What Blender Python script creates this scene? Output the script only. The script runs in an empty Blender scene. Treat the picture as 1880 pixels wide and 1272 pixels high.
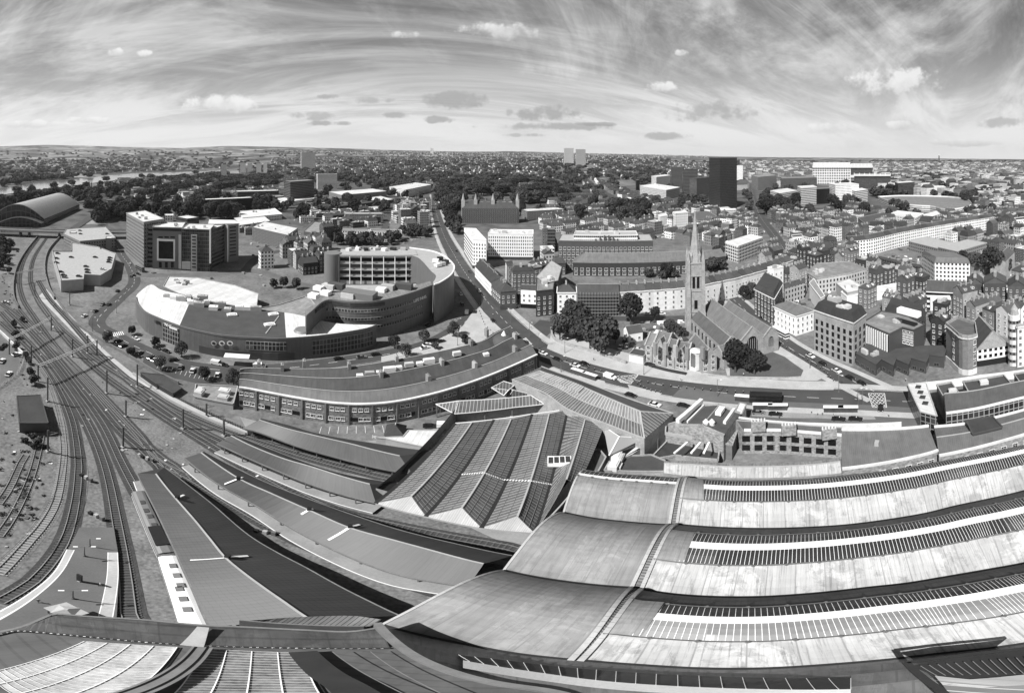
import bpy, math, random
from mathutils import Vector, noise
random.seed(7)
SC = bpy.context.scene
COL = SC.collection

S = math.radians(0.081); H = 95.0; Y0 = 287.0; X0 = 940.0
cd = bpy.data.cameras.new('camera'); cam = bpy.data.objects.new('camera', cd); COL.objects.link(cam)
cd.type = 'PANO'; cd.panorama_type = 'EQUIRECTANGULAR'
cd.latitude_max = Y0*S; cd.latitude_min = -(1272-Y0)*S
cd.longitude_min = -X0*S; cd.longitude_max = X0*S
cd.clip_start = 0.5; cd.clip_end = 60000
cam.location = (0, 0, H); cam.rotation_euler = (math.radians(90), 0, 0)
SC.camera = cam
SC.view_settings.view_transform = 'Standard'; SC.view_settings.look = 'None'
SC.view_settings.exposure = 0.38; SC.view_settings.gamma = 1
SUN_AZ = math.radians(228.7); SUN_EL = math.radians(48)
sd = bpy.data.lights.new('sun', 'SUN'); sd.energy = 5.0; sd.angle = math.radians(0.5); sd.color = (1.0, 0.995, 0.985)
sun = bpy.data.objects.new('sun', sd); COL.objects.link(sun)
sv = Vector((math.sin(SUN_AZ)*math.cos(SUN_EL), math.cos(SUN_AZ)*math.cos(SUN_EL), math.sin(SUN_EL)))
sun.rotation_euler = sv.to_track_quat('Z', 'Y').to_euler(); sun.location = sv*400
SC.cycles.max_bounces = 5; SC.cycles.diffuse_bounces = 2; SC.cycles.glossy_bounces = 2
SC.cycles.transparent_max_bounces = 6; SC.cycles.volume_bounces = 0

class NT:
    def __init__(s, nt): s.nt = nt
    def n(s, t, **k):
        nd = s.nt.nodes.new(t)
        for a, v in k.items():
            if a.startswith('i_'): nd.inputs[a[2:].replace('_', ' ')].default_value = v
            else: setattr(nd, a, v)
        return nd
    def put(s, sock, v):
        if isinstance(v, (int, float, tuple)): sock.default_value = v
        else: s.nt.links.new(v, sock)
    def m(s, op, a, b=0.0, c=None, clamp=False):
        nd = s.nt.nodes.new('ShaderNodeMath'); nd.operation = op; nd.use_clamp = clamp
        s.put(nd.inputs[0], a); s.put(nd.inputs[1], b)
        if c is not None: s.put(nd.inputs[2], c)
        return nd.outputs[0]
    def mix(s, f, a, b):
        return s.m('ADD', s.m('MULTIPLY', a, s.m('SUBTRACT', 1.0, f)), s.m('MULTIPLY', b, f))
    def ss(s, v, lo, hi):
        nd = s.nt.nodes.new('ShaderNodeMapRange'); nd.interpolation_type = 'SMOOTHSTEP'
        s.put(nd.inputs[0], v); s.put(nd.inputs[1], lo); s.put(nd.inputs[2], hi)
        return nd.outputs[0]
    def noise(s, vec, scale, detail=4, rough=.55, dist=0.0):
        nd = s.n('ShaderNodeTexNoise'); nd.inputs['Scale'].default_value = scale; nd.inputs['Detail'].default_value = detail
        nd.inputs['Roughness'].default_value = rough; nd.inputs['Distortion'].default_value = dist
        s.nt.links.new(vec, nd.inputs['Vector']); return nd.outputs[0]
    def vec(s, x, y, z=0.0):
        nd = s.n('ShaderNodeCombineXYZ')
        for i, v in enumerate((x, y, z)): s.put(nd.inputs[i], v)
        return nd.outputs[0]
    def rgb(s, v):
        nd = s.n('ShaderNodeCombineColor')
        for i in range(3): s.put(nd.inputs[i], v)
        return nd.outputs[0]

W = bpy.data.worlds.new('World'); SC.world = W; W.use_nodes = True
t = NT(W.node_tree); bg = [n for n in W.node_tree.nodes if n.type == 'BACKGROUND'][0]
sky = t.n('ShaderNodeTexSky', sky_type='NISHITA', sun_disc=False, sun_elevation=SUN_EL, sun_rotation=SUN_AZ, altitude=50, air_density=1.0, dust_density=1.2, ozone_density=1.5)
sp = t.n('ShaderNodeSeparateColor'); W.node_tree.links.new(sky.outputs[0], sp.inputs[0])
# the photograph is black and white, taken as through an orange filter: red and green of the sky only
grey = t.m('ADD', t.m('MULTIPLY', sp.outputs[0], 0.8), t.m('MULTIPLY', sp.outputs[1], 0.2))
tc = t.n('ShaderNodeTexCoord'); sx = t.n('ShaderNodeSeparateXYZ'); W.node_tree.links.new(tc.outputs['Generated'], sx.inputs[0])
dx, dy, dz = sx.outputs
zz = t.m('ADD', t.m('MAXIMUM', dz, 0.0), 0.19)
px_ = t.m('DIVIDE', dx, zz); py_ = t.m('DIVIDE', dy, zz)
v1 = t.vec(t.m('ADD', t.m('MULTIPLY', px_, .30), t.m('MULTIPLY', py_, .12)), t.m('SUBTRACT', t.m('MULTIPLY', py_, 1.0), t.m('MULTIPLY', px_, .35)))
n1 = t.noise(v1, 1.15, 12, .66, .9)
v2 = t.vec(t.m('ADD', t.m('MULTIPLY', px_, .9), t.m('MULTIPLY', py_, -.5)), t.m('ADD', t.m('MULTIPLY', py_, .35), t.m('MULTIPLY', px_, .25)), 3.7)
n2 = t.noise(v2, 0.85, 12, .70, 1.0)
n3 = t.noise(t.vec(px_, py_, 9.0), 0.22, 3, .5, .5)
cir = t.m('ADD', t.ss(n1, .40, .68), t.m('MULTIPLY', t.ss(n2, .46, .70), .7))
cir = t.m('MULTIPLY', cir, t.ss(n3, .25, .50), clamp=True)
cir = t.m('ADD', t.m('MULTIPLY', cir, .8), t.m('MULTIPLY', t.ss(t.noise(v1, 3.2, 8, .7, .6), .42, .66), .18), clamp=True)
cir = t.m('MULTIPLY', cir, t.ss(dz, .62, .42))
cir = t.m('MAXIMUM', cir, t.m('MULTIPLY', t.ss(dz, .30, .12), t.ss(n1, .36, .60)))
hz = t.m('POWER', t.m('SUBTRACT', 1.0, t.m('MAXIMUM', dz, 0.0)), 5.5)
top = t.m('MULTIPLY', grey, 0.065)
veil = t.mix(t.m('MULTIPLY', cir, .80), top, 0.92)
base = t.mix(t.m('MULTIPLY', hz, .95), veil, 1.0)
# small fair weather clouds: (azimuth deg from +Y, elevation deg, half width deg, half height deg, grey)
az = t.m('MULTIPLY', t.m('ARCTAN2', dx, dy), 57.2958); el = t.m('MULTIPLY', t.m('ARCSINE', dz), 57.2958)
wob = t.noise(tc.outputs['Generated'], 26, 6, .6); wob2 = t.noise(tc.outputs['Generated'], 9, 4, .6)
CL = [(1640,150,78,30,1),(400,190,75,17,1),(1218,160,36,11,.97),(265,98,15,7,1),(212,96,16,8,.9),(822,185,74,15,.52),(995,208,66,15,.48),(1300,203,75,24,.62),(575,214,44,9,.66),(605,226,50,5,.5),(800,219,30,7,.5),(1540,236,55,13,.93),(1655,230,24,9,.9),(1250,97,16,7,.85),(1010,232,130,8,.55),(735,211,34,6,.55),(1220,250,60,8,.6),(1830,225,45,12,.66),(1770,262,70,7,.9),(740,63,38,8,.9),(905,56,80,16,.84),(1110,228,46,4,.5),(680,184,36,7,.75),(975,248,60,4,.7),(600,177,26,5,.6),(60,228,70,8,.95),(165,220,40,7,.95)]
for (cx, cy, hw, hh, g) in CL:
    ca = (cx-X0)*.081; ce = (Y0-cy)*.081
    a = t.m('DIVIDE', t.m('SUBTRACT', az, ca), hw*.081); b = t.m('DIVIDE', t.m('SUBTRACT', el, ce), hh*.081)
    d = t.m('ADD', t.m('MULTIPLY', a, a), t.m('MULTIPLY', b, b))
    f = t.ss(t.m('ADD', t.m('SUBTRACT', 1.15, d), t.m('ADD', t.m('MULTIPLY', t.m('SUBTRACT', wob, .5), 4.2), t.m('MULTIPLY', t.m('SUBTRACT', wob2, .5), 3.0))), .05, 1.15)
    f = t.m('MULTIPLY', f, t.ss(d, 3.2, 1.4))
    lit = t.m('ADD', g*.80, t.m('MULTIPLY', t.m('ADD', b, t.m('MULTIPLY', t.m('SUBTRACT', wob, .5), 3.0)), .16 if g > .8 else .04))
    base = t.mix(t.m('MULTIPLY', f, .88 if g > .7 else .75), base, t.m('MINIMUM', t.m('MULTIPLY', lit, 1.15), 1.0) if g > .8 else t.m('ADD', t.m('MULTIPLY', lit, .6), .16))
W.node_tree.links.new(t.rgb(t.m('MULTIPLY', base, 12.0)), bg.inputs[0]); bg.inputs[1].default_value = 0.06


def ground_dir(px): a = (px-X0)*S; return math.sin(a), math.cos(a)
def P(px, py, z=0.0):
    r = (H-z)/math.tan((py-Y0)*S); s, c = ground_dir(px); return Vector((r*s, r*c, z))
def up_z(px, py, p):                      # height seen at pixel row py above ground point p
    return H - math.hypot(p.x, p.y)*math.tan((py-Y0)*S)
def hgt(yb, yt, zb=0.0): return H-(H-zb)/math.tan((yb-Y0)*S)*math.tan((yt-Y0)*S)
def proj(v):
    r = math.hypot(v[0], v[1]); return X0+math.atan2(v[0], v[1])/S, Y0+math.atan2(H-v[2], r)/S
HOR = [(-300,268),(0,268),(90,265),(200,268),(330,271),(420,267),(560,270),(640,272),(720,275),(860,278),(930,277),(1010,279),(1090,281),(1200,284),(1400,288),(1880,292),(2200,292)]
def lut(tab, x):
    if x <= tab[0][0]: return tab[0][1]
    for (a, va), (b, vb) in zip(tab, tab[1:]):
        if x <= b:
            k = (x-a)/(b-a); return va+(vb-va)*k
    return tab[-1][1]
RH = 8000.0
def terrain(x, y):
    r = math.hypot(x, y)
    if r < 900: return 0.0
    px = X0+math.atan2(x, y)/S
    r0 = lut([(0,2700),(420,2500),(600,1600),(760,1100),(1300,1300),(1880,1700)], px)
    if r <= r0: return 0.0
    zh = H-RH*math.tan((lut(HOR, px)-Y0)*S)
    k = (r-r0)/(RH-r0); kk = min(k, 1.0)
    z = zh*kk**1.25
    nn = noise.noise(Vector((x/1500, y/1500, 0)))*26+noise.noise(Vector((x/480, y/480, 3)))*9
    z += nn*min(1, kk*5)*(1-kk**3)*(.7 if px > 1100 else 1.0)
    if k > 1: z -= (k-1)*1400
    return z
def G(px, py, dz=0.0):
    e = (Y0-py)*S; s, c = ground_dir(px); te = math.tan(e)
    r, lo = 30.0, 30.0
    while r < 9500:
        if H+r*te <= terrain(r*s, r*c)+dz:
            hi = r
            for _ in range(12):
                m = (lo+hi)/2
                if H+m*te <= terrain(m*s, m*c)+dz: hi = m
                else: lo = m
            break
        lo = r; r *= 1.03
    else: hi = 7800
    return Vector((hi*s, hi*c, terrain(hi*s, hi*c)+dz))

MATS = {}
def base_mat(name, rough=.8, metal=0.0, spec=.4):
    m = bpy.data.materials.new(name); m.use_nodes = True
    t = NT(m.node_tree); b = [n for n in m.node_tree.nodes if n.type == 'BSDF_PRINCIPLED'][0]
    b.inputs['Roughness'].default_value = rough; b.inputs['Metallic'].default_value = metal
    b.inputs['Specular IOR Level'].default_value = spec
    MATS[name] = m; return m, t, b
def geo_pos(t): return t.n('ShaderNodeNewGeometry').outputs['Position']
def obj_rand(t): return t.n('ShaderNodeObjectInfo').outputs['Random']
def uvs(t):
    u = t.n('ShaderNodeUVMap', uv_map='uv'); s = t.n('ShaderNodeSeparateXYZ'); t.nt.links.new(u.outputs[0], s.inputs[0]); return s.outputs[0], s.outputs[1]
def bump(t, b, h, strength=.4, dist=.1):
    n = t.n('ShaderNodeBump'); n.inputs['Strength'].default_value = strength; n.inputs['Distance'].default_value = dist
    t.nt.links.new(h, n.inputs['Height']); t.nt.links.new(n.outputs[0], b.inputs['Normal'])
def plain(name, v, var=.25, scale=.6, rough=.8, metal=0., spec=.35, ov=0.0, fine=6.0, finev=.12, bmp=0.0):
    m, t, b = base_mat(name, rough, metal, spec); p = geo_pos(t)
    n = t.m('SUBTRACT', t.noise(p, scale, 5, .6), .5); f = t.m('SUBTRACT', t.noise(p, fine, 2, .5), .5)
    k = t.m('ADD', 1.0, t.m('ADD', t.m('MULTIPLY', n, var*3), t.m('MULTIPLY', f, finev*3)))
    if ov: k = t.m('MULTIPLY', k, t.m('ADD', 1-ov, t.m('MULTIPLY', obj_rand(t), 2*ov)))
    t.nt.links.new(t.rgb(t.m('MULTIPLY', k, v, clamp=True)), b.inputs['Base Color'])
    if bmp: bump(t, b, f, bmp, .2)
    return m
def winmat(name, v, pitch=3.2, storey=3.3, fw=.42, fh=.5, glass=.03, var=.2, gspec=.5, ov=.15, frame=0.0, band=0.0):
    m, t, b = base_mat(name, .75); u, w = uvs(t); p = geo_pos(t)
    n = t.m('SUBTRACT', t.noise(p, .35, 5, .6), .5)
    fu = t.m('ABSOLUTE', t.m('SUBTRACT', t.m('FRACT', t.m('DIVIDE', u, pitch)), .5)); fv = t.m('ABSOLUTE', t.m('SUBTRACT', t.m('FRACT', t.m('DIVIDE', w, storey)), .5))
    msk = t.m('MULTIPLY', t.m('LESS_THAN', fu, fw/2), t.m('LESS_THAN', fv, fh/2))
    # each pane its own darkness
    wn = t.n('ShaderNodeTexWhiteNoise'); wn.noise_dimensions = '2D'
    t.nt.links.new(t.vec(t.m('FLOOR', t.m('DIVIDE', u, pitch)), t.m('FLOOR', t.m('DIVIDE', w, storey))), wn.inputs['Vector'])
    g = t.m('MULTIPLY', t.m('ADD', .5, t.m('POWER', wn.outputs[0], 4.0)), glass*1.6)
    wall = t.m('MULTIPLY', v, t.m('ADD', 1.0, t.m('MULTIPLY', n, var*3)))
    if band: wall = t.m('MULTIPLY', wall, t.m('SUBTRACT', 1.0, t.m('MULTIPLY', t.m('LESS_THAN', t.m('FRACT', t.m('DIVIDE', w, storey)), .16), band)))
    wall = t.m('MULTIPLY', wall, t.m('ADD', 1-ov, t.m('MULTIPLY', obj_rand(t), 2*ov)))
    if frame:
        big = t.m('MULTIPLY', t.m('LESS_THAN', fu, fw/2+.08), t.m('LESS_THAN', fv, fh/2+.10)); wall = t.mix(big, wall, frame)
    t.nt.links.new(t.rgb(t.mix(msk, wall, g)), b.inputs['Base Color'])
    t.nt.links.new(t.mix(msk, .75, .18), b.inputs['Roughness'])
    bump(t, b, t.m('SUBTRACT', 1.0, msk), .6, .3)
    return m
def ribbed(name, v, pitch=.5, depth=.25, var=.2, stain=0.0, rough=.6, across=False, stainv=.12, ov=0.0, rowp=0.0):
    """sheet roofing: ribs running down the slope, streaks of dirt down the slope"""
    m, t, b = base_mat(name, rough); u, w = uvs(t); p = geo_pos(t)
    c = w if across else u
    rib = t.m('ABSOLUTE', t.m('SUBTRACT', t.m('FRACT', t.m('DIVIDE', c, pitch)), .5))
    n = t.m('SUBTRACT', t.noise(p, .25, 5, .6), .5)
    st = t.noise(t.vec(t.m('MULTIPLY', u, .8), t.m('MULTIPLY', w, .10)), 1.0, 7, .7, .4)
    k = t.m('ADD', 1.0, t.m('ADD', t.m('MULTIPLY', n, var*3), t.m('MULTIPLY', t.m('SUBTRACT', st, .5), .9)))
    k = t.m('SUBTRACT', k, t.m('MULTIPLY', t.m('GREATER_THAN', rib, .40), depth))
    if rowp: k = t.m('SUBTRACT', k, t.m('MULTIPLY', t.m('LESS_THAN', t.m('FRACT', t.m('DIVIDE', w, rowp)), .12), depth))
    if ov: k = t.m('MULTIPLY', k, t.m('ADD', 1-ov, t.m('MULTIPLY', obj_rand(t), 2*ov)))
    col = t.m('MULTIPLY', k, v)
    if stain:
        big = t.noise(t.vec(t.m('MULTIPLY', u, 1.9), t.m('MULTIPLY', w, .13), 5.0), 1.0, 9, .75, .5)
        blot = t.noise(t.vec(t.m('MULTIPLY', u, .30), t.m('MULTIPLY', w, .30), 2.0), 1.0, 9, .72, .6)
        pn = t.n('ShaderNodeTexWhiteNoise'); pn.noise_dimensions = '1D'; t.nt.links.new(t.m('FLOOR', t.m('DIVIDE', u, 3.7)), pn.inputs['W'])
        seam = t.m('LESS_THAN', t.m('FRACT', t.m('DIVIDE', u, 3.7)), .035); blot = t.m('ADD', blot, t.m('MULTIPLY', t.m('SUBTRACT', pn.outputs[0], .5), .16)); col = t.m('MULTIPLY', col, t.m('ADD', .86, t.m('MULTIPLY', pn.outputs[0], .28)))
        s = t.m('ADD', t.m('MULTIPLY', t.ss(big, .52, .60), .6), t.m('MULTIPLY', t.ss(blot, .51, .60), .55), clamp=True)
        s = t.m('MAXIMUM', s, t.m('MULTIPLY', seam, .8))
        col = t.mix(t.m('MULTIPLY', s, stain), col, stainv)
    t.nt.links.new(t.rgb(t.m('MAXIMUM', col, .004)), b.inputs['Base Color'])
    return m
def glassroof(name, v, bar=.75, pitch=.6, rough=.25, rows=0.0, var=.6):
    m, t, b = base_mat(name, rough, 0, .5); u, w = uvs(t); p = geo_pos(t)
    f = t.m('LESS_THAN', t.m('FRACT', t.m('DIVIDE', u, pitch)), .16)
    if rows: f = t.m('MAXIMUM', f, t.m('LESS_THAN', t.m('FRACT', t.m('DIVIDE', w, rows)), .05))
    wn = t.n('ShaderNodeTexWhiteNoise'); wn.noise_dimensions = '2D'
    t.nt.links.new(t.vec(t.m('FLOOR', t.m('DIVIDE', u, pitch)), t.m('FLOOR', t.m('DIVIDE', w, rows or 3.0))), wn.inputs['Vector'])
    n = t.noise(p, .5, 5, .65)
    g = t.m('MULTIPLY', v, t.m('ADD', .55, t.m('ADD', t.m('MULTIPLY', wn.outputs[0], var*.6), t.m('MULTIPLY', n, var))))
    t.nt.links.new(t.rgb(t.mix(f, g, bar)), b.inputs['Base Color']); t.nt.links.new(t.mix(f, rough, .6), b.inputs['Roughness'])
    return m

class MB:
    def __init__(s): s.v = []; s.f = []; s.m = []; s.uv = []
    def face(s, pts, m=0, uv=None):
        i = len(s.v); s.v += [tuple(p) for p in pts]; s.f.append(tuple(range(i, i+len(pts)))); s.m.append(m)
        s.uv.append(uv if uv else None)
    def wallq(s, a, b, z0, z1, m=0, u0=0.0):
        L = math.hypot(b[0]-a[0], b[1]-a[1])
        s.face([(a[0],a[1],z0),(b[0],b[1],z0),(b[0],b[1],z1),(a[0],a[1],z1)], m, [(u0,0),(u0+L,0),(u0+L,z1-z0),(u0,z1-z0)])
        return u0+L
    def prism(s, pts, z0, z1, m=0, mt=None, bottom=False):
        n = len(pts); u = 0
        for i in range(n): u = s.wallq(pts[i], pts[(i+1) % n], z0, z1, m, u)
        if mt is not False: s.face([(p[0],p[1],z1) for p in pts], m if mt is None else mt, [(p[0],p[1]) for p in pts])
        if bottom: s.face([(p[0],p[1],z0) for p in reversed(pts)], m)
    def box(s, c, sx, sy, sz, rz=0.0, m=0, mt=None):
        ca, sa = math.cos(rz), math.sin(rz)
        pts = [(c[0]+x*ca-y*sa, c[1]+x*sa+y*ca) for x, y in ((-sx/2,-sy/2),(sx/2,-sy/2),(sx/2,sy/2),(-sx/2,sy/2))]
        s.prism(pts, c[2], c[2]+sz, m, mt, True)
    def beam(s, a, b, w, h=None, m=0):
        a = Vector(a); b = Vector(b); d = b-a
        if d.length < 1e-6: return
        h = h or w; d.normalize(); sd_ = d.cross(Vector((0,0,1)))
        if sd_.length < .01: sd_ = Vector((1,0,0))
        sd_.normalize(); up = sd_.cross(d); o = [sd_*(x*w/2)+up*(y*h/2) for x, y in ((-1,-1),(1,-1),(1,1),(-1,1))]
        A = [a+k for k in o]; B = [b+k for k in o]
        for i in range(4): s.face([A[i], A[(i+1)%4], B[(i+1)%4], B[i]], m)
        s.face(A[::-1], m); s.face(B, m)
    def cyl(s, c, r0, r1, z0, z1, n=12, m=0, cap=True):
        for i in range(n):
            a, b = 2*math.pi*i/n, 2*math.pi*(i+1)/n
            p = [(c[0]+r0*math.cos(a), c[1]+r0*math.sin(a), z0), (c[0]+r0*math.cos(b), c[1]+r0*math.sin(b), z0)]
            L = 2*math.pi*r0/n
            if r1 > 1e-4: s.face(p+[(c[0]+r1*math.cos(b), c[1]+r1*math.sin(b), z1), (c[0]+r1*math.cos(a), c[1]+r1*math.sin(a), z1)], m, [(i*L,0),((i+1)*L,0),((i+1)*L,z1-z0),(i*L,z1-z0)])
            else: s.face(p+[(c[0], c[1], z1)], m)
        if cap and r1 > 1e-4: s.face([(c[0]+r1*math.cos(2*math.pi*i/n), c[1]+r1*math.sin(2*math.pi*i/n), z1) for i in range(n)], m)
    def strip(s, A, B, m=0, u=None):
        """quads between two polylines with the same number of points; u along, v across"""
        ul = 0
        for i in range(len(A)-1):
            l = (Vector(A[i+1])-Vector(A[i])).length; w = (Vector(B[i])-Vector(A[i])).length
            s.face([A[i], A[i+1], B[i+1], B[i]], m, [(ul,0),(ul+l,0),(ul+l,w),(ul,w)]); ul += l
    def build(s, name, mats, root=None, smooth=False):
        if not s.f: return None
        me = bpy.data.meshes.new(name)
        off = root.location if root is not None else Vector((0,0,0))
        me.from_pydata([(x-off[0], y-off[1], z-off[2]) for x, y, z in s.v], [], s.f)
        mats = mats if isinstance(mats, (list, tuple)) else [mats]
        for k in mats: me.materials.append(MATS[k] if isinstance(k, str) else k)
        me.polygons.foreach_set('material_index', s.m)
        if any(u is not None for u in s.uv):
            ul = me.uv_layers.new(name='uv'); flat = []
            for f, u in zip(s.f, s.uv):
                if u is None: flat += [0.0]*(2*len(f))
                else:
                    for q in u: flat += [q[0], q[1]]
            ul.data.foreach_set('uv', flat)
        if smooth: me.polygons.foreach_set('use_smooth', [True]*len(me.polygons))
        o = bpy.data.objects.new(name, me); COL.objects.link(o)
        if root is not None: o.parent = root
        return o
def tag(o, label=None, cat=None, group=None, kind=None):
    if label: o['label'] = label
    if cat: o['category'] = cat
    if group: o['group'] = group
    if kind: o['kind'] = kind
    return o
def thing(name, label, cat, loc, group=None, rz=0.0):
    o = bpy.data.objects.new(name, None); o.empty_display_size = 1; COL.objects.link(o); o.location = loc; o.rotation_euler = (0,0,rz)
    return tag(o, label, cat, group)
def dup(src, loc, rz=0.0, sc=None, label=None, group=None):
    def cp(o, par):
        c = o.copy(); COL.objects.link(c)
        if par is not None: c.parent = par
        for ch in KIDS.get(o.name, ()): cp(ch, c)
        return c
    c = cp(src, None); c.location = loc; c.rotation_euler = (0,0,rz)
    if sc is not None: c.scale = sc if isinstance(sc, tuple) else (sc, sc, sc)
    if label: c['label'] = label
    if group: c['group'] = group
    return c
KIDS = {}
def kids(o):
    KIDS[o.name] = [c for c in COL.objects if c.parent == o]
    for c in KIDS[o.name]: kids(c)
def resample(pts, n):
    pts = [Vector(p) for p in pts]; d = [0.0]
    for a, b in zip(pts, pts[1:]): d.append(d[-1]+(b-a).length)
    out = []
    # Catmull-Rom through the points so that traced curves are smooth
    for k in range(n+1):
        s_ = d[-1]*k/n; i = 0
        while i < len(d)-2 and d[i+1] < s_: i += 1
        f = (s_-d[i])/max(1e-9, d[i+1]-d[i])
        p1, p2 = pts[i], pts[i+1]; p0 = pts[i-1] if i > 0 else p1*2-p2; p3 = pts[i+2] if i+2 < len(pts) else p2*2-p1
        c = .5*((2*p1)+(p2-p0)*f+(2*p0-5*p1+4*p2-p3)*f*f+(3*p1-p0-3*p2+p3)*f**3)
        out.append(c)
    return out
def offset(pts, d):
    out = []
    for i, p in enumerate(pts):
        a = pts[max(0, i-1)]; b = pts[min(len(pts)-1, i+1)]
        t_ = Vector((b[0]-a[0], b[1]-a[1], 0)).normalized(); out.append(Vector((p[0]-t_.y*d, p[1]+t_.x*d, p[2])))
    return out
def path_px(px, z=0.0, n=None): 
    pts = [P(x, y, z) for x, y in px]; L = sum((b-a).length for a, b in zip(pts, pts[1:]))
    return resample(pts, n or max(4, int(L/4)))
def area2(p): return sum(p[i][0]*p[(i+1)%len(p)][1]-p[(i+1)%len(p)][0]*p[i][1] for i in range(len(p)))
def inpoly(x, y, poly):
    c = False; n = len(poly)
    for i in range(n):
        x1, y1 = poly[i][0], poly[i][1]; x2, y2 = poly[(i+1) % n][0], poly[(i+1) % n][1]
        if (y1 > y) != (y2 > y) and x < (x2-x1)*(y-y1)/(y2-y1)+x1: c = not c
    return c

plain('asphalt', .062, .30, .12, .85, fine=3.0, finev=.10)
plain('asphalt_pale', .12, .30, .12, .85, fine=3.0, finev=.10)
plain('paving', .26, .30, .15, .8, fine=2.0, finev=.12)
plain('paving_pale', .40, .24, .18, .8, fine=2.0, finev=.12)
plain('paint', .72, .12, 1.5, .7)
plain('ballast', .15, .5, .16, .95, fine=1.5, finev=.5, bmp=.6)
plain('ballast_dark', .05, .35, .3, .95, fine=2.2, finev=.35, bmp=.6)
plain('rail_steel', .42, .1, 1.0, .35, .6)
plain('sleeper', .30, .2, 1.0, .8)
plain('sleeper_dark', .085, .2, 1.0, .85)
plain('rubble_pale', .27, .5, .8, .9, fine=1.5, finev=.55, bmp=.5)
plain('concrete', .36, .18, .4, .8)
plain('concrete_dark', .12, .2, .4, .8)
plain('white_paint', .78, .07, .4, .55)
plain('white_render', .80, .10, .25, .7, ov=.06)
plain('church_stone', .30, .38, .35, .88, fine=2.5, finev=.35)
plain('stone', .30, .34, .4, .85, fine=2.5, finev=.3, ov=.10)
plain('stone_pale', .64, .20, .4, .85, fine=3, finev=.12, ov=.07)
plain('stone_dark', .17, .30, .5, .9, fine=4, finev=.2, ov=.12)
plain('brick', .08, .22, .5, .9, fine=5, finev=.2, ov=.2)
plain('brick_dark', .042, .22, .5, .9, fine=5, finev=.2, ov=.2)
plain('cladding_grey', .17, .07, .2, .45, ov=.05)
plain('cladding_dark', .07, .1, .2, .4)
plain('black_metal', .018, .1, 1, .45)
plain('grey_metal', .20, .1, 1, .45, .4)
plain('glass_dark', .012, .3, .8, .2, spec=.25)
plain('glass_mid', .05, .4, .8, .15, spec=.5)
ribbed('roof_felt', .22, 1.9, .12, .3, stain=.45, stainv=.10, rough=.9, ov=.25)
plain('roof_felt_dark', .055, .25, .2, .9, fine=1.2, finev=.14, ov=.2)
ribbed('roof_white', .62, 1.5, .10, .12, stain=.35, stainv=.34, rough=.7, ov=.08)
plain('grass', .09, .30, .12, .95, fine=2.5, finev=.2)
plain('scrub_soil', .15, .40, .10, .95, fine=1.0, finev=.5)
ribbed('slate', .062, .45, .16, .25, rough=.7, ov=.35, rowp=.6)
ribbed('slate_pale', .13, .45, .16, .25, rough=.7, ov=.25, rowp=.6)
ribbed('seam_metal', .40, .6, .25, .12, rough=.45)
ribbed('seam_dark', .075, .6, .3, .15, rough=.45)

m, t, b = base_mat('ground_land', .95)
p = geo_pos(t)
sx = t.n('ShaderNodeSeparateXYZ'); t.nt.links.new(p, sx.inputs[0])
r = t.m('SQRT', t.m('ADD', t.m('MULTIPLY', sx.outputs[0], sx.outputs[0]), t.m('MULTIPLY', sx.outputs[1], sx.outputs[1])))
near = t.m('ADD', .15, t.m('MULTIPLY', t.m('SUBTRACT', t.noise(p, .06, 6, .7), .5), .30))
near = t.m('ADD', near, t.m('MULTIPLY', t.m('SUBTRACT', t.noise(p, .5, 5, .7), .5), .24))
vr = t.n('ShaderNodeTexVoronoi'); vr.inputs['Scale'].default_value = .006; t.nt.links.new(p, vr.inputs['Vector'])
sc = t.n('ShaderNodeSeparateColor'); t.nt.links.new(vr.outputs['Color'], sc.inputs[0])
field = t.m('ADD', .07, t.m('MULTIPLY', t.m('POWER', sc.outputs[0], 2.0), .26))
wood = t.noise(p, .0022, 8, .62); wd = t.ss(wood, .50, .56)
far = t.mix(wd, field, .03)
fine = t.noise(p, .02, 5, .7); far = t.m('MULTIPLY', far, t.m('ADD', .3, t.m('MULTIPLY', fine, 1.4)))
speck = t.ss(t.noise(p, .045, 3, .5), .63, .70)
far = t.mix(t.m('MULTIPLY', speck, .5), far, .38)
town = t.m('ADD', .08, t.m('MULTIPLY', t.m('SUBTRACT', t.noise(p, .03, 6, .65), .5), .30))
c = t.mix(t.ss(r, 330.0, 600.0), near, town); c = t.mix(t.ss(r, 1000.0, 1900.0), c, far)
t.nt.links.new(t.rgb(t.m('MAXIMUM', c, .01)), b.inputs['Base Color'])
g = MB(); rs = [0, 20]; 
while rs[-1] < 800: rs.append(rs[-1]*1.35)
while rs[-1] < 12500: rs.append(rs[-1]*1.035)
N = 300; a0 = -math.pi; idx = {}
vv = []; ff = []
for i, rr in enumerate(rs):
    for j in range(N):
        a = a0+2*math.pi*j/N; x, y = rr*math.sin(a), rr*math.cos(a); vv.append((x, y, terrain(x, y) if abs(a) < 1.75 else min(0, -(max(0, rr-8000))*.2)))
for i in range(len(rs)-1):
    for j in range(N): k = (j+1) % N; ff.append((i*N+j, (i+1)*N+j, (i+1)*N+k, i*N+k))
me = bpy.data.meshes.new('ground'); me.from_pydata(vv, [], [f if i >= N else (f[0], f[1], f[2]) for i, f in enumerate(ff)])
me.materials.append(MATS['ground_land']); me.polygons.foreach_set('use_smooth', [True]*len(me.polygons))
go = bpy.data.objects.new('ground', me); COL.objects.link(go); tag(go, kind='structure')
FOOT = []; ROADS = []
def sheet(name, pxs, mat, z, block=True, label=None):
    pts = [P(x, y, 0) for x, y in pxs]
    b = MB(); pts = pts if area2(pts) > 0 else pts[::-1]
    b.face([(q.x, q.y, z) for q in pts], 0, [(q.x, q.y) for q in pts]); o = b.build(name, mat); tag(o, kind='structure')
    if block: ROADS.append([(q.x, q.y) for q in pts])
    return o
KZ = [.10]
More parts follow.
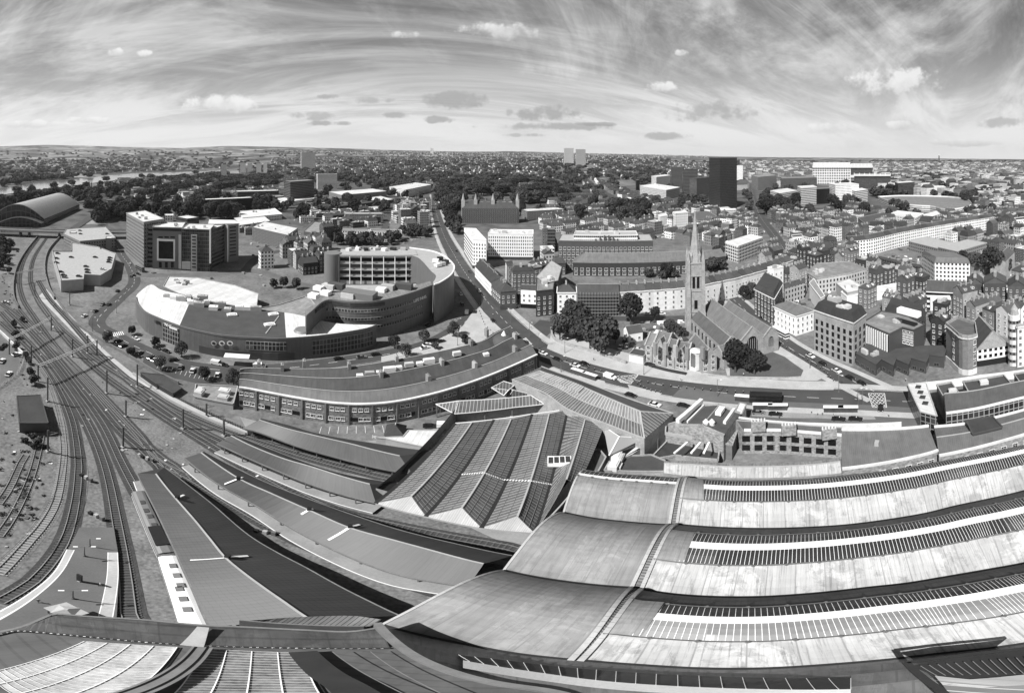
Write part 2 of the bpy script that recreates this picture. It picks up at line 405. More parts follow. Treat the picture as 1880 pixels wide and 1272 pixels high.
def road(pxs, w, mat='asphalt', z=.024, name='road', kerb=0.0, dash=False, edge=False, far=False):
    if far:
        pts = resample([G(x, y) for x, y in pxs], 40)
    else: pts = path_px(pxs)
    A = offset(pts, w/2); B = offset(pts, -w/2)
    dz = z if not far else .8
    def lift(v, e=0): return Vector((v.x, v.y, (terrain(v.x, v.y) if far else 0)+dz+e))
    b = MB(); b.strip([lift(q) for q in B], [lift(q) for q in A]); o = b.build(name, mat); tag(o, kind='structure')
    for i in range(len(A)-1): ROADS.append([(A[i].x, A[i].y), (A[i+1].x, A[i+1].y), (B[i+1].x, B[i+1].y), (B[i].x, B[i].y)])
    if kerb:
        KZ[0] += .008
        for sgn in (1, -1):
            k = MB(); i1 = offset(pts, sgn*(w/2)); i2 = offset(pts, sgn*(w/2+kerb)); KZ[0] += .004; o1 = [Vector((q.x, q.y, KZ[0])) for q in i1]; o2 = [Vector((q.x, q.y, KZ[0])) for q in i2]
            lo = [Vector((q.x, q.y, 0)) for q in i1]
            if sgn > 0: k.strip(o1, o2); k.strip(lo, o1)
            else: k.strip(o2, o1); k.strip(o1, lo)
            tag(k.build('pavement', 'paving_pale'), kind='structure')
    if dash or edge:
        mk = MB()
        for off, dsh in ([(0, True)] if dash else [])+([(w/2-.5, False), (-(w/2-.5), False)] if edge else []):
            c = offset(pts, off); l = offset(c, .09 if not far else .3); rr_ = offset(c, -.09 if not far else -.3)
            for i in range(len(c)-1):
                if dsh and i % 2: continue
                mk.strip([lift(rr_[i], .005), lift(rr_[i+1], .005)], [lift(l[i], .005), lift(l[i+1], .005)])
        tag(mk.build('road_marking', 'paint'), kind='structure')
    return o
# river far to the west
wm, t, b = base_mat('river_water', .12, 0, .6); b.inputs['Base Color'].default_value = (.20, .20, .20, 1)
bump(t, b, t.noise(geo_pos(t), .05, 4, .6), .05, 2)
far_e = [(-120,372),(0,345),(28,341),(62,333),(110,330),(175,326),(215,321),(250,318),(310,317),(360,314),(420,312)]
near_e = [(-120,392),(0,358),(40,352),(75,348),(120,342),(185,334),(245,327),(290,323),(335,320),(372,317),(420,314)]
bb = MB(); bb.strip([G(x, y, 1.5) for x, y in near_e], [G(x, y, 1.5) for x, y in far_e]); tag(bb.build('river', 'river_water'), kind='structure')
ROADS.append([(G(x, y).x, G(x, y).y) for x, y in near_e+far_e[::-1]])

sheet('railway_ground', [(0,560),(30,500),(42,455),(70,430),(118,432),(82,480),(85,520),(118,570),(175,640),(245,695),(330,745),(460,800),(640,868),(760,905),(960,1000),(1080,1110),(900,1272),(0,1272),(0,700),(30,680),(0,640)], 'ballast', .012)
sheet('station_forecourt', [(440,765),(560,790),(640,812),(760,800),(860,760),(1000,720),(1240,800),(1240,900),(960,1010),(760,905),(640,868),(460,800)], 'paving', .016)
sheet('platform_path', [(85,530),(112,560),(150,600),(200,650),(250,690),(330,735),(440,785),(470,800),(455,806),(400,788),(330,752),(245,703),(190,662),(140,616),(100,575),(70,545)], 'paving_pale', .020)
# streets
R1 = [(797,357),(800,385),(812,425),(835,470),(862,512),(900,560),(940,602),(985,640),(1050,668),(1130,690),(1230,709),(1340,722),(1450,728),(1580,733),(1700,738)]
road(R1, 15, kerb=3.5, dash=True, edge=True)
road([(1290,520),(1340,545),(1390,590),(1440,632),(1500,668),(1555,694),(1620,725)], 10, z=.028, kerb=2.5, dash=True)
road([(1240,722),(1330,740),(1400,752),(1500,758),(1600,762),(1690,768)], 13, 'asphalt_pale', .034)
road([(206,432),(222,465),(240,492),(246,520),(218,548),(178,590),(215,618),(262,642),(330,668),(420,680),(520,676),(620,664),(700,652),(780,634),(838,604),(872,574)], 9, z=.030, dash=True)
road([(246,505),(330,505),(400,503),(470,498),(540,520),(600,530)], 10, 'asphalt_pale', .032)
road([(1010,590),(985,612),(960,628)], 12, z=.036)
road([(1270,583),(1180,585),(1090,584),(1010,586)], 7, 'asphalt', .040)
road([(560,395),(600,412),(640,440),(560,452),(480,470),(450,496)], 8, z=.042)
road([(735,345),(725,372),(712,400),(704,425)], 9, z=.044)
road([(810,350),(797,357)], 13, z=.046)
road([(1378,330),(1382,356),(1392,390),(1420,430),(1448,470)], 13, z=.048, dash=True)
road([(205,365),(235,350),(290,330),(340,318)], 12, far=True)
road([(135,420),(180,392),(230,366),(300,338)], 12, far=True)
road([(1062,312),(1085,335),(1108,352),(1150,372),(1200,388)], 12, far=True)
road([(797,356),(800,340),(830,322),(900,300)], 10, far=True)
sheet('car_park', [(265,648),(330,672),(410,688),(440,690),(436,712),(380,708),(320,694),(262,668)], 'asphalt', .05, False)
sheet('forecourt_square', [(700,655),(790,632),(850,598),(876,560),(905,590),(960,640),(930,640),(850,640),(760,655),(700,668)], 'paving_pale', .052)
sheet('pavement_island', [(1004,640),(1012,612),(1080,628),(1180,655),(1250,676),(1330,690),(1500,700),(1540,700),(1530,716),(1400,712),(1250,700),(1130,680),(1040,655)], 'paving_pale', .085)
sheet('pavement_island', [(1395,612),(1420,628),(1475,662),(1520,690),(1500,699),(1335,689),(1330,670),(1400,660)], 'paving_pale', .075)
sheet('cathedral_lawn', [(1405,640),(1440,655),(1475,680),(1470,692),(1400,692),(1340,690),(1340,660)], 'grass', .160)
sheet('station_island', [(1065,688),(1110,700),(1115,712),(1060,694)], 'paving_pale', .15)
sheet('station_island', [(1152,706),(1215,722),(1205,735),(1160,724)], 'paving_pale', .15)
sheet('taxi_pavement', [(1380,748),(1600,756),(1608,770),(1500,768),(1380,764)], 'paving', .09)
sheet('rough_ground', [(0,690),(30,690),(55,720),(75,760),(92,800),(98,850),(95,900),(60,960),(20,1000),(0,1020)], 'scrub_soil', .03)
sheet('lower_street', [(0,520),(14,520),(28,600),(36,650),(30,690),(0,715)], 'asphalt_pale', .034)
sheet('waste_ground', [(720,375),(790,372),(790,420),(715,420)], 'scrub_soil', .03, False)
sheet('car_lot', [(0,418),(62,418),(60,432),(0,430)], 'asphalt', .03)
sheet('scrap_yard', [(240,360),(300,345),(330,350),(200,410),(150,412)], 'paving', .03, False)
# zebra crossing and yellow-box markings
def stripes(name, quad, n, frac=.5, mat='paint', z=.13):
    a, b_, c, d = [P(x, y, 0) for x, y in quad]; k = MB()
    for i in range(n):
        f0, f1 = i/n, (i+frac)/n
        pts = [a.lerp(b_, f0), a.lerp(b_, f1), d.lerp(c, f1), d.lerp(c, f0)]
        if area2(pts) < 0: pts = pts[::-1]
        k.face([(q.x, q.y, z) for q in pts])
    return tag(k.build(name, mat), kind='structure')
def hatch(quad, n=5, z=.05, w=.18):
    a, b_, c, d = [P(x, y, 0) for x, y in quad]; k = MB()
    def q(u, v): r = a.lerp(b_, u).lerp(d.lerp(c, u), v); return Vector((r.x, r.y, z))
    for i in range(-n+1, n):
        u0, v0 = (i/n, 0) if i >= 0 else (0, -i/n); u1, v1 = (1, 1-i/n) if i >= 0 else (1+i/n, 1)
        k.beam(q(u0, v0), q(u1, v1), w, .004); k.beam(q(1-u0, v0), q(1-u1, v1), w, .004)
    for e in ((0,0,1,0),(1,0,1,1),(1,1,0,1),(0,1,0,0)): k.beam(q(e[0], e[1]), q(e[2], e[3]), w, .004)
    tag(k.build('road_marking', 'paint'), kind='structure')
stripes('road_marking', [(206,611),(226,608),(230,614),(209,618)], 6, z=.06)
stripes('road_marking', [(948,628),(962,640),(978,632),(966,620)], 7, z=.06)
hatch([(1127,691),(1172,688),(1158,705),(1140,702)], 5, .06)
hatch([(1594,722),(1624,722),(1628,748),(1602,748)], 4, .07)

TR = {
 'pale': [[(-3,985),(22,950),(45,905),(62,860),(72,820),(76,800)],[(-3,925),(18,895),(36,855),(48,835)],[(-3,1054),(48,1000),(85,956),(106,911),(117,837),(115,800),(112,775),(102,737),(87,699),(66,668),(38,640),(0,608)]],
 'dark': [[(-3,1106),(40,1082),(74,1056),(119,993),(137,930),(143,880),(143,837),(133,775),(112,724),(84,676),(51,636),(0,590)],
  [(246,1150),(237,1134),(230,1060),(219,985),(202,893),(186,837),(166,790),(143,748),(115,706),(87,668),(55,632),(0,572)],
  [(378,1150),(330,1050),(290,965),(262,920),(243,888),(222,848),(197,795),(174,758),(143,716),(110,673),(76,632),(46,600),(12,568)],
  [(302,868),(293,856),(256,822),(219,788),(179,739),(143,696),(102,648),(64,604),(33,568)],
  [(842,1096),(720,1058),(608,1017),(480,957),(400,910),(345,876),(289,846),(255,800),(204,745),(153,690),(107,643),(64,584),(41,546),(36,508),(48,470),(74,434)],
  [(1010,1030),(940,1007),(831,987),(720,965),(608,936),(497,880),(421,840),(370,808),(306,769),(255,735),(199,696),(153,656),(115,614),(84,571),(62,535),(56,505),(64,470),(86,436)],
  [(470,838),(383,800),(306,752),(240,702),(179,647),(130,592),(90,548),(70,515)],
  [(346,884),(325,862),(290,838),(240,790),(190,735),(140,680),(90,630),(40,585),(0,556)],
  [(760,893),(745,885),(645,861),(553,836),(480,813),(383,779),(319,750),(268,717),(230,694),(179,661),(135,625),(102,594),(76,562),(64,540)]]}
k = 0
for kind, ls in TR.items():
    for L in ls:
        pts = path_px(L, 0); mid = pts[len(pts)//2]
        r0 = thing('railway_track', ['overgrown siding curving through the rough ground next to the pale track', 'short overgrown siding stub farthest out on the rough ground', 'pale concrete sleepered track curving along the rough ground by the dark hut', 'dark track curving along the short open platform beside the pale sleepered track', 'track running along the lamp lit side of the short open platform', 'track the parked train stands on, curving out to the bridge', 'track ending beside the buffer by the tip of the large tiled canopy', 'track between the large tiled canopy and the white edged canopy next to it', 'track under the long dark canopy slope beside the glazed roof corners', 'track ending in the ballast short of the slim canopies', 'track crossing the junction from the bridge to the widest canopy tip', 'track nearest the stone parcels building, running past the two slim canopies'][k], 'railway track', (mid.x, mid.y, 0), 'tracks fanning out from the station')
        bb = MB(); A = offset(pts, 1.9); B = offset(pts, -1.9)
        bb.strip([Vector((q.x, q.y, .05+k*.004)) for q in B], [Vector((q.x, q.y, .05+k*.004)) for q in A]); bb.build('track_bed', 'ballast' if kind == 'pale' else 'ballast_dark', r0)
        for sgn in (1, -1):
            rl = MB(); c = offset(pts, sgn*.78); a_ = offset(c, .07); b_ = offset(c, -.07)
            hi = lambda l, z: [Vector((q.x, q.y, z)) for q in l]
            rl.strip(hi(b_, .42), hi(a_, .42)); rl.strip(hi(a_, .42), hi(a_, .2)); rl.strip(hi(b_, .2), hi(b_, .42)); rl.build('rail', 'rail_steel', r0)
        sl = MB(); n = int(sum((b2-a2).length for a2, b2 in zip(pts, pts[1:]))/.85); n = min(n, 420); sp_ = resample(L and [P(x, y) for x, y in L], n)
        for i in range(0, n):
            q = sp_[i]; d = (sp_[i+1]-sp_[i]); rz = math.atan2(d.y, d.x); sl.box((q.x, q.y, .06+k*.003), .3, 2.6, .12, rz)
        tag(sl.build('sleeper_row', 'sleeper' if kind == 'pale' and k > 1 else 'sleeper_dark', r0), kind='stuff'); k += 1

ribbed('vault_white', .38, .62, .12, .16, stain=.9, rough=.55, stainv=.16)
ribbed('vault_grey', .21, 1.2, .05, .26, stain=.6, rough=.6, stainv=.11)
ribbed('vault_dark', .085, .62, .12, .3, stain=.5, rough=.8, stainv=.045)  # darker sheet tone for the far slopes of the vaults
ribbed('canopy_tile', .056, .84, .22, .08, rough=.5, rowp=.84)
ribbed('canopy_sheet', .054, .7, .12, .12, rough=.5)
glassroof('skylight_glass', .035, .035, 50, .12, var=.5)
glassroof('skylight_glass_pale', .22, .22, 50, .15, var=.5)
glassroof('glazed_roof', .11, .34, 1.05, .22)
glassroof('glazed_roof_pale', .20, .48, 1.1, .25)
plain('gutter_lead', .16, .3, .5, .6)
plain('black_gutter', .02, .3, .5, .7)
NV = 44
ZV = 10.0; RISE = 6.4
VR = [  # valleys between the vaults of the walkway's right, far to near
 [(1265,878),(1330,883),(1400,883),(1480,880),(1548,874),(1640,863),(1734,847),(1810,833),(1900,815)],
 [(1243,963),(1320,969),(1400,971),(1480,969),(1548,965),(1622,956),(1700,943),(1771,926),(1900,896)],
 [(1178,1082),(1235,1091),(1310,1096),(1400,1096),(1480,1091),(1585,1080),(1660,1072),(1734,1060),(1810,1047),(1900,1030)],
 [(1068,1212),(1180,1221),(1291,1227),(1400,1227),(1480,1223),(1548,1218),(1640,1210),(1734,1199),(1900,1178)]]
VL = [  # valleys left of the walkway
 [(1079,867),(1140,873),(1200,876),(1253,880)],
 [(1035,941),(1090,952),(1142,958),(1229,964)],
 [(925,1047),(975,1058),(1031,1067),(1090,1074),(1160,1079)],
 [(701,1147),(780,1168),(860,1184),(940,1199),(1050,1211)]]
root = thing('train_shed', 'long curved barrel roofs in weathered white sheet with dark glazed strips', 'station roof', P(1300, 1000, 0))
def arch(tt): return RISE*math.sin(math.pi*tt)**.85
def vault(F, N, zones, name_pre, n=NV, bars=None, t_under=0):
    F, Nn = [P(x, y, ZV) for x, y in F], [P(x, y, ZV) for x, y in N]
    if name_pre == 'r':      # the shed goes on past the frame
        for l in (F, Nn): d_ = (l[-1]-l[-2]).normalized(); l += [l[-1]+d_*30, l[-1]+d_*60]
    F = resample(F, n); Nn = resample(Nn, n)
    def pt(i, tt): q = F[i].lerp(Nn[i], tt); return Vector((q.x, q.y, ZV+arch(tt)))
    for (t0, t1, nm, mat, raise_) in zones:
        b = MB(); k = max(1, int((t1-t0)*16)); tl = [t0+(t1-t0)*j/k for j in range(k+1)]
        ul = 0
        for i in range(n):
            l = (F[i+1]-F[i]).length
            for a, c in zip(tl, tl[1:]):
                up = Vector((0,0,raise_)); q = [pt(i, c)+up, pt(i+1, c)+up, pt(i+1, a)+up, pt(i, a)+up]
                b.face(q, 0, [(ul, c*18), (ul+l, c*18), (ul+l, a*18), (ul, a*18)])
            ul += l
        if raise_:
            for tt in (t0, t1):
                for i in range(n):
                    q = [pt(i, tt), pt(i+1, tt), pt(i+1, tt)+Vector((0,0,raise_)), pt(i, tt)+Vector((0,0,raise_))]; b.face(q)
        o = b.build(nm, mat, root, smooth=(raise_ == 0))
        if nm == 'skylight' and bars:
            L = sum((F[i+1]-F[i]).length for i in range(n)); m = int(L/bars); g = MB()
            for j in range(m+1):
                x = j/m*n; i = min(n-1, int(x)); f = x-i
                up = Vector((0,0,.15)); tt_ = [t0+(t1-t0)*q/3 for q in range(4)]; pp_ = [pt(i, q).lerp(pt(i+1, q), f)+up for q in tt_]; [g.beam(pp_[q], pp_[q+1], .05, .08) for q in range(3)]
            gb = g.build('glazing_bars', 'white_paint', root); gb.parent = o
    # gutter pipe lines with small brackets along the skylight edges
    for tt in (zones[1][0]-.015, zones[-2][1]+.015) if len(zones) > 3 else ():
        g = MB(); 
        for i in range(n): g.beam(pt(i, tt)+Vector((0,0,.3)), pt(i+1, tt)+Vector((0,0,.3)), .12, .12)
        for i in range(0, n, 3): g.beam(pt(i, tt), pt(i, tt)+Vector((0,0,.5)), .35, .35)
        g.build('access_rail', 'grey_metal', root)
ZR = [(0,.29,'roof_sheet','vault_dark',0),(.29,.44,'skylight','skylight_glass',.10),(.44,.53,'ridge_cap','white_paint',.22),(.53,.70,'skylight','skylight_glass',.10),(.70,1.0,'roof_sheet','vault_white',0)]
def sub(line, t0, t1):
    q = resample([Vector((x, y, 0)) for x, y in line], 60); a, c = int(60*t0), int(60*t1); return [(v.x, v.y) for v in q[a:c+1:3]]
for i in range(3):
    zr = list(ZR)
    if i == 2: zr = [(0,.29,'roof_sheet','vault_dark',0),(.29,.43,'skylight','skylight_glass',.10),(.43,.52,'ridge_cap','white_paint',.22),(.52,.72,'skylight','skylight_glass_pale',.10),(.72,1.0,'roof_sheet','vault_white',0)]
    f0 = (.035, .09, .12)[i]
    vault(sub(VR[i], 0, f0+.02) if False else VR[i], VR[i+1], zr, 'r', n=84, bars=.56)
    # plain sheet panel closing the near end of the glazing next to the walkway
for i in range(3):
    z_ = [(0,1,'roof_sheet','vault_grey',0)]
    if i == 0: z_ = [(0,.24,'roof_sheet','vault_dark',0),(.24,.40,'skylight','skylight_glass',.1),(.40,.46,'ridge_cap','white_paint',.2),(.46,1,'roof_sheet','vault_grey',0)]
    vault(VL[i], VL[i+1], z_, 'l', n=20, bars=.9)
# plain pale panels between walkway and glazing
for i in range(3):
    F = [P(*VR[i][0], ZV), P(VR[i][0][0]+(26,42,60)[i], VR[i][0][1]+(3,5,4)[i], ZV)]; Nn = [P(*VR[i+1][0], ZV), P(VR[i+1][0][0]+(50,62,70)[i], VR[i+1][0][1]+(4,6,5)[i], ZV)]
    b = MB()
    for j in range(5, 13):
        a, c = j/18+.01, (j+1)/18+.01
        q = [F[0].lerp(Nn[0], c), F[1].lerp(Nn[1], c), F[1].lerp(Nn[1], a), F[0].lerp(Nn[0], a)]
        q = [Vector((v.x, v.y, ZV+arch(tt)+.32)) for v, tt in zip(q, (c, c, a, a))]
        b.face(q, 0, [(0,c*18),(5,c*18),(5,a*18),(0,a*18)])
    b.build('roof_sheet', 'vault_grey', root)
# the walkway: lead-lined gutter with raised edges that follows the vaults
for i in range(3):
    A0, A1 = P(*VL[i][-1], ZV), P(*VL[i+1][-1], ZV); B0, B1 = P(*VR[i][0], ZV), P(*VR[i+1][0], ZV)
    b = MB(); e1 = MB(); la = []; lb = []
    for j in range(19):
        tt = j/18; a = A0.lerp(A1, tt); c = B0.lerp(B1, tt); z = ZV+arch(tt)
        la.append(Vector((a.x, a.y, z))); lb.append(Vector((c.x, c.y, z)))
    d = Vector((0,0,.35)); b.strip([v-d*0 for v in la], [v for v in lb]); b.build('walkway', 'gutter_lead', root)
    for L_ in (la, lb):
        for j in range(18): e1.beam(L_[j]+Vector((0,0,.1)), L_[j+1]+Vector((0,0,.1)), .45, .7)
    e1.build('walkway_kerb', 'concrete', root)
    tr = MB()
    for j in range(36):
        f = j/36*18; k = int(f); a = la[k].lerp(la[min(18,k+1)], f-k); c = lb[k].lerp(lb[min(18,k+1)], f-k); tr.beam(a.lerp(c,.3)+Vector((0,0,.2)), a.lerp(c,.7)+Vector((0,0,.2)), .25, .08)
    tag(tr.build('duckboard', 'concrete_dark', root), kind='stuff')
# dark valley gutters
for v in VR[1:]+VL[1:]:
    q = resample([P(x, y, ZV) for x, y in v], 40); g = MB()
    for i in range(40): g.beam(q[i]+Vector((0,0,.15)), q[i+1]+Vector((0,0,.15)), .7, .3)
    g.build('valley_gutter', 'black_gutter', root)
# inner wall of the shed (below the roofs)
b = MB(); q = [P(x, y, ZV) for x, y in VL[0]]+[P(x, y, ZV) for x, y in VR[0]]
for a, c in zip(q, q[1:]): b.wallq(c, a, 0, ZV-.1)
q = [P(x, y, ZV) for x, y in (VL[3][0], VL[2][0], VL[1][0], VL[0][0])]
b.build('wall', 'stone_dark', root)
# white fascia at the open west ends of the vaults
for i in range(3):
    A = P(*VL[i][0], ZV); B = P(*VL[i+1][0], ZV); g = MB(); last = None
    for j in range(15):
        tt = j/14; q = A.lerp(B, tt); q = Vector((q.x, q.y, ZV+arch(tt)))
        if last is not None:
            g.face([(last.x, last.y, last.z-1.0), (q.x, q.y, q.z-1.0), q, last]); g.beam(last, q, .35, .25)
        last = q
    g.build('end_fascia', 'concrete', root)
# fourth roof: low pale fourth vault right under the camera
n = 40
F = resample([P(x, y, ZV) for x, y in [(701,1147),(780,1168),(860,1184),(940,1199),(1068,1212),(1180,1221),(1291,1227),(1400,1227),(1548,1218),(1734,1199),(1900,1178)]], n)
def inward(q, d, z): r = math.hypot(q.x, q.y); k = max(1.0, (r-d))/r; return Vector((q.x*k, q.y*k, z))
prof = [(0, ZV+.05), (1.2, ZV+1.0), (3.4, ZV+2.9), (6.5, ZV+4.8), (10, ZV+5.9), (15, ZV+6.4), (19, ZV+5.6), (26, ZV+2.5)]
b = MB()
KBP = [(688,1146),(720,1180),(760,1208),(820,1234),(900,1255),(1000,1272),(1100,1300),(1900,1300)]
def lim(q, d):
    px = X0+math.atan2(q.x, q.y)/S; ky = lut(KBP, px); rk = (H-15.5)/math.tan((ky-Y0)*S); return min(d, max(.02, math.hypot(q.x, q.y)-rk))
for (d0, z0), (d1, z1) in zip(prof, prof[1:]):
    b.strip([inward(q, lim(q, d1), lut(prof, lim(q, d1))) for q in F], [inward(q, lim(q, d0), lut(prof, lim(q, d0))) for q in F])
b.build('roof_sheet', 'vault_grey', root, smooth=False)
# slanting skylight on it
def onroof(px, py, dz=.35):
    z = ZV+2.5
    for _ in range(12):
        q = P(px, py, z); r = math.hypot(q.x, q.y)
        rv = min(math.hypot(v.x, v.y) for v in sorted(F, key=lambda v: abs(math.atan2(v.x, v.y)-math.atan2(q.x, q.y)))[:2])
        d = max(0, min(15, rv-r)); z = lut(prof, d)+dz
    return P(px, py, z)
b = MB(); b.box((20, -26, ZV-.4), 190, 54, .5); b.build('roof_sheet', 'vault_grey', root)
up_e = [(842,1202),(920,1211),(1000,1221),(1100,1230),(1200,1237),(1300,1241),(1400,1244),(1480,1245),(1562,1245)]
lo_e = [(850,1212),(920,1224),(1000,1236),(1100,1249),(1200,1257),(1300,1262),(1400,1265),(1480,1266),(1562,1265)]
A = resample([onroof(*q) for q in up_e], 40); B = resample([onroof(*q) for q in lo_e], 40)
b = MB(); b.strip(B, A); sk = b.build('skylight', 'skylight_glass', root)
g = MB()
for i in range(0, 41, 2): g.beam(A[i]+Vector((0,0,.1)), B[min(40, i+1)]+Vector((0,0,.1)), .035, .08)
gb = g.build('glazing_bars', 'white_paint', root); gb.parent = sk
lo2 = [(x, y+14) for x, y in lo_e]; C = resample([onroof(*q) for q in lo2], 40); b = MB(); b.strip(C, B); b.build('ridge_cap', 'white_paint', root)

ZA = 13.0
root2 = thing('annex_roof', 'low roof of flat dark felt and curved pale glazing with a line of white rivets, directly beneath the viewpoint', 'station roof', P(400, 1200, 0))
ribbed('annex_felt', .075, 2.4, .3, .5, rough=.7, across=True, stain=.6, stainv=.03)
ribbed('annex_felt_dark', .085, 1.3, .2, .3, rough=.6, across=True)
glassroof('annex_glass', .36, .80, .85, .25, rows=2.9, var=.5)
def poly(pxs, z, name, mat, root, zs=None):
    pts = [P(x, y, z if zs is None else zs[i]) for i, (x, y) in enumerate(pxs)]
    if area2(pts) < 0: pts = pts[::-1]
    b = MB(); b.face(pts, 0, [(q.x, q.y) for q in pts]); return b.build(name, mat, root)
eave = [(-60,1172),(0,1160),(37,1152),(70,1139),(100,1128),(145,1131),(260,1138),(370,1148),(460,1152),(560,1157),(640,1160),(700,1152)]
dots = [(-60,1178),(0,1164),(37,1158),(110,1164),(185,1171),(270,1179),(345,1184),(460,1188),(590,1190),(716,1190)]
n = 50; E_ = resample([P(x, y, ZA) for x, y in eave], n); D_ = resample([P(x, y, ZA+1.2) for x, y in dots], n)
b = MB(); b.strip(D_, E_); b.build('roof_felt', 'annex_felt', root2)
b = MB(); lo = [Vector((q.x, q.y, 4.0)) for q in E_]; b.strip(lo, E_); b.build('wall', 'stone_dark', root2)
poly([(-60,1178),(0,1164),(37,1158),(110,1164),(185,1171),(270,1179),(345,1184),(460,1188),(590,1190),(716,1189),(730,1182),(762,1208),(822,1233),(902,1254),(1002,1269),(1090,1292),(700,1330),(-60,1330)], ZA+1.14, 'roof_base', 'annex_felt_dark', root2)
g = MB(); nd = 120; dd = resample([P(x, y, ZA+1.45) for x, y in dots], nd)
for i in range(4, nd):
    if i % 2 == 0: q = dd[i]; d = dd[min(nd, i+1)]-dd[i-1]; g.box((q.x, q.y, ZA+1.3), .19, .17, .12, math.atan2(d.y, d.x)+.3)
tag(g.build('rivet', 'white_paint', root2), kind='stuff')
g = MB(); 
for i in range(nd): g.beam(dd[i]-Vector((0,0,.06)), dd[i+1]-Vector((0,0,.06)), .28, .06)
g.build('capping', 'black_gutter', root2)
g = MB()
for i in range(n): g.beam(E_[i]+Vector((0,0,.1)), E_[i+1]+Vector((0,0,.1)), .35, .3)
g.build('gutter', 'gutter_lead', root2)
ZG = ZA+1.4
def gridglass(up, lo, nu, nv, mat, bars, z=None, rise=.0):
    A = resample([P(x, y, ZG+rise) for x, y in up], nu*2); B = resample([P(x, y, ZG) for x, y in lo], nu*2)
    b = MB(); b.strip(B, A); pn = b.build('skylight', mat, root2); g = MB()
    for j in range(nv+1):
        for i in range(nu*2): g.beam(A[i].lerp(B[i], j/nv)+Vector((0,0,.08)), A[i+1].lerp(B[i+1], j/nv)+Vector((0,0,.08)), .035, .05)
    for i in range(0, nu*2+1, 2): g.beam(A[i]+Vector((0,0,.1)), B[i]+Vector((0,0,.1)), .07, .08)
    o = g.build('glazing_bars', 'white_paint', root2); o.parent = pn
plain('annex_glass_plain', .15, .8, .6, .25, fine=3, finev=.5); plain('annex_glass_pale', .40, .5, .4, .25, fine=3, finev=.3)
gridglass([(155,1177),(240,1183),(325,1188)], [(-25,1236),(60,1287),(205,1287)], 4, 22, 'annex_glass_pale', 1)
gridglass([(372,1190),(430,1194),(500,1197),(556,1198)], [(300,1290),(400,1290),(500,1290),(598,1290)], 4, 20, 'annex_glass_plain', 1)
poly([(330,1184),(362,1150),(384,1152),(374,1188)], ZA+1.5, 'walkway', 'concrete', root2)
bl = path_px([(372,1188),(352,1212),(318,1238),(270,1262),(200,1285)], ZA+2.3, 24); g = MB(); g.strip([q for q in offset(bl, .6)], [q for q in offset(bl, -.6)]); g.build('walkway', 'gutter_lead', root2)
for o_, w_ in ((.6, .18), (-.6, .18), (.2, .1)):
    g = MB(); q = offset(bl, o_)
    for i in range(24): g.beam(q[i]+Vector((0,0,.12)), q[i+1]+Vector((0,0,.12)), w_, .2)
    g.build('walkway_kerb', 'gutter_lead', root2)
bl = path_px([(556,1196),(572,1214),(600,1238),(640,1262),(680,1290)], ZA+2.2, 24); g = MB(); g.strip(offset(bl, .9), offset(bl, -.9)); g.build('painted_shadow_gap', 'black_gutter', root2)  # flat black strip, the shade of a gap put into its colour
for k, x in enumerate((610, 680)):
    bl = path_px([(x,1196),(x+40,1225),(x+100,1258),(x+170,1290)], ZA+2.66, 14); g = MB()
    for i in range(14): g.beam(bl[i], bl[i+1], .07, .05)
    g.build('seam', 'gutter_lead', root2)
# thick kerb between the two roof groups
kb = path_px([(688,1146),(720,1180),(760,1208),(820,1234),(900,1255),(1000,1270),(1080,1290)], ZA+2.0, 40); g = MB()
g.strip([Vector((q.x,q.y,ZA+2.9)) for q in offset(kb, .55)], [Vector((q.x,q.y,ZA+2.9)) for q in offset(kb, -.1)]); 
for o_ in (.55, -.1):
    q = offset(kb, o_); g.strip([Vector((v.x,v.y,ZV)) for v in q], [Vector((v.x,v.y,ZA+2.9)) for v in q])
g.build('parapet', 'gutter_lead', root2)
# corrugated strip and skylight grid above the annex eave
t4 = thing('corrugated_lean_to', 'narrow corrugated lean-to roof tucked between the big tiled canopy and the dark flat roof', 'roof', P(560, 1145, 0))
b = MB(); b.strip(*[resample([P(x, y, z) for x, y in l], 10) for l, z in (([(440,1146),(520,1150),(600,1154),(668,1157)], 7.0), ([(460,1139),(540,1133),(640,1130),(700,1137)], 9.0))]); 
ribbed('corrugated', .16, .45, .75, .2); b.build('roof', 'corrugated', t4); g = MB(); g.beam(P(440,1146,7), P(668,1157,7), .2, 6); g.build('wall', 'stone_dark', t4)
# roof at the lower right corner, its opening's shade painted as a black sheet
t5 = thing('glazed_roof_bay', 'black edged roof bay with dark recess and pale gridded glazing below the lowest barrel roof', 'station roof', P(1780, 1230, 0))
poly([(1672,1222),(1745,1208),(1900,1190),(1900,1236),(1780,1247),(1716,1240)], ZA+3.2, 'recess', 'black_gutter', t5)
poly([(1716,1240),(1780,1247),(1900,1236),(1900,1256),(1790,1262),(1730,1256)], ZA+3.4, 'roof_sheet', 'vault_white', t5)
poly([(1730,1256),(1790,1262),(1900,1256),(1900,1290),(1760,1290)], ZA+3.3, 'skylight', 'glazed_roof_pale', t5)
g = MB(); q = [P(x, y, ZA+3.6) for x, y in [(1900,1188),(1800,1199),(1740,1206),(1664,1216),(1672,1224),(1690,1240),(1720,1262),(1756,1290)]]
for a, c in zip(q, q[1:]): g.beam(a, c, .5, .5)
g.build('edge_beam', 'black_gutter', t5)
g = MB(); 
for x in range(1690, 1900, 16): g.beam(P(x, 1222-(x-1690)*.085, ZA+3.5), P(x+30, 1240-(x-1690)*.02, ZA+3.5), .06, .06)
g.build('glazing_bars', 'cladding_grey', t5)

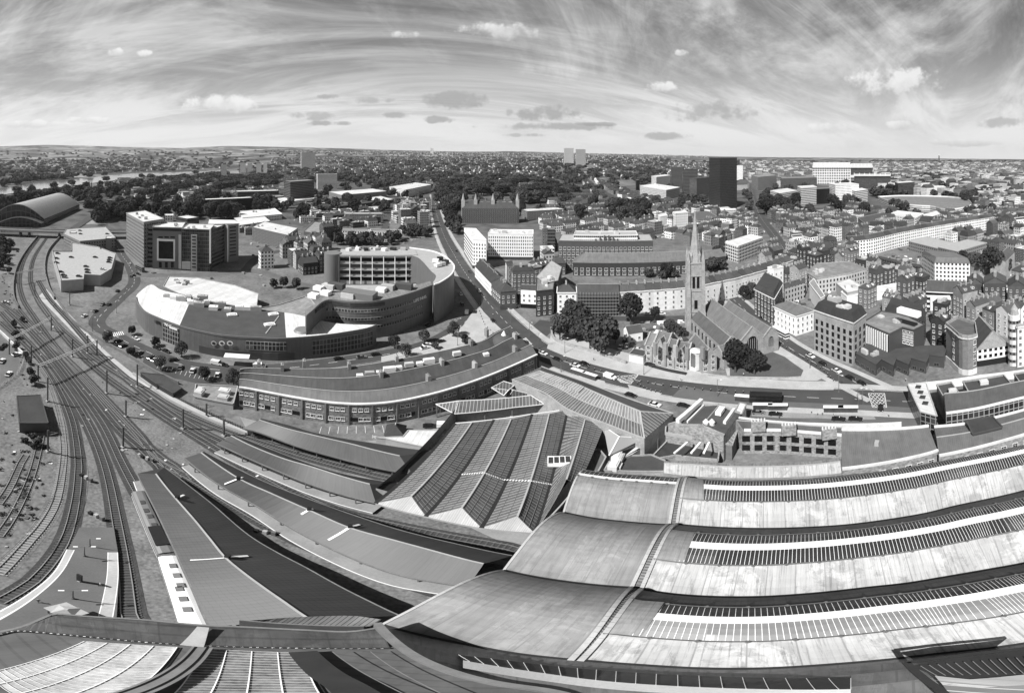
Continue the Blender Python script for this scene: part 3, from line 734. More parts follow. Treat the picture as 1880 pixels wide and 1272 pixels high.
def canopy(label, left, ridge, right, zr, ze, n=36, mat='canopy_tile', hip0=True, hip1=False, vents=(), platform=True, plw=1.6):
    A = resample([P(x, y, ze) for x, y in left], n); R = resample([P(x, y, zr) for x, y in ridge], n); B = resample([P(x, y, ze) for x, y in right], n)
    r0 = thing('platform_canopy', label, 'canopy', (R[n//2].x, R[n//2].y, 0), 'long canopies over the platforms')
    b = MB(); b.strip(R, A); b.build('roof_slope', mat, r0, True); b = MB(); b.strip(B, R); b.build('roof_slope', mat, r0, True)
    b = MB()
    if hip0: b.face([A[0], R[0], B[0]])
    if hip1: b.face([B[-1], R[-1], A[-1]])
    if b.f: b.build('hip_end', mat, r0)
    g = MB()
    for i in range(n): g.beam(R[i]+Vector((0,0,.08)), R[i+1]+Vector((0,0,.08)), .3, .16)
    g.build('ridge_capping', 'concrete', r0)
    for L_ in (A, B):
        g = MB(); [g.beam(L_[i]-Vector((0,0,.2)), L_[i+1]-Vector((0,0,.2)), .25, .5) for i in range(n)]; g.build('fascia', 'stone_dark', r0)
    g = MB(); C = [a.lerp(c, .5) for a, c in zip(A, B)]
    Ai = [c.lerp(a, .55) for a, c in zip(A, C)]; Bi = [c.lerp(a, .55) for a, c in zip(B, C)]
    Ai = [Vector((q.x, q.y, 3.4)) for q in Ai]; Bi = [Vector((q.x, q.y, 3.4)) for q in Bi]
    for L_ in (Ai, Bi): g = MB(); g.strip([Vector((q.x, q.y, 1)) for q in L_], L_); g.build('wall', 'brick_dark', r0)
    for i in range(2, n, 5):
        g = MB(); q = A[i].lerp(C[i], .18); g.beam((q.x, q.y, 1), (q.x, q.y, ze), .22); g.build('post', 'grey_metal', r0)
    for (x, y, rot, ln) in vents:
        v = MB(); q = P(x, y, zr); v.box((q.x, q.y, zr-.1), .7, .7, 1.2, rot); v.build('vent', 'black_metal', r0)
        v = MB(); i = min(range(n), key=lambda k: (R[k]-q).length); d = (A[i]-R[i]).normalized(); s0 = q+Vector((0,0,.15)); v.beam(s0, s0+d*ln, .55, .1); d2 = (B[i]-R[i]).normalized(); v.beam(s0, s0+d2*ln*.55, .5, .1)
        v.build('access_board', 'white_paint', r0)
    if platform:
        Aw = [c+(a-c)*1.22 for a, c in zip(A, C)]; Bw = [c+(a-c)*1.05 for a, c in zip(B, C)]
        pw = MB(); ta = [Vector((q.x, q.y, .95)) for q in Aw]; tb = [Vector((q.x, q.y, .95)) for q in Bw]; pw.strip(tb, ta)
        for L_ in (ta, tb): pw.strip([Vector((q.x, q.y, 0)) for q in L_], L_)
        pt = pw.build('platform', 'paving', None); tag(pt, kind='structure')
        ed = MB()
        for L_ in (ta,): ed.strip([Vector((q.x, q.y, .962)) for q in offset(L_, -.25)], [Vector((q.x, q.y, .962)) for q in offset(L_, -.05)])
        tag(ed.build('platform_edge_line', 'white_paint', None), kind='structure')
    FOOT.append([(q.x, q.y) for q in A]+[(q.x, q.y) for q in B[::-1]])
    return r0
canopy('widest tiled canopy with pale and very dark slopes, beside the parked train', [(252,869),(288,941),(323,1015),(352,1080),(384,1150)], [(286,870),(345,941),(380,983),(412,1022),(445,1050),(480,1076),(520,1104),(562,1133)], [(302,858),(334,882),(390,926),(460,985),(510,1015),(571,1047),(660,1095),(734,1130)], 8.7, 4.6, vents=[(326,914,.3,5),(418,1023,.2,6)])
canopy('long narrow tiled canopy next to the widest one, bordered by a bright platform edge', [(339,841),(400,888),(470,928),(540,972),(608,1007),(720,1052),(790,1067),(857,1077)], [(369,831),(441,880),(500,907),(568,937),(642,969),(720,991),(794,1011),(888,1035)], [(375,829),(430,858),(480,882),(571,918),(650,946),(720,969),(831,997),(940,1020)], 8.4, 4.8, vents=[(438,879,.3,4),(568,936,.3,2),(643,968,.3,5)], mat='canopy_sheet')
canopy('slim hipped canopy running up to the first white gable of the glazed roof', [(398,814),(430,829),(500,860),(571,889),(630,908),(690,923)], [(424,800),(460,818),(520,842),(571,857),(625,874),(679,889)], [(432,799),(480,818),(534,839),(608,864),(670,878),(734,887)], 8.0, 4.8, hip1=True, mat='canopy_sheet')
canopy('slim dark hipped canopy nearest the stone parcels building', [(446,786),(480,795),(549,820),(620,840),(690,858),(757,870)], [(476,771),(530,788),(575,799),(640,814),(690,827),(734,837)], [(480,768),(530,780),(582,795),(683,813),(740,822),(794,828)], 7.2, 4.8, hip1=True, mat='canopy_sheet', platform=False)

ribbed('hip_sheet', .40, .5, .3, .1, stain=.3, stainv=.2)
cr = thing('concourse_roof', 'broad ridge and furrow glazed roof with white hipped ends next to the barrel roofs', 'glass roof', P(930, 860, 0))
ze, zr = 8.2, 11.4
RD = [((755,911),(866,776)), ((848,932),(938,770)), ((950,948),(1008,760)), ((1040,880),(1074,770))]
VD = [((690,924),(836,778)), ((782,948),(907,771)), ((884,969),(977,761)), ((981,978),(1042,752)), ((1062,890),(1110,779))]
for i, (ra, rb) in enumerate(RD):
    Ra, Rb = P(*ra, zr), P(*rb, zr); La, Lb = P(*VD[i][0], ze), P(*VD[i][1], ze); Qa, Qb = P(*VD[i+1][0], ze), P(*VD[i+1][1], ze)
    n = 24; rr_ = [Ra.lerp(Rb, j/n) for j in range(n+1)]; ll = [La.lerp(Lb, j/n) for j in range(n+1)]; qq = [Qa.lerp(Qb, j/n) for j in range(n+1)]
    for nm, X, Y in (('l', ll, rr_), ('r', rr_, qq)):
        b = MB(); b.strip(Y, X); o = b.build('glazed_slope', 'glazed_roof', cr)
        g = MB()
        for f in (.34, .67): 
            for j in range(n): g.beam(X[j].lerp(Y[j], f)+Vector((0,0,.06)), X[j+1].lerp(Y[j+1], f)+Vector((0,0,.06)), .08, .08)
        g.build('purlin', 'gutter_lead', cr)
    if i < 3:
        b = MB(); b.face([La, Qa, Ra], 0, [(0,0),(12,0),(6,5)]); b.build('hip_end', 'hip_sheet', cr)
    g = MB(); g.beam(Ra+Vector((0,0,.1)), Rb+Vector((0,0,.1)), .35, .2); g.build('ridge_capping', 'concrete', cr)
    g = MB(); g.beam(La+Vector((0,0,.12)), Lb+Vector((0,0,.12)), .8, .25); g.build('valley_gutter', 'black_gutter', cr)
g = MB()
for a, c in zip([P(*v[0], ze-.4) for v in VD], [P(*v[0], ze-.4) for v in VD[1:]]): g.beam(a, c, .3, .9)
g.build('fascia', 'concrete', cr); g = MB()
for a, c in zip([P(*v[1], ze-.3) for v in VD], [P(*v[1], ze-.3) for v in VD[1:]]): g.beam(a, c, .3, .7)
g.build('fascia', 'white_paint', cr)
g = MB(); pts = [P(*v[0], 0) for v in VD]+[P(*v[1], 0) for v in VD[::-1]]
for a, c in zip(pts, pts[1:]+pts[:1]): g.wallq(a, c, 0, ze-.8)
g.build('wall', 'stone', cr)
FOOT.append([(q.x, q.y) for q in pts])
# cross walkway of white boards
g = MB(); wl = [P(x, y, zz) for (x, y), zz in (((848,872),ze),((889,869),zr),((925,882),ze),((975,884),zr),((1015,891),ze))]
for a, c in zip(wl, wl[1:]):
    m = 9
    for j in range(m): q0 = a.lerp(c, j/m)+Vector((0,0,.35)); q1 = a.lerp(c, (j+.55)/m)+Vector((0,0,.35)); g.beam(q0, q1, .5, .1)
g.build('crawl_board', 'white_paint', cr)
# eastern gable piece
pe = thing('glazed_hip_roof', 'small triangular glazed roof with a white ridge at the corner of the long portico roof', 'glass roof', P(1150, 820, 0))
a, b_, c_, d_ = P(1137,801,zr), P(1183,804,ze), P(1118,836,ze), P(1108,782,ze)
b = MB(); b.face([c_, b_, a]); b.build('glazed_slope', 'glazed_roof', pe); b = MB(); b.face([d_, c_, a]); b.build('glazed_slope', 'glazed_roof', pe); g = MB(); g.beam(a, c_, .3, .2); g.beam(a, d_, .3, .2); g.beam(a, b_, .3, .2); g.build('ridge_capping', 'white_paint', pe)
g = MB(); g.wallq(c_, b_, 0, ze-.05); g.build('wall', 'glass_mid', pe)

pr = thing('portico_roof', 'long glazed hipped roof with a dark lead strip along the road and the taxi rank', 'glass roof', P(1100, 740, 0))
ze, zr = 11.5, 14.5; n = 30
N0 = resample([P(994,673,ze), P(1075,702,ze), P(1160,734,ze), P(1236,759,ze)], n); RR = resample([P(992,682,zr-.8), P(1060,710,zr-.3), P(1120,733,zr-.3), P(1175,757,zr-.3)], n)
RR = resample([P(991,681,zr), P(1050,702,zr), P(1110,728,zr), P(1175,755,zr)], n)
S0 = resample([P(940,697,ze), P(1000,722,ze), P(1042,751,ze), P(1110,777,ze), P(1183,805,ze)], n)
MM = [a.lerp(c, .5) for a, c in zip(RR, S0)]
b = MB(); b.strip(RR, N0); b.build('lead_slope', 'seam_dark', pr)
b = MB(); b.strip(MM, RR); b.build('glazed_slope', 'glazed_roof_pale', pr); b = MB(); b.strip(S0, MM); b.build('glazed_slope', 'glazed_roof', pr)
b = MB(); b.face([S0[-1], N0[-1], RR[-1]], 0, [(0,0),(14,0),(7,6)]); b.build('hip_end', 'glazed_roof', pr); b = MB(); b.face([N0[0], S0[0], RR[0]], 0, [(0,0),(14,0),(7,6)]); b.build('hip_end', 'glazed_roof', pr)
g = MB()
for L_ in (N0, RR, S0, MM):
    w_ = .16 if L_ is MM else .4
    for i in range(n): g.beam(L_[i]+Vector((0,0,.1)), L_[i+1]+Vector((0,0,.1)), w_, .25)
g.beam(RR[-1], N0[-1], .4, .3); g.beam(RR[-1], S0[-1], .4, .3); g.beam(RR[0], S0[0], .3, .3)
g.build('ridge_capping', 'concrete', pr)
lm = MB(); l0 = [q+Vector((0,0,.5)) for q in RR[3:15]]; l1 = [a.lerp(c, .3)+Vector((0,0,.5)) for a, c in zip(RR, S0)][3:15]; lm.strip(l1, l0); lm.strip([q-Vector((0,0,.6)) for q in l1], l1); lm.build('lantern', 'glazed_roof_pale', pr)
g = MB(); pts = N0[::5]+S0[::-5]
for a, c in zip(pts, pts[1:]+pts[:1]): g.wallq(c, a, 0, ze-.1)
g.build('wall', 'stone', pr); FOOT.append([(q.x, q.y) for q in pts])
# glazed canopy wing
wg = thing('glazed_wing_roof', 'glazed lean-to wing with white hips over the parked cars beside the concourse roof', 'glass roof', P(900, 730, 0))
zz0, zz1 = 6.5, 9.0
for pts, uv in (([P(835,760,zz0), P(945,748,zz0), P(1000,742,zz0), P(975,726,zz1), P(842,736,zz1)], 1), ([P(800,742,zz0), P(835,760,zz0), P(842,736,zz1)], 0), ([P(902,712,zz0), P(925,726,zz1), P(934,716,zz1+1)], 0), ([P(902,712,zz0), P(934,716,zz1+1), P(946,706,zz1), P(925,700,zz0)], 0), ([P(932,730,zz0), P(984,726,zz0), P(943,716,zz1+1)], 0), ([P(932,730,zz0), P(943,716,zz1+1), P(925,712,zz0)], 0)):
    pts = pts if area2(pts) > 0 else pts[::-1]
    b = MB(); b.face(pts, 0, [(q.x, q.y) for q in pts]); b.build('glazed_slope', 'glazed_roof', wg); g = MB()
    for a, c in zip(pts, pts[1:]+pts[:1]): g.beam(a+Vector((0,0,.05)), c+Vector((0,0,.05)), .22, .2)
    g.build('ridge_capping', 'white_paint', wg)
for x, y in ((838,758),(890,752),(940,747),(802,742)):
    q = P(x, y, zz0); g = MB(); g.beam((q.x, q.y, 0), q, .3); g.build('post', 'grey_metal', wg)
# open flat roof parts between concourse and portico: dark flat roofs behind the barrels

winmat('w_brick', .075, 2.6, 3.2, .42, .50, .03, frame=.45)
winmat('w_brickdark', .038, 2.6, 3.2, .42, .50, .02, frame=.30)
winmat('w_stone', .42, 2.6, 3.4, .42, .56, .03)
winmat('w_white', .76, 2.8, 3.2, .50, .50, .02, ov=.08)
winmat('w_band', .60, 1.6, 3.4, .86, .44, .03, ov=.12)
winmat('w_banddark', .085, 1.6, 3.4, .86, .55, .02)
winmat('w_fin', .62, 1.5, 60, .52, .96, .03)
winmat('w_tower', .028, 1.3, 3.0, .5, .62, .012, var=.1)
winmat('w_stand', .66, 8, 9, .62, .62, .08)
winmat('w_comb', .62, 1.4, 3.4, .45, .7, .05)
winmat('w_grey', .21, 2.8, 3.2, .46, .46, .03)
winmat('w_curtain', .10, 1.5, 3.3, .86, .82, .03)
plain('chimney_brick', .30, .2, 1, .9, ov=.3)
plain('plant_metal', .50, .12, 1, .5, ov=.3)
WM = {}
def window_mesh(style):
    """one window: surround, recessed pane, glazing bar and sill; 1 wide (x), 1 high (z), facing -y"""
    if style in WM: return WM[style]
    f_b = .03
    fr, gl = {'sash': ('white_paint', 'glass_dark'), 'dark': ('black_metal', 'glass_dark'), 'stone': ('stone_pale', 'glass_dark'), 'wide': ('cladding_grey', 'glass_dark')}[style]
    b = MB(); f = .07 if style not in ('wide', 'dark') else .04
    for x0, x1, z0, z1 in ((0,f,0,1),(1-f,1,0,1),(f,1-f,1-f,1),(f,1-f,0,f*.8)):
        b.box(((x0+x1)/2-.5, -.05, z0), x1-x0, .12, z1-z0)
    b.box((0, -.03, .48), 1-2*f, .05, .035); 
    if style != 'dark': b.box((0, -.031, f*.8), .035, .05, 1-2*f)
    b.face([(-.5+f,-.012,f*.8),(.5-f,-.012,f*.8),(.5-f,-.012,1-f),(-.5+f,-.012,1-f)], 1)
    if style in ('sash', 'stone'): b.box((0, -.10, -.07), 1.12, .22, .07)
    o = b.build('window', [fr, gl]); me = o.data; bpy.data.objects.remove(o); WM[style] = me; return me
def put_window(root, a, d, nrm_rz, s, z, w, h, style, name='window'):
    o = bpy.data.objects.new(name, window_mesh(style)); COL.objects.link(o); o.parent = root
    q = a+d*s; o.location = (q.x-root.location.x, q.y-root.location.y, z-root.location.z); o.rotation_euler = (0, 0, nrm_rz); o.scale = (w, 1, h)
    return o
NEARWIN = 330.0
def centroid(p): return sum(q[0] for q in p)/len(p), sum(q[1] for q in p)/len(p)
def ccw(p): return p if area2(p) > 0 else p[::-1]
LABN = {}
def building(name, label, cat, pts, z1, wall='brick', roof='flat', rmat=None, win=None, rh=None, parapet=.6, z0=0.0, group=None, chim=0, clutter=0, reg=True, nwin=100, ground=None, cornice=False, allwin=False, axis=None, dorm=False):
    """pts: footprint; win=(pitch, storey height, width, height, style, first sill)"""
    pts = ccw([Vector((p[0], p[1], 0)) for p in pts]); cx, cy = centroid(pts); zb = z0
    if reg: FOOT.append([(p.x, p.y) for p in pts])
    r0 = thing(name, label, cat, (cx, cy, zb), group)
    b = MB(); n = len(pts); u = 0
    for i in range(n): u = b.wallq(pts[i], pts[(i+1) % n], zb-(2 if zb else .0), z1, 0, u)
    wl = b.build('wall', wall, r0)
    rmat = rmat or {'flat': 'roof_felt', 'gable': 'slate', 'hip': 'slate', 'mansard': 'slate'}[roof]
    top = z1
    if roof == 'flat' or n != 4 and roof != 'cone':
        b = MB(); b.face([(p.x, p.y, z1-.02) for p in pts], 0, [(p.x, p.y) for p in pts]); b.build('roof', rmat, r0)
        if parapet:
            b = MB(); out = []
            for i in range(n):
                a, c = pts[i], pts[(i+1) % n]; d = (c-a).normalized(); nn = Vector((d.y, -d.x, 0)); o_ = nn*.05
                b.beam((a.x+o_.x, a.y+o_.y, z1+parapet/2-.1), (c.x+o_.x, c.y+o_.y, z1+parapet/2-.1), .35, parapet)
            b.build('parapet', 'white_paint' if 'white' in wall or wall in ('w_band', 'w_fin', 'w_comb') else 'stone' if 'stone' in wall else 'cladding_dark' if 'dark' in wall else 'stone_dark' if 'brick' in wall else 'concrete', r0)
    else:
        L01 = (pts[1]-pts[0]).length; L12 = (pts[2]-pts[1]).length
        if axis is not None:     # ridge parallel to this direction (party-wall houses in a row)
            e_ = (pts[1]-pts[0]).normalized(); first = abs(e_.dot(axis)) > .7
        else: first = L01 >= L12
        q = pts if first else [pts[1], pts[2], pts[3], pts[0]]
        L, Wd = (L01, L12) if first else (L12, L01); rh = rh if rh is not None else Wd*.38
        e = .35; c_ = Vector((cx, cy, 0)); up = lambda v, z: Vector((v.x, v.y, z))
        q2 = [v+(v-c_).normalized()*(e if axis is None else 0) for v in q]
        m1 = (q2[0]+q2[3])/2; m2 = (q2[1]+q2[2])/2; dd = (m2-m1).normalized()
        b = MB(); inset = 0 if roof == 'gable' else min(Wd*.5, L*.45)
        r1 = up(m1+dd*inset, z1+rh); r2 = up(m2-dd*inset, z1+rh)
        if roof == 'mansard':
            k = .22; q3 = [v.lerp(c_, min(.45, 2.2/max(3, (v-c_).length))) for v in q2]; zm = z1+rh
            for i in range(4):
                a, c, c3, a3 = q2[i], q2[(i+1)%4], q3[(i+1)%4], q3[i]; Lx = (c-a).length
                b.face([up(a,z1), up(c,z1), up(c3,zm), up(a3,zm)], 0, [(0,0),(Lx,0),(Lx,3),(0,3)])
            b.face([up(v,zm) for v in q3], 0, [(v.x, v.y) for v in q3]); b.build('roof', rmat, r0); top = zm
        else:
            Lx = (q2[1]-q2[0]).length; sl = math.hypot(Wd/2, rh)
            b.face([up(q2[0],z1), up(q2[1],z1), r2, r1], 0, [(0,sl),(Lx,sl),(Lx-inset,0),(inset,0)])
            b.face([up(q2[2],z1), up(q2[3],z1), r1, r2], 0, [(0,sl),(Lx,sl),(Lx-inset,0),(inset,0)])
            if inset:
                b.face([up(q2[1],z1), up(q2[2],z1), r2], 0, [(0,sl),(Wd,sl),(Wd/2,0)]); b.face([up(q2[3],z1), up(q2[0],z1), r1], 0, [(0,sl),(Wd,sl),(Wd/2,0)])
            rf = b.build('roof', rmat, r0)
            if not inset:
                g = MB(); g.face([up(q[1],z1), up(q[2],z1), up((q[1]+q[2])/2, z1+rh*.93)]); g.build('gable_wall', wall if not wall.startswith('w_') else 'brick', r0); g = MB(); g.face([up(q[3],z1), up(q[0],z1), up((q[3]+q[0])/2, z1+rh*.93)]); g.build('gable_wall', wall if not wall.startswith('w_') else 'brick', r0)
            g = MB(); g.beam(r1+Vector((0,0,.06)), r2+Vector((0,0,.06)), .3, .16); rc = g.build('ridge_tiles', 'concrete', r0); rc.parent = rf
            for j in range(chim):
                f = (j+.5)/chim if chim > 1 else .15; s_ = r1.lerp(r2, f); g = MB(); a_ = math.atan2(dd.y, dd.x); g.box((s_.x, s_.y, z1+rh*.6), .9, 1.9, rh*.4+1.5, a_); 
                for w_ in (-.6, -.2, .2, .6): g.cyl((s_.x-math.sin(a_)*w_, s_.y+math.cos(a_)*w_), .13, .11, z1+rh+1.5, z1+rh+2.0, 6)
                co = g.build('chimney', 'chimney_brick', r0); co.parent = rf
            if dorm:
                for s_ in (1, -1):
                    fa, fb = (q[0], q[1]) if s_ > 0 else (q[3], q[2]); mid = (fa+fb)/2
                    if (mid-c_).dot(mid) > 0: continue
                    nd_ = max(1, int(L/4.2))
                    for j in range(nd_):
                        k_ = fa.lerp(fb, (j+.5)/nd_).lerp(c_+(fa.lerp(fb, (j+.5)/nd_)-mid), .32); g = MB(); a_ = math.atan2(dd.y, dd.x); g.box((k_.x, k_.y, z1+rh*.28), 1.5, 1.9, 1.35, a_, 0, 2)
                        nn_ = (mid-c_).normalized(); g.box((k_.x+nn_.x*.93, k_.y+nn_.y*.93, z1+rh*.28+.3), .95, .1, .85, a_, 1); co = g.build('dormer', ['white_render', 'glass_dark', 'roof_felt'], r0); co.parent = rf
    if cornice:
        b = MB()
        for i in range(n):
            a, c = pts[i], pts[(i+1) % n]
            b.beam((a.x, a.y, z1-.3), (c.x, c.y, z1-.3), .9, .5)
        b.build('cornice', 'stone_pale' if 'stone' in wall else 'white_paint', r0)
    if ground:   # a ground floor of shop fronts
        for i in range(n):
            a, c = pts[i], pts[(i+1) % n]; d = (c-a).normalized(); nn = Vector((d.y, -d.x, 0))
            if nn.dot(Vector((0,0,0))-(a+c)/2) < 0: continue
            b = MB(); b.beam(Vector((a.x,a.y,zb+1.5))+nn*.08, Vector((c.x,c.y,zb+1.5))+nn*.08, .3, 2.8); b.build('shop_front', ground, r0)
    rr = random.Random(int(abs(cx*13+cy*7)))
    if clutter and (roof == 'flat' or roof == 'mansard'):
        for j in range(clutter):
            for _ in range(8):
                f = rr.random(); g_ = rr.random(); x = pts[0].x+(pts[1].x-pts[0].x)*f*.8+(pts[-1].x-pts[0].x)*g_*.8; y = pts[0].y+(pts[1].y-pts[0].y)*f*.8+(pts[-1].y-pts[0].y)*g_*.8
                if inpoly(x, y, [(cx+(p.x-cx)*.82, cy+(p.y-cy)*.82) for p in pts]): break
            else: continue
            b = MB(); a_ = math.atan2(pts[1].y-pts[0].y, pts[1].x-pts[0].x); sx_, sy_, sz_ = rr.uniform(1.2,4.5), rr.uniform(1.2,3.2), rr.uniform(.8,2.4)
            b.box((x, y, top), sx_, sy_, sz_, a_); b.box((x, y, top+sz_), sx_*.7, sy_*.7, .25, a_); b.build('roof_plant', 'plant_metal', r0)
    if win:
        pitch, st, ww, wh, style = win[:5]; sill = win[5] if len(win) > 5 else 1.0; cand = []
        for i in range(n):
            a, c = pts[i], pts[(i+1) % n]; L = (c-a).length; d = (c-a)/max(L, .01); nn = Vector((d.y, -d.x, 0))
            if L < pitch*.9: continue
            if not allwin and nn.dot(-((a+c)/2)) < 0: continue
            nc = max(1, int((L-.6)/pitch)); rows = max(1, int((z1-zb-.6)/st)); rz = math.atan2(d.y, d.x)
            for r_ in range(rows):
                if ground and r_ == 0: continue
                for k in range(nc): s_ = (k+.5)*L/nc; cand.append((((a+d*s_)).length, a, d, rz, s_, zb+r_*st+sill, nn))
        cand.sort(key=lambda t_: t_[0])
        if len(cand) > nwin:
            b = MB()
            for (_, a, d, rz, s_, z, nn) in cand[nwin:]:
                q = a+d*s_
                me = window_mesh(style)
                ca, sa = math.cos(rz), math.sin(rz)
                for pl in me.polygons: b.face([(q.x+me.vertices[v].co.x*ww*ca-me.vertices[v].co.y*sa, q.y+me.vertices[v].co.x*ww*sa+me.vertices[v].co.y*ca, z+me.vertices[v].co.z*wh) for v in pl.vertices], pl.material_index)
            mm = [k.name for k in window_mesh(style).materials]; tag(b.build('window', mm, r0), kind='stuff')
        for (_, a, d, rz, s_, z, nn) in cand[:nwin]: put_window(r0, a, d, rz, s_, z, ww, wh, style)
    return r0
def box3(A, B, C, yb, depth_from=None):
    """roof corners A left, B nearest, C right (photo pixels) and the foot row of corner B -> footprint and height"""
    g = G(B[0], yb); h = H-math.hypot(g.x, g.y)*math.tan((B[1]-Y0)*S); zb = g.z
    if B[1] < Y0+38:      # far off: corner angle from the seen widths of the two faces
        rb = math.hypot(g.x, g.y); b_ = Vector((g.x, g.y, h)); view = Vector((g.x, g.y, 0))/rb; rt = Vector((view.y, -view.x, 0))
        wa, wc = max(.5, B[0]-A[0]), max(.5, C[0]-B[0]); th = min(1.1, max(.12, math.atan2(wa, wc)))
        def hit(px, d):
            s_, c_ = ground_dir(px); den = d.x*c_-d.y*s_
            return max(4.0, min(260.0, (g.y*s_-g.x*c_)/den if abs(den) > 1e-6 else 10))
        dc = rt*math.cos(th)+view*math.sin(th); da = -rt*math.sin(th)+view*math.cos(th)
        a = b_+da*hit(A[0], da); c = b_+dc*hit(C[0], dc)
        if wa < 4: a = b_+da*max(10, min(24, (c-b_).length*.5))
        return [a, b_, c, a+c-b_], h, zb
    a, b_, c = P(A[0], A[1], h), P(B[0], B[1], h), P(C[0], C[1], h)
    return [a, b_, c, a+c-b_], h, zb
def front2(B, C, yb, depth):
    """front edge B-C at eave level, foot row under B, depth in metres away from the camera"""
    g = G(B[0], yb); h = H-math.hypot(g.x, g.y)*math.tan((B[1]-Y0)*S)
    if B[1] < Y0+12:
        b_ = Vector((g.x, g.y, h)); r_ = math.hypot(g.x, g.y); s_, c_ = ground_dir(C[0]); c = Vector((r_*s_, r_*c_, h))
    else: b_, c = P(B[0], B[1], h), P(C[0], C[1], h)
    d = (c-b_).normalized(); nn = Vector((-d.y, d.x, 0))
    if nn.dot(b_) < 0: nn = -nn
    return [b_, c, c+nn*depth, b_+nn*depth], h, g.z
def F2(name, label, cat, B, C, yb, depth, **k):
    p, h, z = front2(B, C, yb, depth); return building(name, label, cat, p, h, z0=z, **k)
def B3(name, label, cat, A, B, C, yb, **k):
    p, h, z = box3(A, B, C, yb); return building(name, label, cat, p, h, z0=z, **k)
def PB(name, label, cat, pxs, yt_yb, **k):
    """polygon of roof pixels; yt_yb = (x, roof row, foot row) fixes the height"""
    x, yt, yb = yt_yb; g = G(x, yb); h = H-math.hypot(g.x, g.y)*math.tan((yt-Y0)*S); return building(name, label, cat, [P(a, b_, h) for a, b_ in pxs], h, z0=g.z, **k)
SA = (2.7, 3.3, 1.25, 1.7, 'sash', 1.1)

PALE = (2.6, 3.1, 1.4, 1.4, 'dark', 1.0)
B3('apartment_block', 'tall pale apartment slab behind the curved balcony block, its long side running away', 'apartment block', (232,391), (264,408), (301,402), 491, wall='w_grey', rmat='roof_white', clutter=4)
ap = F2('apartment_block', 'grey block with one huge square dark window framed in white and curved balconies', 'apartment block', (280,417), (334,418.5), 493, 26, wall='cladding_grey', rmat='roof_white', clutter=3)
def on_front(root, B, C, yb, x0, x1, y0, y1, mat, name, off=.3, th=.3):
    p, h, z = front2(B, C, yb, 1); d = (p[1]-p[0]).normalized(); L = (p[1]-p[0]).length; nn = Vector((d.y, -d.x, 0))
    if nn.dot(p[0]) > 0: nn = -nn
    def s_at(px):
        k = math.tan((px-X0)*S); # x/y = k
        a = p[0]; den = d.x-k*d.y; return (k*a.y-a.x)/den
    s0, s1 = s_at(x0), s_at(x1); q = p[0]+d*((s0+s1)/2); r = math.hypot(q.x, q.y)
    zt, zb_ = H-r*math.tan((y0-Y0)*S), H-r*math.tan((y1-Y0)*S)
    b = MB(); c_ = q+nn*off; b.box((c_.x, c_.y, zb_), abs(s1-s0), th, zt-zb_, math.atan2(d.y, d.x)); return b.build(name, mat, root)
Bc = ((280,417),(334,418.5),493)
on_front(ap, *Bc, 288.5, 321.5, 439, 478.5, 'white_paint', 'window_frame', .3, .8)
on_front(ap, *Bc, 291.5, 318.5, 442.5, 474.5, 'glass_dark', 'window', .75, .2)
for k, x in enumerate((291,302,313)): on_front(ap, *Bc, x, x+8, 434, 436.5, 'glass_dark', 'window'); on_front(ap, *Bc, x+1, x+6, 481, 491, 'glass_dark', 'window')
on_front(ap, *Bc, 281, 333, 419.5, 424, 'black_metal', 'painted_shadow_gap', .1, .3)  # black strip along the top, painted as the shade of a gap
# curved balcony end
g = G(272, 492); h_ap = H-math.hypot(g.x, g.y)*math.tan((415-Y0)*S); cc = P(279, 410.5, h_ap); rad = 7.5
cyl = MB(); cyl.cyl((cc.x, cc.y), rad, rad, 0, h_ap, 24); o = cyl.build('curved_wall', 'cladding_grey', ap)
for k in range(8):
    z = 4+k*(h_ap-5)/8; c2 = MB(); c2.cyl((cc.x, cc.y), rad+.15, rad+.15, z, z+1.7, 24, cap=False); c2.build('window', 'glass_dark', ap)
    c2 = MB(); c2.cyl((cc.x, cc.y), rad+.9, rad+.9, z-1.3, z-.2, 24); c2.build('balcony', 'cladding_grey', ap)
B2 = ((334,420),(385,422),496)
a2 = F2('apartment_block', 'dark glazed apartment block with one pale vertical strip of windows', 'apartment block', *B2, 24, wall='w_curtain', rmat='roof_white', clutter=3)
on_front(a2, *B2, 351, 362, 430.5, 497, 'concrete', 'stair_strip', .35, .5)
on_front(a2, *B2, 328, 333, 431, 493, 'concrete', 'stair_strip', .3, .4)
for k in range(10): on_front(a2, *B2, 353, 360, 433+k*6.2, 435.2+k*6.2, 'glass_dark', 'window', .7, .1)
on_front(a2, *B2, 384.5, 387.5, 420, 483, 'white_paint', 'fin', .6, .8)
on_front(a2, *B2, 334, 350, 480, 494, 'concrete', 'ground_floor', .25, .4)
F2('apartment_block', 'recessed dark block between the pale fin and the striped end tower', 'apartment block', (387,422), (412,413.5), 494, 14, wall='w_banddark', rmat='roof_white')
B4 = ((417,413.5),(438,411.5),482)
a4 = F2('apartment_block', 'grey end tower with stacked slot windows and an oversailing white roof', 'apartment block', *B4, 22, wall='cladding_grey', rmat='roof_white')
for k in range(9): on_front(a4, *B4, 421.5, 433, 416+k*6.4, 418+k*6.4, 'glass_dark', 'window', .25, .15)
on_front(a4, *B4, 416.6, 418.6, 413.5, 480, 'white_paint', 'fin', .4, .5)
p_, h_, z_ = front2(*B4, 22); b = MB(); q0 = P(380, 407, h_+1.0); 
b.prism(ccw([Vector(q) for q in (P(382,411,h_+1), P(440,410,h_+1), P(430,404,h_+1), P(384,403,h_+1))]), h_+.5, h_+1.1); b.build('oversailing_roof', 'roof_white', a4)
F2('apartment_block', 'lower white-fronted block with rows of small square windows behind the balcony block', 'apartment block', (303,396), (318,396), 440, 12, wall='w_white', rmat='roof_white')
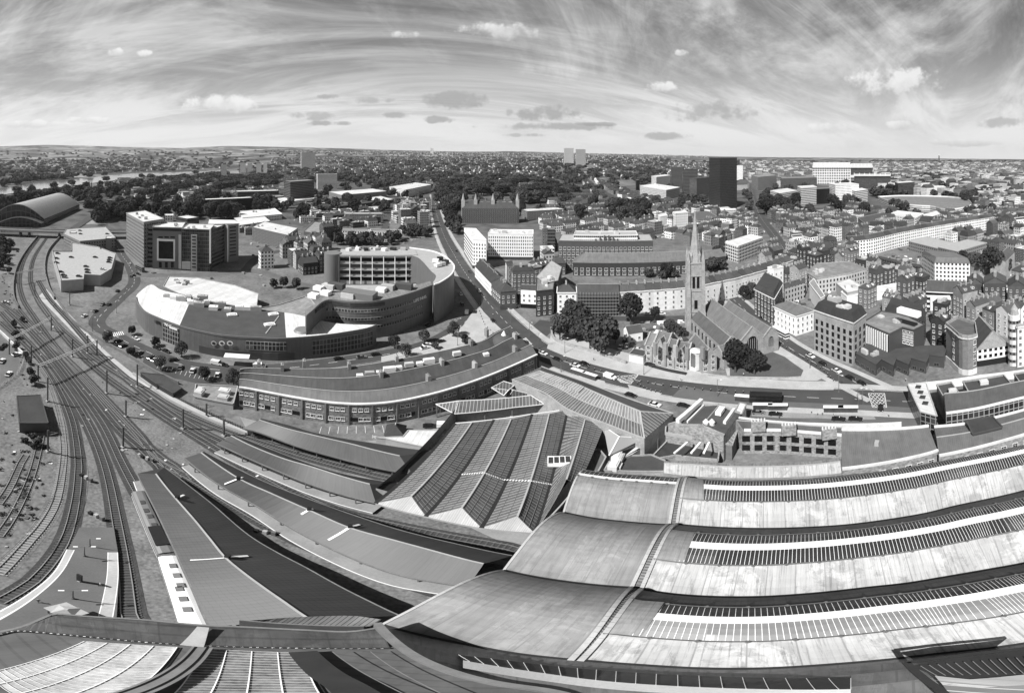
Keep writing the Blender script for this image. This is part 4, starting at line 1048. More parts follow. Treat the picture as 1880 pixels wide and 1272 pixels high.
F2('apartment_block', 'mid grey block with long window bands and a pitched penthouse roof', 'apartment block', (323,398), (344,402), 450, 16, wall='w_banddark', rmat='roof_white')

cp = PB('parking_deck', 'pale angular parking deck with cars on its roof beside the railway', 'car park', [(131,446),(178,454),(212,467),(204,495),(184,507),(154,505),(153,514),(112,517),(96,462),(131,462)], (112,517,536), wall='concrete', rmat='concrete', parapet=1.1)
for x0, x1 in ((115,131),(133,152),(160,182)):
    pa = P(x0, 524, 0)
PB('multi_storey', 'pale multi storey deck with two white capped stair towers behind the parking deck', 'car park', [(122,421),(147,419),(193,417),(212,437),(147,443),(117,429)], (147,443,462), wall='w_grey', rmat='concrete')
for (x, y, yb) in ((199,438,462),(133,428,446)):
    st = F2('stair_tower', 'small square stair tower with a white cap, %s' % ('by the street corner of the pale deck' if x > 150 else 'on the railway end of the pale deck'), 'stair tower', (x-5,y), (x+6,y), yb, 9, wall='cladding_grey', rmat='white_paint', parapet=.9, reg=False)

def barrel_hall(name, label, a, b_, c_, rise, yb_h, mat='roof_white', n=18):
    """a-b front span on the ground, c = far end of the b side"""
    r0 = thing(name, label, 'hall', ((a+b_)/2)); L = c_-b_; A = MB(); F = []; Bk = []
    for i in range(n+1):
        t_ = i/n; q = a.lerp(b_, t_); z = yb_h+rise*math.sin(math.pi*t_); F.append(Vector((q.x, q.y, z))); Bk.append(Vector((q.x+L.x, q.y+L.y, z)))
    A.strip(F, Bk); A.strip([v-Vector((0,0,1)) for v in F], F); A.build('roof', mat, r0, smooth=False)
    g = MB()
    for i in range(n): g.face([(F[i].x, F[i].y, 0), (F[i+1].x, F[i+1].y, 0), F[i+1]-Vector((0,0,.9)), F[i]-Vector((0,0,.9))], 0, [(i,0),(i+1,0),(i+1,9),(i,9)])
    g.wallq(b_, c_, 0, yb_h); g.build('wall', 'w_curtain', r0); FOOT.append([(a.x,a.y),(b_.x,b_.y),(c_.x,c_.y),(a.x+L.x,a.y+L.y)]); return r0
gb = G(82, 413); ga = G(-25, 418); gc = G(146, 384)
barrel_hall('arena', 'great arched pale metal roofed hall beyond the railway viaduct', Vector((ga.x,ga.y,0)), Vector((gb.x,gb.y,0)), Vector((gc.x,gc.y,0)), 22, 9, 'seam_metal')
gb = G(77, 415); ga = G(-12, 418); d = (G(146,384)-G(82,413)).normalized()*14
barrel_hall('arena_foyer', 'smaller white arched front roof before the great arched hall', Vector((ga.x,ga.y,0)), Vector((gb.x,gb.y,0)), Vector((gb.x+d.x,gb.y+d.y,0)), 10, 4, 'roof_white')
# road bridge over the tracks
rb = thing('road_bridge', 'long low road bridge crossing over the curving tracks near the arched hall', 'bridge', G(110, 432)); 
q0, q1 = G(-40, 428), G(232, 436); 
b = MB(); b.beam((q0.x,q0.y,6.4), (q1.x,q1.y,6.4), 14, 1.2); b.build('deck', 'asphalt_pale', rb)
for sgn in (1,-1):
    d = (q1-q0).normalized(); nn = Vector((-d.y, d.x, 0))*7*sgn; b = MB(); b.beam((q0.x+nn.x,q0.y+nn.y,7.2), (q1.x+nn.x,q1.y+nn.y,7.2), .5, 2.0); b.build('parapet', 'concrete', rb)
for f in (.1, .3, .36, .56, .62, .82): q = q0.lerp(q1, f); b = MB(); b.box((q.x, q.y, 0), 1.2, 12, 5.8, math.atan2((q1-q0).y, (q1-q0).x)); b.build('pier', 'concrete_dark', rb)

def curved(name, label, front, back, ytop_ref, wallm, roofm, band=None, n=40, roofz=None, par=.9):
    x, yt, yb = ytop_ref; h = hgt(yb, yt); F = resample([P(a, b_, h) for a, b_ in front], n); Bk = resample([P(a, b_, h) for a, b_ in back], n)
    r0 = thing(name, label, 'building', (F[n//2].x, F[n//2].y, 0)); fp = [(v.x, v.y) for v in F]+[(v.x, v.y) for v in Bk[::-1]]; FOOT.append(fp)
    b = MB(); u = 0
    for i in range(n): u = b.wallq(F[i], F[i+1], 0, h, 0, u)
    for i in range(n): u = b.wallq(Bk[i+1], Bk[i], 0, h, 0, u)
    b.wallq(F[-1], Bk[-1], 0, h); b.wallq(Bk[0], F[0], 0, h); b.build('wall', wallm, r0)
    for (f0, f1, mt) in roofm:
        b = MB(); i0, i1 = int(f0*n), int(f1*n); b.strip(F[i0:i1+1], Bk[i0:i1+1]); b.build('roof', mt, r0)
    g = MB()
    for i in range(n): g.beam(F[i]+Vector((0,0,par/2)), F[i+1]+Vector((0,0,par/2)), .4, par)
    g.build('parapet', 'cladding_grey', r0); return r0, F, Bk, h
ribbed('clad_wall', .13, 1.8, .10, .08, rough=.5)
fr = [(249,545),(253,558),(266,573),(281,581),(310,593),(340,603),(398,615.7),(440,620),(480,622),(516,623.4),(588,618.3),(640,611),(677,604),(691,598)]
bk = [(252,540),(262,531),(278,522),(296,532),(330,540),(365,549),(398,556),(440,563),(480,568),(512,572),(544,577),(580,586),(623,594),(688,596)]
sc_, F, Bk, hS = curved('science_centre', 'long low curved building with a white, then black, then white roof facing the railway', fr, bk, (398,616,654), 'clad_wall', [(0,.36,'roof_white'),(.36,.70,'roof_felt_dark'),(.70,1.0,'roof_white')])
nF = len(F)-1
def wallpatch(root, F, i0, i1, z0, z1, mat, name, off=.25):
    s_ = offset(F, -off); 
    if (s_[len(s_)//2]-Vector((0,0,s_[0].z))).length > (F[len(F)//2]-Vector((0,0,F[0].z))).length: s_ = offset(F, off)
    b = MB(); u = 0
    for i in range(i0, i1): u = b.wallq(s_[i], s_[i+1], z0, z1, 0, u)
    b.face([(v.x,v.y,z1) for v in s_[i0:i1+1]]+[(v.x,v.y,z1) for v in F[i0:i1+1][::-1]])
    return b.build(name, mat, root)
winmat('w_shopglass', .30, 1.6, 2.6, .84, .86, .03)
wallpatch(sc_, F, 11, 14, 0, hS-1.2, 'w_shopglass', 'glazed_bay')
wallpatch(sc_, F, 23, 28, 5.5, hS-1.5, 'w_shopglass', 'window')
wallpatch(sc_, F, 31, 39, 2.0, hS-1.4, 'w_shopglass', 'window')
wallpatch(sc_, F, 17, 23, 0, 4.2, 'cladding_dark', 'entrance_louvre'); wallpatch(sc_, F, 23, 29, 0, 4.2, 'cladding_dark', 'entrance')
b = MB(); q = P(430, 655, 4.5); q2 = P(412, 648, 4.5); q3 = P(456, 653, 4.5); b.beam(P(412,652,4.6), P(458,655,4.6), 4.0, .3); b.build('entrance_canopy', 'white_paint', sc_)
for k in range(5):
    c_ = F[15]+(F[17]-F[15])*(k/5.0); b = MB(); nn = (Vector((0,0,hS))-Vector((c_.x,c_.y,hS))).normalized(); b.cyl((c_.x+nn.x*.25, c_.y+nn.y*.25), .1, .1, 0, .1)
# lettering-like sign discs
def text_on(root, s, p, dirv, size, mat='white_paint', name='sign_lettering', dz=0):
    cu = bpy.data.curves.new(name, 'FONT'); cu.body = s; cu.size = size; cu.extrude = .12; cu.align_x = 'CENTER'
    tmp = bpy.data.objects.new('tmp', cu); COL.objects.link(tmp); bpy.context.view_layer.update()
    me = bpy.data.meshes.new_from_object(tmp.evaluated_get(bpy.context.evaluated_depsgraph_get())); bpy.data.objects.remove(tmp)
    o = bpy.data.objects.new(name, me); COL.objects.link(o); me.materials.clear(); me.materials.append(MATS[mat]); o.parent = root
    o.location = Vector(p)-root.location; o.rotation_euler = (math.radians(90), 0, math.atan2(dirv.y, dirv.x)); return o
def wall_at(F, px):
    i = min(range(len(F)-1), key=lambda k: abs(proj(F[k])[0]-px)); d = (F[i+1]-F[i]); d.z = 0; d.normalize()
    nn = Vector((d.y, -d.x, 0)); 
    if nn.dot(F[i]) > 0: nn = -nn
    dd = d if proj(F[i+1])[0] > proj(F[i])[0] else -d
    return F[i]+nn*.35, dd
w, d = wall_at(F, 294); text_on(sc_, 'LIFE', (w.x, w.y, up_z(293, 594, w)), d, 2.4, 'black_metal')
w, d = wall_at(F, 305); text_on(sc_, 'NHS', (w.x, w.y, up_z(305, 600, w)), d, 2.4)
w, d = wall_at(F, 319); b = MB(); b.beam(Vector((w.x,w.y,up_z(319,603,w)))-d*2.4, Vector((w.x,w.y,up_z(319,603,w)))+d*2.4, .1, 1.1); b.build('sign_panel', 'white_paint', sc_)
for k in range(4):
    w, d = wall_at(F, 391+k*8.5); b = MB(); n_ = 14; z = up_z(391+k*8, 630, w); nn = Vector((d.y, -d.x, 0)); pts = [(w.x+d.x*1.35*math.cos(2*math.pi*j/n_)+nn.x*.1, w.y+d.y*1.35*math.cos(2*math.pi*j/n_)+nn.y*.1, z+1.35*math.sin(2*math.pi*j/n_)) for j in range(n_)]
    b.face(pts); b.build('sign_disc', 'white_paint', sc_); b = MB(); b.face([((p[0]-w.x)*.6+w.x+nn.x*.15, (p[1]-w.y)*.6+w.y+nn.y*.15, (p[2]-z)*.6+z) for p in pts]); b.build('sign_centre', 'cladding_dark', sc_)
# plant along the roof of the hall
for i, (x, y) in enumerate([(306,549),(320,553),(333,556),(346,550),(352,562),(366,566),(380,560),(392,572),(405,566),(418,574),(440,572),(372,553),(360,556),(455,572),(470,574)]):
    q = P(x, y-4, hS); b = MB(); b.box((q.x, q.y, hS), 3.6+(i%3), 2.2+(i%2), 1.6+(i%3)*.5, .6); b.box((q.x, q.y, hS+1.6+(i%3)*.5), 2.0, 1.6, .3, .6); b.build('roof_plant', ('plant_metal','white_paint','concrete')[i%3], sc_)
b = MB(); q = P(556, 607, hS); b.cyl((q.x, q.y), 4.2, 3.4, hS, hS+.9, 24); b.build('roof_light', 'cladding_grey', sc_)
for (x, y) in ((502,578),(495,597),(426,579)): q = P(x, y, hS); b = MB(); b.box((q.x, q.y, hS+.02), 5, 3, .8, .9); b.box((q.x, q.y, hS+.82), 3, 1.5, .5, .9); b.build('roof_light', 'white_paint', sc_)
b = MB(); b.beam(P(488,612,hS+.15), P(512,580,hS+.15), .5, .3); b.build('cable_tray', 'concrete', sc_)
# barrel roof behind the hall
q0, q1, q2 = P(310,512,9), P(300,528,9), P(472,548,9)
v = PB('exhibition_roof', 'low white rounded roof between the curved hall and the plaza', 'building', [(310,508),(300,526),(330,540),(398,556),(470,568),(474,540),(430,524),(360,510)], (398,556,575), wall='cladding_grey', rmat='roof_white', clutter=5, reg=False)

fr = [(520,592),(545,560),(570,549.5),(600,553),(650,556),(702,553),(750,541),(794,525)]
frb = [(515,577),(540,552),(572,536),(610,532),(655,532),(700,531),(750,524),(790,516)]
ow, F, Bk, hO = curved('office_building', 'tall dark clad curved wing with ribbon windows, rising to a sharp corner by the street', [(562,582),(570,575),(600,553),(650,556),(702,553),(750,541),(794,525)], [(560,570),(575,560),(610,538),(655,536),(700,534),(750,526),(790,516)], (736,547,612), 'clad_wall', [(0,1,'roof_felt')])
for zz_ in (hO*.30, hO*.52, hO*.74): wallpatch(ow, F, 10, 36, zz_, zz_+1.5, 'w_shopglass', 'window_band')
wallpatch(ow, F, 5, 24, hO-2.4, hO-.5, 'glass_mid', 'window_band')
w, d = wall_at(F, 772); text_on(ow, 'LIFE NHS', (w.x, w.y, up_z(772, 551, w)), d, 2.6)
for i, (x, y) in enumerate([(585,532),(604,530),(618,530),(598,541),(655,545),(668,545),(700,535),(712,531),(742,530),(576,546),(640,546)]):
    q = P(x, y, hO); b = MB(); b.box((q.x, q.y, hO), 5+(i%3)*2, 4, 2.2+(i%3)*.6, -.05); b.build('roof_plant', ('white_paint','plant_metal','cladding_dark')[i%3], ow)
q = P(660, 546, hO); b = MB(); b.box((q.x, q.y, hO), 17, 7, 3.5, -.03); b.build('roof_plant', 'cladding_grey', ow)
PB('link_building', 'low wing with a white terrace joining the curved hall to the office wing', 'building', [(475,567),(512,560),(560,545),(570,549),(590,575),(640,597),(560,582),(520,575)], (512,560,580), wall='clad_wall', rmat='roof_felt', reg=False)

ub = thing('courtyard_building', 'tall building round an open court with balconied glass front and a drum at its corner', 'building', (P(690,520).x, P(690,520).y, 0))
hU = hgt(518, 463); 
fpx = [(622,467),(765,466)]; p0, p1 = P(622,468,hU), P(766,468,hU)
depth = 16; d = (p1-p0).normalized(); nn = Vector((-d.y, d.x, 0)); nn = nn if nn.dot(p0) > 0 else -nn
b = MB(); b.prism(ccw([p0, p1, p1+nn*depth, p0+nn*depth]), 0, hU, 0, False); b.build('wall', 'concrete', ub)
b = MB(); b.prism(ccw([p0-nn*1.2, p1-nn*1.2, p1+nn*depth, p0+nn*depth]), hU-.7, hU+.5); b.build('roof', 'concrete', ub); FOOT.append([(q.x,q.y) for q in (p0,p1,p1+nn*depth,p0+nn*depth)])
L = (p1-p0).length
for k in range(4):
    z0 = 3+(hU-4)*k/4; z1 = z0+(hU-4)/4
    for j in range(7):
        a = p0+d*(L*(j+.03)/7)-nn*.15; c = p0+d*(L*(j+.97)/7)-nn*.15; b = MB(); b.wallq(a, c, z0+1.5, z1-.9); b.build('window', 'glass_mid' if (j*3+k)%3 else 'glass_dark', ub)
    b = MB(); b.beam(Vector((p0.x,p0.y,z1-.2))-nn*.6, Vector((p1.x,p1.y,z1-.2))-nn*.6, .9, .3); b.build('balcony', 'concrete', ub)
for j in range(8): a = p0+d*(L*j/7)-nn*1.2; b = MB(); b.beam((a.x,a.y,0), (a.x,a.y,hU-.7), .45); b.build('column', 'white_paint', ub)
c_ = P(611, 466, hU); b = MB(); b.cyl((c_.x, c_.y), 6.2, 6.2, 0, hU+1, 28); b.build('drum', 'cladding_grey', ub, smooth=False)
# outer curved wall
oc = [P(x, y, hU) for x, y in [(752,455),(792,461),(815,470),(830,483),(834,492),(828,505),(808,519),(797,523)]]; oc = resample(oc, 26)
ic = [P(x, y, hU) for x, y in [(752,468),(766,472),(776,480),(785,490),(792,498),(800,505),(799,512),(795,518)]]; ic = resample(ic, 26)
b = MB(); u = 0
for i in range(26): u = b.wallq(oc[i], oc[i+1], 0, hU, 0, u)
for i in range(26): u = b.wallq(ic[i+1], ic[i], 0, hU, 0, u)
b.wallq(oc[-1], ic[-1], 0, hU); b.build('wall', 'clad_wall', ub); b = MB(); b.strip(oc, ic); b.build('roof', 'concrete', ub); FOOT.append([(q.x,q.y) for q in oc+ic[::-1]])
b = MB()
for i in range(26): b.beam(oc[i]+Vector((0,0,.3)), oc[i+1]+Vector((0,0,.3)), .8, .6)
b.build('parapet', 'white_paint', ub)
wallpatch(ub, oc, 12, 24, 4, 9, 'w_shopglass', 'window_band'); wallpatch(ub, oc, 14, 25, 12, 16, 'w_shopglass', 'window_band')
for i, (x, y) in enumerate([(800,482),(808,478),(812,488),(804,490),(818,484),(640,461),(656,460),(672,461),(690,460),(706,461),(722,460),(740,460)]):
    q = P(x, y, hU); b = MB(); b.box((q.x, q.y, hU+.5), 4, 3, 2, .3*i); b.build('roof_plant', ('white_paint','black_metal','plant_metal')[i%3], ub)
F2('low_block', 'flat concrete terrace block in front of the balconied glass front', 'building', (605,535), (770,533), 555, 14, wall='w_banddark', rmat='concrete', reg=False)

ev = [(439,711),(460,714),(511,724),(588,737),(630,741),(669,742),(725,737.5),(800,721.7),(870,700),(937,673.5),(986,651)]
hP = hgt(751, 714); E_ = resample([P(x, y, hP) for x, y in ev], 60)
bkE = resample([P(x, y, hP) for x, y in [(441,684),(460,681),(524,680),(626,676),(677,668.5),(754,654.5),(853,634.5),(884,626),(905,612),(930,600)]], 60)
pb = thing('parcels_building', 'long curved stone and brick office with three parallel slate roofs beside the station forecourt', 'building', (E_[30].x, E_[30].y, 0)); FOOT.append([(q.x,q.y) for q in E_+bkE[::-1]])
plain('rubble', .20, .45, .9, .9, fine=1.6, finev=.5, bmp=.5)
b = MB(); u = 0
for i in range(60): u = b.wallq(E_[i], E_[i+1], 0, hP, 0, u)
for i in range(60): u = b.wallq(bkE[i+1], bkE[i], 0, hP, 0, u)
b.wallq(bkE[0], E_[0], 0, hP); b.wallq(E_[-1], bkE[-1], 0, hP); b.build('wall', 'rubble', pb)
row = [[a.lerp(c, f) for a, c in zip(E_, bkE)] for f in (0, .17, .34, .52, .68, .84, 1.0)]
ridz = (0, 2.6, .3, 2.8, .3, 2.6, 0)
for k in range(6):
    A = [Vector((q.x, q.y, hP+ridz[k])) for q in row[k]]; B_ = [Vector((q.x, q.y, hP+ridz[k+1])) for q in row[k+1]]
    b = MB(); b.strip(A, B_); b.build('roof_slope', 'slate' if k != 0 else 'slate_pale', pb)
g = MB()
for k in (1, 3, 5):
    g = MB(); A = [Vector((q.x, q.y, hP+ridz[k]+.08)) for q in row[k]]
    for i in range(60): g.beam(A[i], A[i+1], .3, .15)
    g.build('ridge_capping', 'concrete', pb)
g = MB()
for i in range(60): g.beam(E_[i]+Vector((0,0,.1)), E_[i+1]+Vector((0,0,.1)), .9, .5)
g.build('cornice', 'stone_pale', pb)
for f in range(0, 60, 1):
    i = f; a, c = E_[i], E_[min(60, i+1)]; d = (c-a).normalized(); rz = math.atan2(d.y, d.x); L = (c-a).length
    nn = Vector((d.y, -d.x, 0)); rz2 = rz if nn.dot(a) < 0 else rz+math.pi
    if i % 4 != 3:
        put_window(pb, a, d, rz2, L/2, 6.4, 1.25, 1.5, 'sash'); put_window(pb, a, d, rz2, L/2, 1.8, 2.2 if i%3 else 1.3, 1.7, 'sash' if i%5 else 'dark')
    else:
        b = MB(); q = a+d*(L/2)+nn*.15; b.box((q.x, q.y, 0), .5, .5, hP, rz); b.build('pilaster', 'stone_dark', pb)
for i, f in ((4,1),(12,1),(20,.84),(30,.84),(38,.5),(46,.84),(52,1),(55,.2),(8,.84),(26,.5),(44,.2),(58,.5),(34,.2)):
    q = E_[i].lerp(bkE[i], f); b = MB(); b.box((q.x, q.y, hP+1), 1.1, 2.2, 3.9, .6); 
    for w_ in (-.6, 0, .6): b.cyl((q.x-math.sin(.6)*w_, q.y+math.cos(.6)*w_), .16, .14, hP+4.9, hP+5.5, 6)
    b.build('chimney', 'chimney_brick', pb)
for i, f, k in ((22,.60,0),(24,.62,1),(26,.62,0),(28,.64,2),(30,.66,0),(32,.68,1),(34,.66,0),(36,.66,2),(42,.7,1),(48,.45,0)):
    q = E_[i].lerp(bkE[i], f); b = MB(); b.box((q.x, q.y, hP+1.2), 2.2+k, 1.6, 1.5+k*.4, .5); b.build('roof_plant', 'white_paint' if k != 1 else 'plant_metal', pb)
# domed pavilion at its end
q = P(925, 640, 6); dm = thing('domed_pavilion', 'small domed glazed pavilion at the street end of the slate roofed parcels building', 'pavilion', (q.x, q.y, 0)); b = MB(); R_ = 6.5
for i in range(16):
    for j in range(5):
        a0, a1 = 2*math.pi*i/16, 2*math.pi*(i+1)/16; e0, e1 = math.pi/2*j/5, math.pi/2*(j+1)/5
        f = lambda a, e: (q.x+R_*math.cos(a)*math.cos(e), q.y+R_*math.sin(a)*math.cos(e), 8+R_*.85*math.sin(e)); b.face([f(a0,e0), f(a1,e0), f(a1,e1), f(a0,e1)])
b.build('dome', 'slate_pale', dm, smooth=False); b = MB(); b.cyl((q.x, q.y), R_, R_, 0, 8, 16); b.build('wall', 'stone', dm); b = MB(); b.cyl((q.x, q.y), 1.2, .2, 8+R_*.85-.2, 8+R_*.85+2, 8); b.build('finial', 'white_paint', dm)
F2('gatehouse', 'brown brick end block with tall windows where the parcels building meets the road', 'building', (945,676), (990,655), 700, 13, wall='brick_dark', roof='hip', win=(4, 7, 1.7, 4.2, 'sash', 2.0), rh=2.5, reg=False)
PB('yard_building', 'flat dark roofed hut with a walled yard beside the platform ramp', 'hut', [(360,706),(436,710),(428,742),(356,728)], (356,728,738), wall='concrete', rmat='roof_felt', clutter=4)
PB('platform_shelter', 'very dark wedge shaped shelter roof beside the pale path along the tracks', 'shelter', [(258,684),(300,688),(333,712),(318,722),(290,706)], (318,722,730), wall='brick_dark', rmat='roof_felt_dark', parapet=.3)
hut = PB('trackside_hut', 'dark flat roofed hut standing alone between the rough ground and the pale track', 'hut', [(31,727),(74,725),(88,776),(36,776)], (36,776,794), wall='cladding_dark', rmat='roof_felt_dark', parapet=.25)

def bar_tower(b, c, w, z0, z1, rz, m=0): b.box((c.x, c.y, z0), w, w, z1-z0, rz, m)
tc_ = P(1276, 604, 0); T = thing('church_tower', 'tall pale stone church tower with pinnacles and a slender spire', 'church tower', (tc_.x, tc_.y, 0))
rz = -math.radians((1276-X0)*.081)+.12; Wt = 7.4
b = MB(); b.box((tc_.x, tc_.y, 0), Wt, Wt, 40, rz); b.build('tower_shaft', 'stone', T); FOOT.append([(tc_.x-5,tc_.y-5),(tc_.x+5,tc_.y-5),(tc_.x+5,tc_.y+5),(tc_.x-5,tc_.y+5)])
ca, sa = math.cos(rz), math.sin(rz); loc = lambda x, y: (tc_.x+x*ca-y*sa, tc_.y+x*sa+y*ca)
for sx_ in (-1, 1):
    for sy_ in (-1, 1):
        b = MB(); x, y = loc(sx_*Wt/2, sy_*Wt/2)
        for z0, z1, w_ in ((0,12,2.4),(12,26,2.0),(26,38.5,1.6)): b.box((x, y, z0), w_, w_, z1-z0, rz)
        b.build('buttress', 'church_stone', T)
        b = MB(); b.box((x, y, 38.5), 1.5, 1.5, 3.2, rz); b.cyl((x, y), .9, .02, 41.7, 47.5, 8, cap=False); b.build('pinnacle', 'church_stone', T)
for z in (12, 24, 32.5, 39.4): b = MB(); b.box((tc_.x, tc_.y, z), Wt+.7, Wt+.7, .5, rz); b.build('string_course', 'church_stone', T)
for a in range(4):
    an = a*math.pi/2
    for dx_ in (-1.1, 1.1):
        x0, y0 = (dx_*math.cos(an)+(Wt/2+.03)*math.sin(an), dx_*math.sin(an)-(Wt/2+.03)*math.cos(an)); x, y = loc(x0, y0); b = MB(); b.box((x, y, 26), 1.3, .3, 6.5, rz+an); b.cyl((x, y), .65, .65, 32.4, 32.5, 8); b.build('louvre_window', 'glass_dark', T)
    x0, y0 = ((Wt/2+.03)*math.sin(an), -(Wt/2+.03)*math.cos(an)); x, y = loc(x0, y0); b = MB(); b.box((x, y, 14), 1.6, .3, 5, rz+an); b.build('lancet_window', 'glass_dark', T)
b = MB(); b.cyl((tc_.x, tc_.y), 3.3, .1, 40, 66.5, 8, cap=False); sp2 = b.build('spire', 'church_stone', T)
for zz_, r_ in ((47, 2.45), (54, 1.6), (60, .85)): b = MB(); b.cyl((tc_.x, tc_.y), r_+.12, r_+.02, zz_, zz_+.5, 8); o = b.build('spire_band', 'stone', T); o.parent = sp2; o.location = (0, 0, 0)
for an in range(0, 8, 2):
    a_ = rz+an*math.pi/4+math.pi/8*2; b = MB(); x, y = tc_.x+3.1*math.cos(a_), tc_.y+3.1*math.sin(a_); b.box((x, y, 40), 1.5, 1.5, 3.6, a_); b.cyl((x, y), 1.1, .02, 43.6, 46, 4, cap=False); o = b.build('spire_light', 'stone', T)
b = MB(); b.beam((tc_.x, tc_.y, 66), (tc_.x, tc_.y, 68.5), .12); b.beam((tc_.x-.5, tc_.y, 67.7), (tc_.x+.5, tc_.y, 67.7), .1); b.build('cross', 'black_metal', T)
N_ = thing('church_nave', 'stone church body with three long parallel slate roofs and traceried end gables', 'church', (P(1350,610,0)))
def ridge_roof(root, A, B_, half, ze, zr, mat='slate_pale', gable='stone', win_r=None):
    d = (B_-A); d.z = 0; d.normalize(); nn = Vector((-d.y, d.x, 0)); c = [A+nn*half, A-nn*half, B_-nn*half, B_+nn*half]; up = lambda v, z: Vector((v.x, v.y, z)); L = (B_-A).length; sl = math.hypot(half, zr-ze)
    b = MB(); b.face([up(c[1],ze), up(c[2],ze), up(B_,zr), up(A,zr)], 0, [(0,sl),(L,sl),(L,0),(0,0)]); b.face([up(c[3],ze), up(c[0],ze), up(A,zr), up(B_,zr)], 0, [(0,sl),(L,sl),(L,0),(0,0)]); b.build('roof', mat, root)
    b = MB(); b.wallq(c[0], c[1], 0, ze); b.wallq(c[1], c[2], 0, ze); b.wallq(c[2], c[3], 0, ze); b.wallq(c[3], c[0], 0, ze); b.face([up(c[0],ze), up(c[1],ze), up(A,zr)]); b.face([up(c[2],ze), up(c[3],ze), up(B_,zr)]); b.build('wall', gable, root)
    for q in (A, B_):
        g = MB(); e1, e2 = q+nn*(half+.2), q-nn*(half+.2); g.beam(up(e1,ze+.1), up(q,zr+.5), .6, .5); g.beam(up(e2,ze+.1), up(q,zr+.5), .6, .5); g.build('gable_coping', 'church_stone', root)
    g = MB(); g.beam(up(A,zr+.1), up(B_,zr+.1), .3, .2); g.build('ridge_tiles', 'church_stone', root)
    if win_r:
        for q, s_ in ((B_, 1), (A, -1)):
            w_, z0, z1 = win_r; e = q+d*s_*.12; g = MB(); n_ = 10
            pts = [Vector((e.x-nn.x*w_, e.y-nn.y*w_, z0)), Vector((e.x+nn.x*w_, e.y+nn.y*w_, z0))]+[Vector((e.x+nn.x*w_*math.cos(math.pi*k/n_), e.y+nn.y*w_*math.cos(math.pi*k/n_), z1+w_*1.3*math.sin(math.pi*k/n_))) for k in range(n_+1)]
            g.face(pts); g.build('traceried_window', 'glass_dark', root); e = e+d*s_*.12
            for k in range(-2, 3): g = MB(); g.beam(Vector((e.x+nn.x*w_*k/2.6, e.y+nn.y*w_*k/2.6, z0)), Vector((e.x+nn.x*w_*k/2.6, e.y+nn.y*w_*k/2.6, z1+w_*.8)), .16); g.build('mullion', 'church_stone', root)
    FOOT.append([(q.x, q.y) for q in c]); return c
def Pz(x, y, z): return P(x, y, z)
r1, r2, r3 = 16.5, 15, 11.5
A1, B1 = Pz(1308,549,r1), Pz(1381,601,r1); ridge_roof(N_, Vector((A1.x,A1.y,0)), Vector((B1.x,B1.y,0)), 5.6, 10.5, r1, win_r=(2.6, 4, 8.5))
A2, B2_ = Pz(1322,549,r2), Pz(1403,600,r2); 
dd = (B1-A1).normalized(); nn = Vector((-dd.y, dd.x, 0)); nn = nn if nn.dot(A1) > 0 else -nn
ridge_roof(N_, Vector((A1.x,A1.y,0))+nn*9.6, Vector((B1.x,B1.y,0))+nn*9.6, 4.0, 9.6, 14, win_r=(1.3, 4, 7.5))
ridge_roof(N_, Vector((A1.x,A1.y,0))-nn*9.6+dd*2, Vector((B1.x,B1.y,0))-nn*9.6-dd*1, 4.0, 8.6, 13, win_r=(1.3, 4, 7.0))
for k in range(7):
    q = Vector((A1.x,A1.y,0))-nn*13.7+dd*(4+k*4.4); b = MB(); b.box((q.x, q.y, 0), .8, 1.2, 7, math.atan2(dd.y, dd.x)); b.build('buttress', 'church_stone', N_); q = q+dd*2.2+nn*.02; b = MB(); b.box((q.x, q.y, 2.4), 1.0, .5, 4.2, math.atan2(dd.y, dd.x)); b.build('lancet_window', 'glass_dark', N_)
C_ = thing('presbytery', 'ornate gabled stone house with dormers and bay windows in front of the church', 'house', P(1230, 655, 0))
zC = 9.0
fr_l = [P(1186,666,0), P(1215,673,0), P(1240,677,0), P(1268,680,0)]
def blockC(A, B_, dep, ze, zr, mat='slate_pale', gfront=False, wr=None):
    d = (B_-A).normalized(); nn = Vector((-d.y, d.x, 0)); nn = nn if nn.dot(A) > 0 else -nn; w = (B_-A).length
    if gfront: m_ = (A+B_)/2; ridge_roof(C_, m_, m_+nn*dep, w/2, ze, zr, mat)
    else: m_ = nn*(dep/2); ridge_roof(C_, A+m_, B_+m_, dep/2, ze, zr, mat)
    rzz = math.atan2(d.y, d.x)
    for r_ in range(3):
        nc = max(1, int(w/2.3))
        for k in range(nc): put_window(C_, A, d, rzz, (k+.5)*w/nc, 1.2+r_*3.0, 1.5, 1.9, 'stone')
blockC(P(1184,664,0), P(1197,667,0), 10, 9, 13.5); blockC(P(1198,669,0), P(1222,675,0), 11, 9.5, 15.5, gfront=False); blockC(P(1203,671,0), P(1219,675,0), 4, 9.5, 14.5, gfront=True)
blockC(P(1224,675,0), P(1238,678,0), 8, 9, 13.5); blockC(P(1239,677,0), P(1262,681,0), 10, 8, 12, gfront=False); blockC(P(1246,679,0), P(1256,681,0), 3.5, 8, 11.5, gfront=True)
b = MB(); q = P(1276, 676, 0); b.cyl((q.x, q.y), 2.6, 2.6, 0, 9.5, 10); b.cyl((q.x, q.y), 3.0, .2, 9.5, 11, 10, cap=False); b.build('round_stair', 'stone_pale', C_)
A = P(1288,686,0); B_ = P(1316,681,0); blockC(A, B_, 16, 8, 12.5, gfront=True)
ridge_roof(C_, P(1318,672,0), P(1352,660,0), 4.0, 6.5, 10.5)
for i, (x, y) in enumerate(((1203,640),(1222,640),(1240,645),(1262,650),(1290,648))): q = P(x, y, 12); b = MB(); b.box((q.x, q.y, 9), 1, 1.8, 6, .3); b.build('chimney', 'chimney_brick', C_)
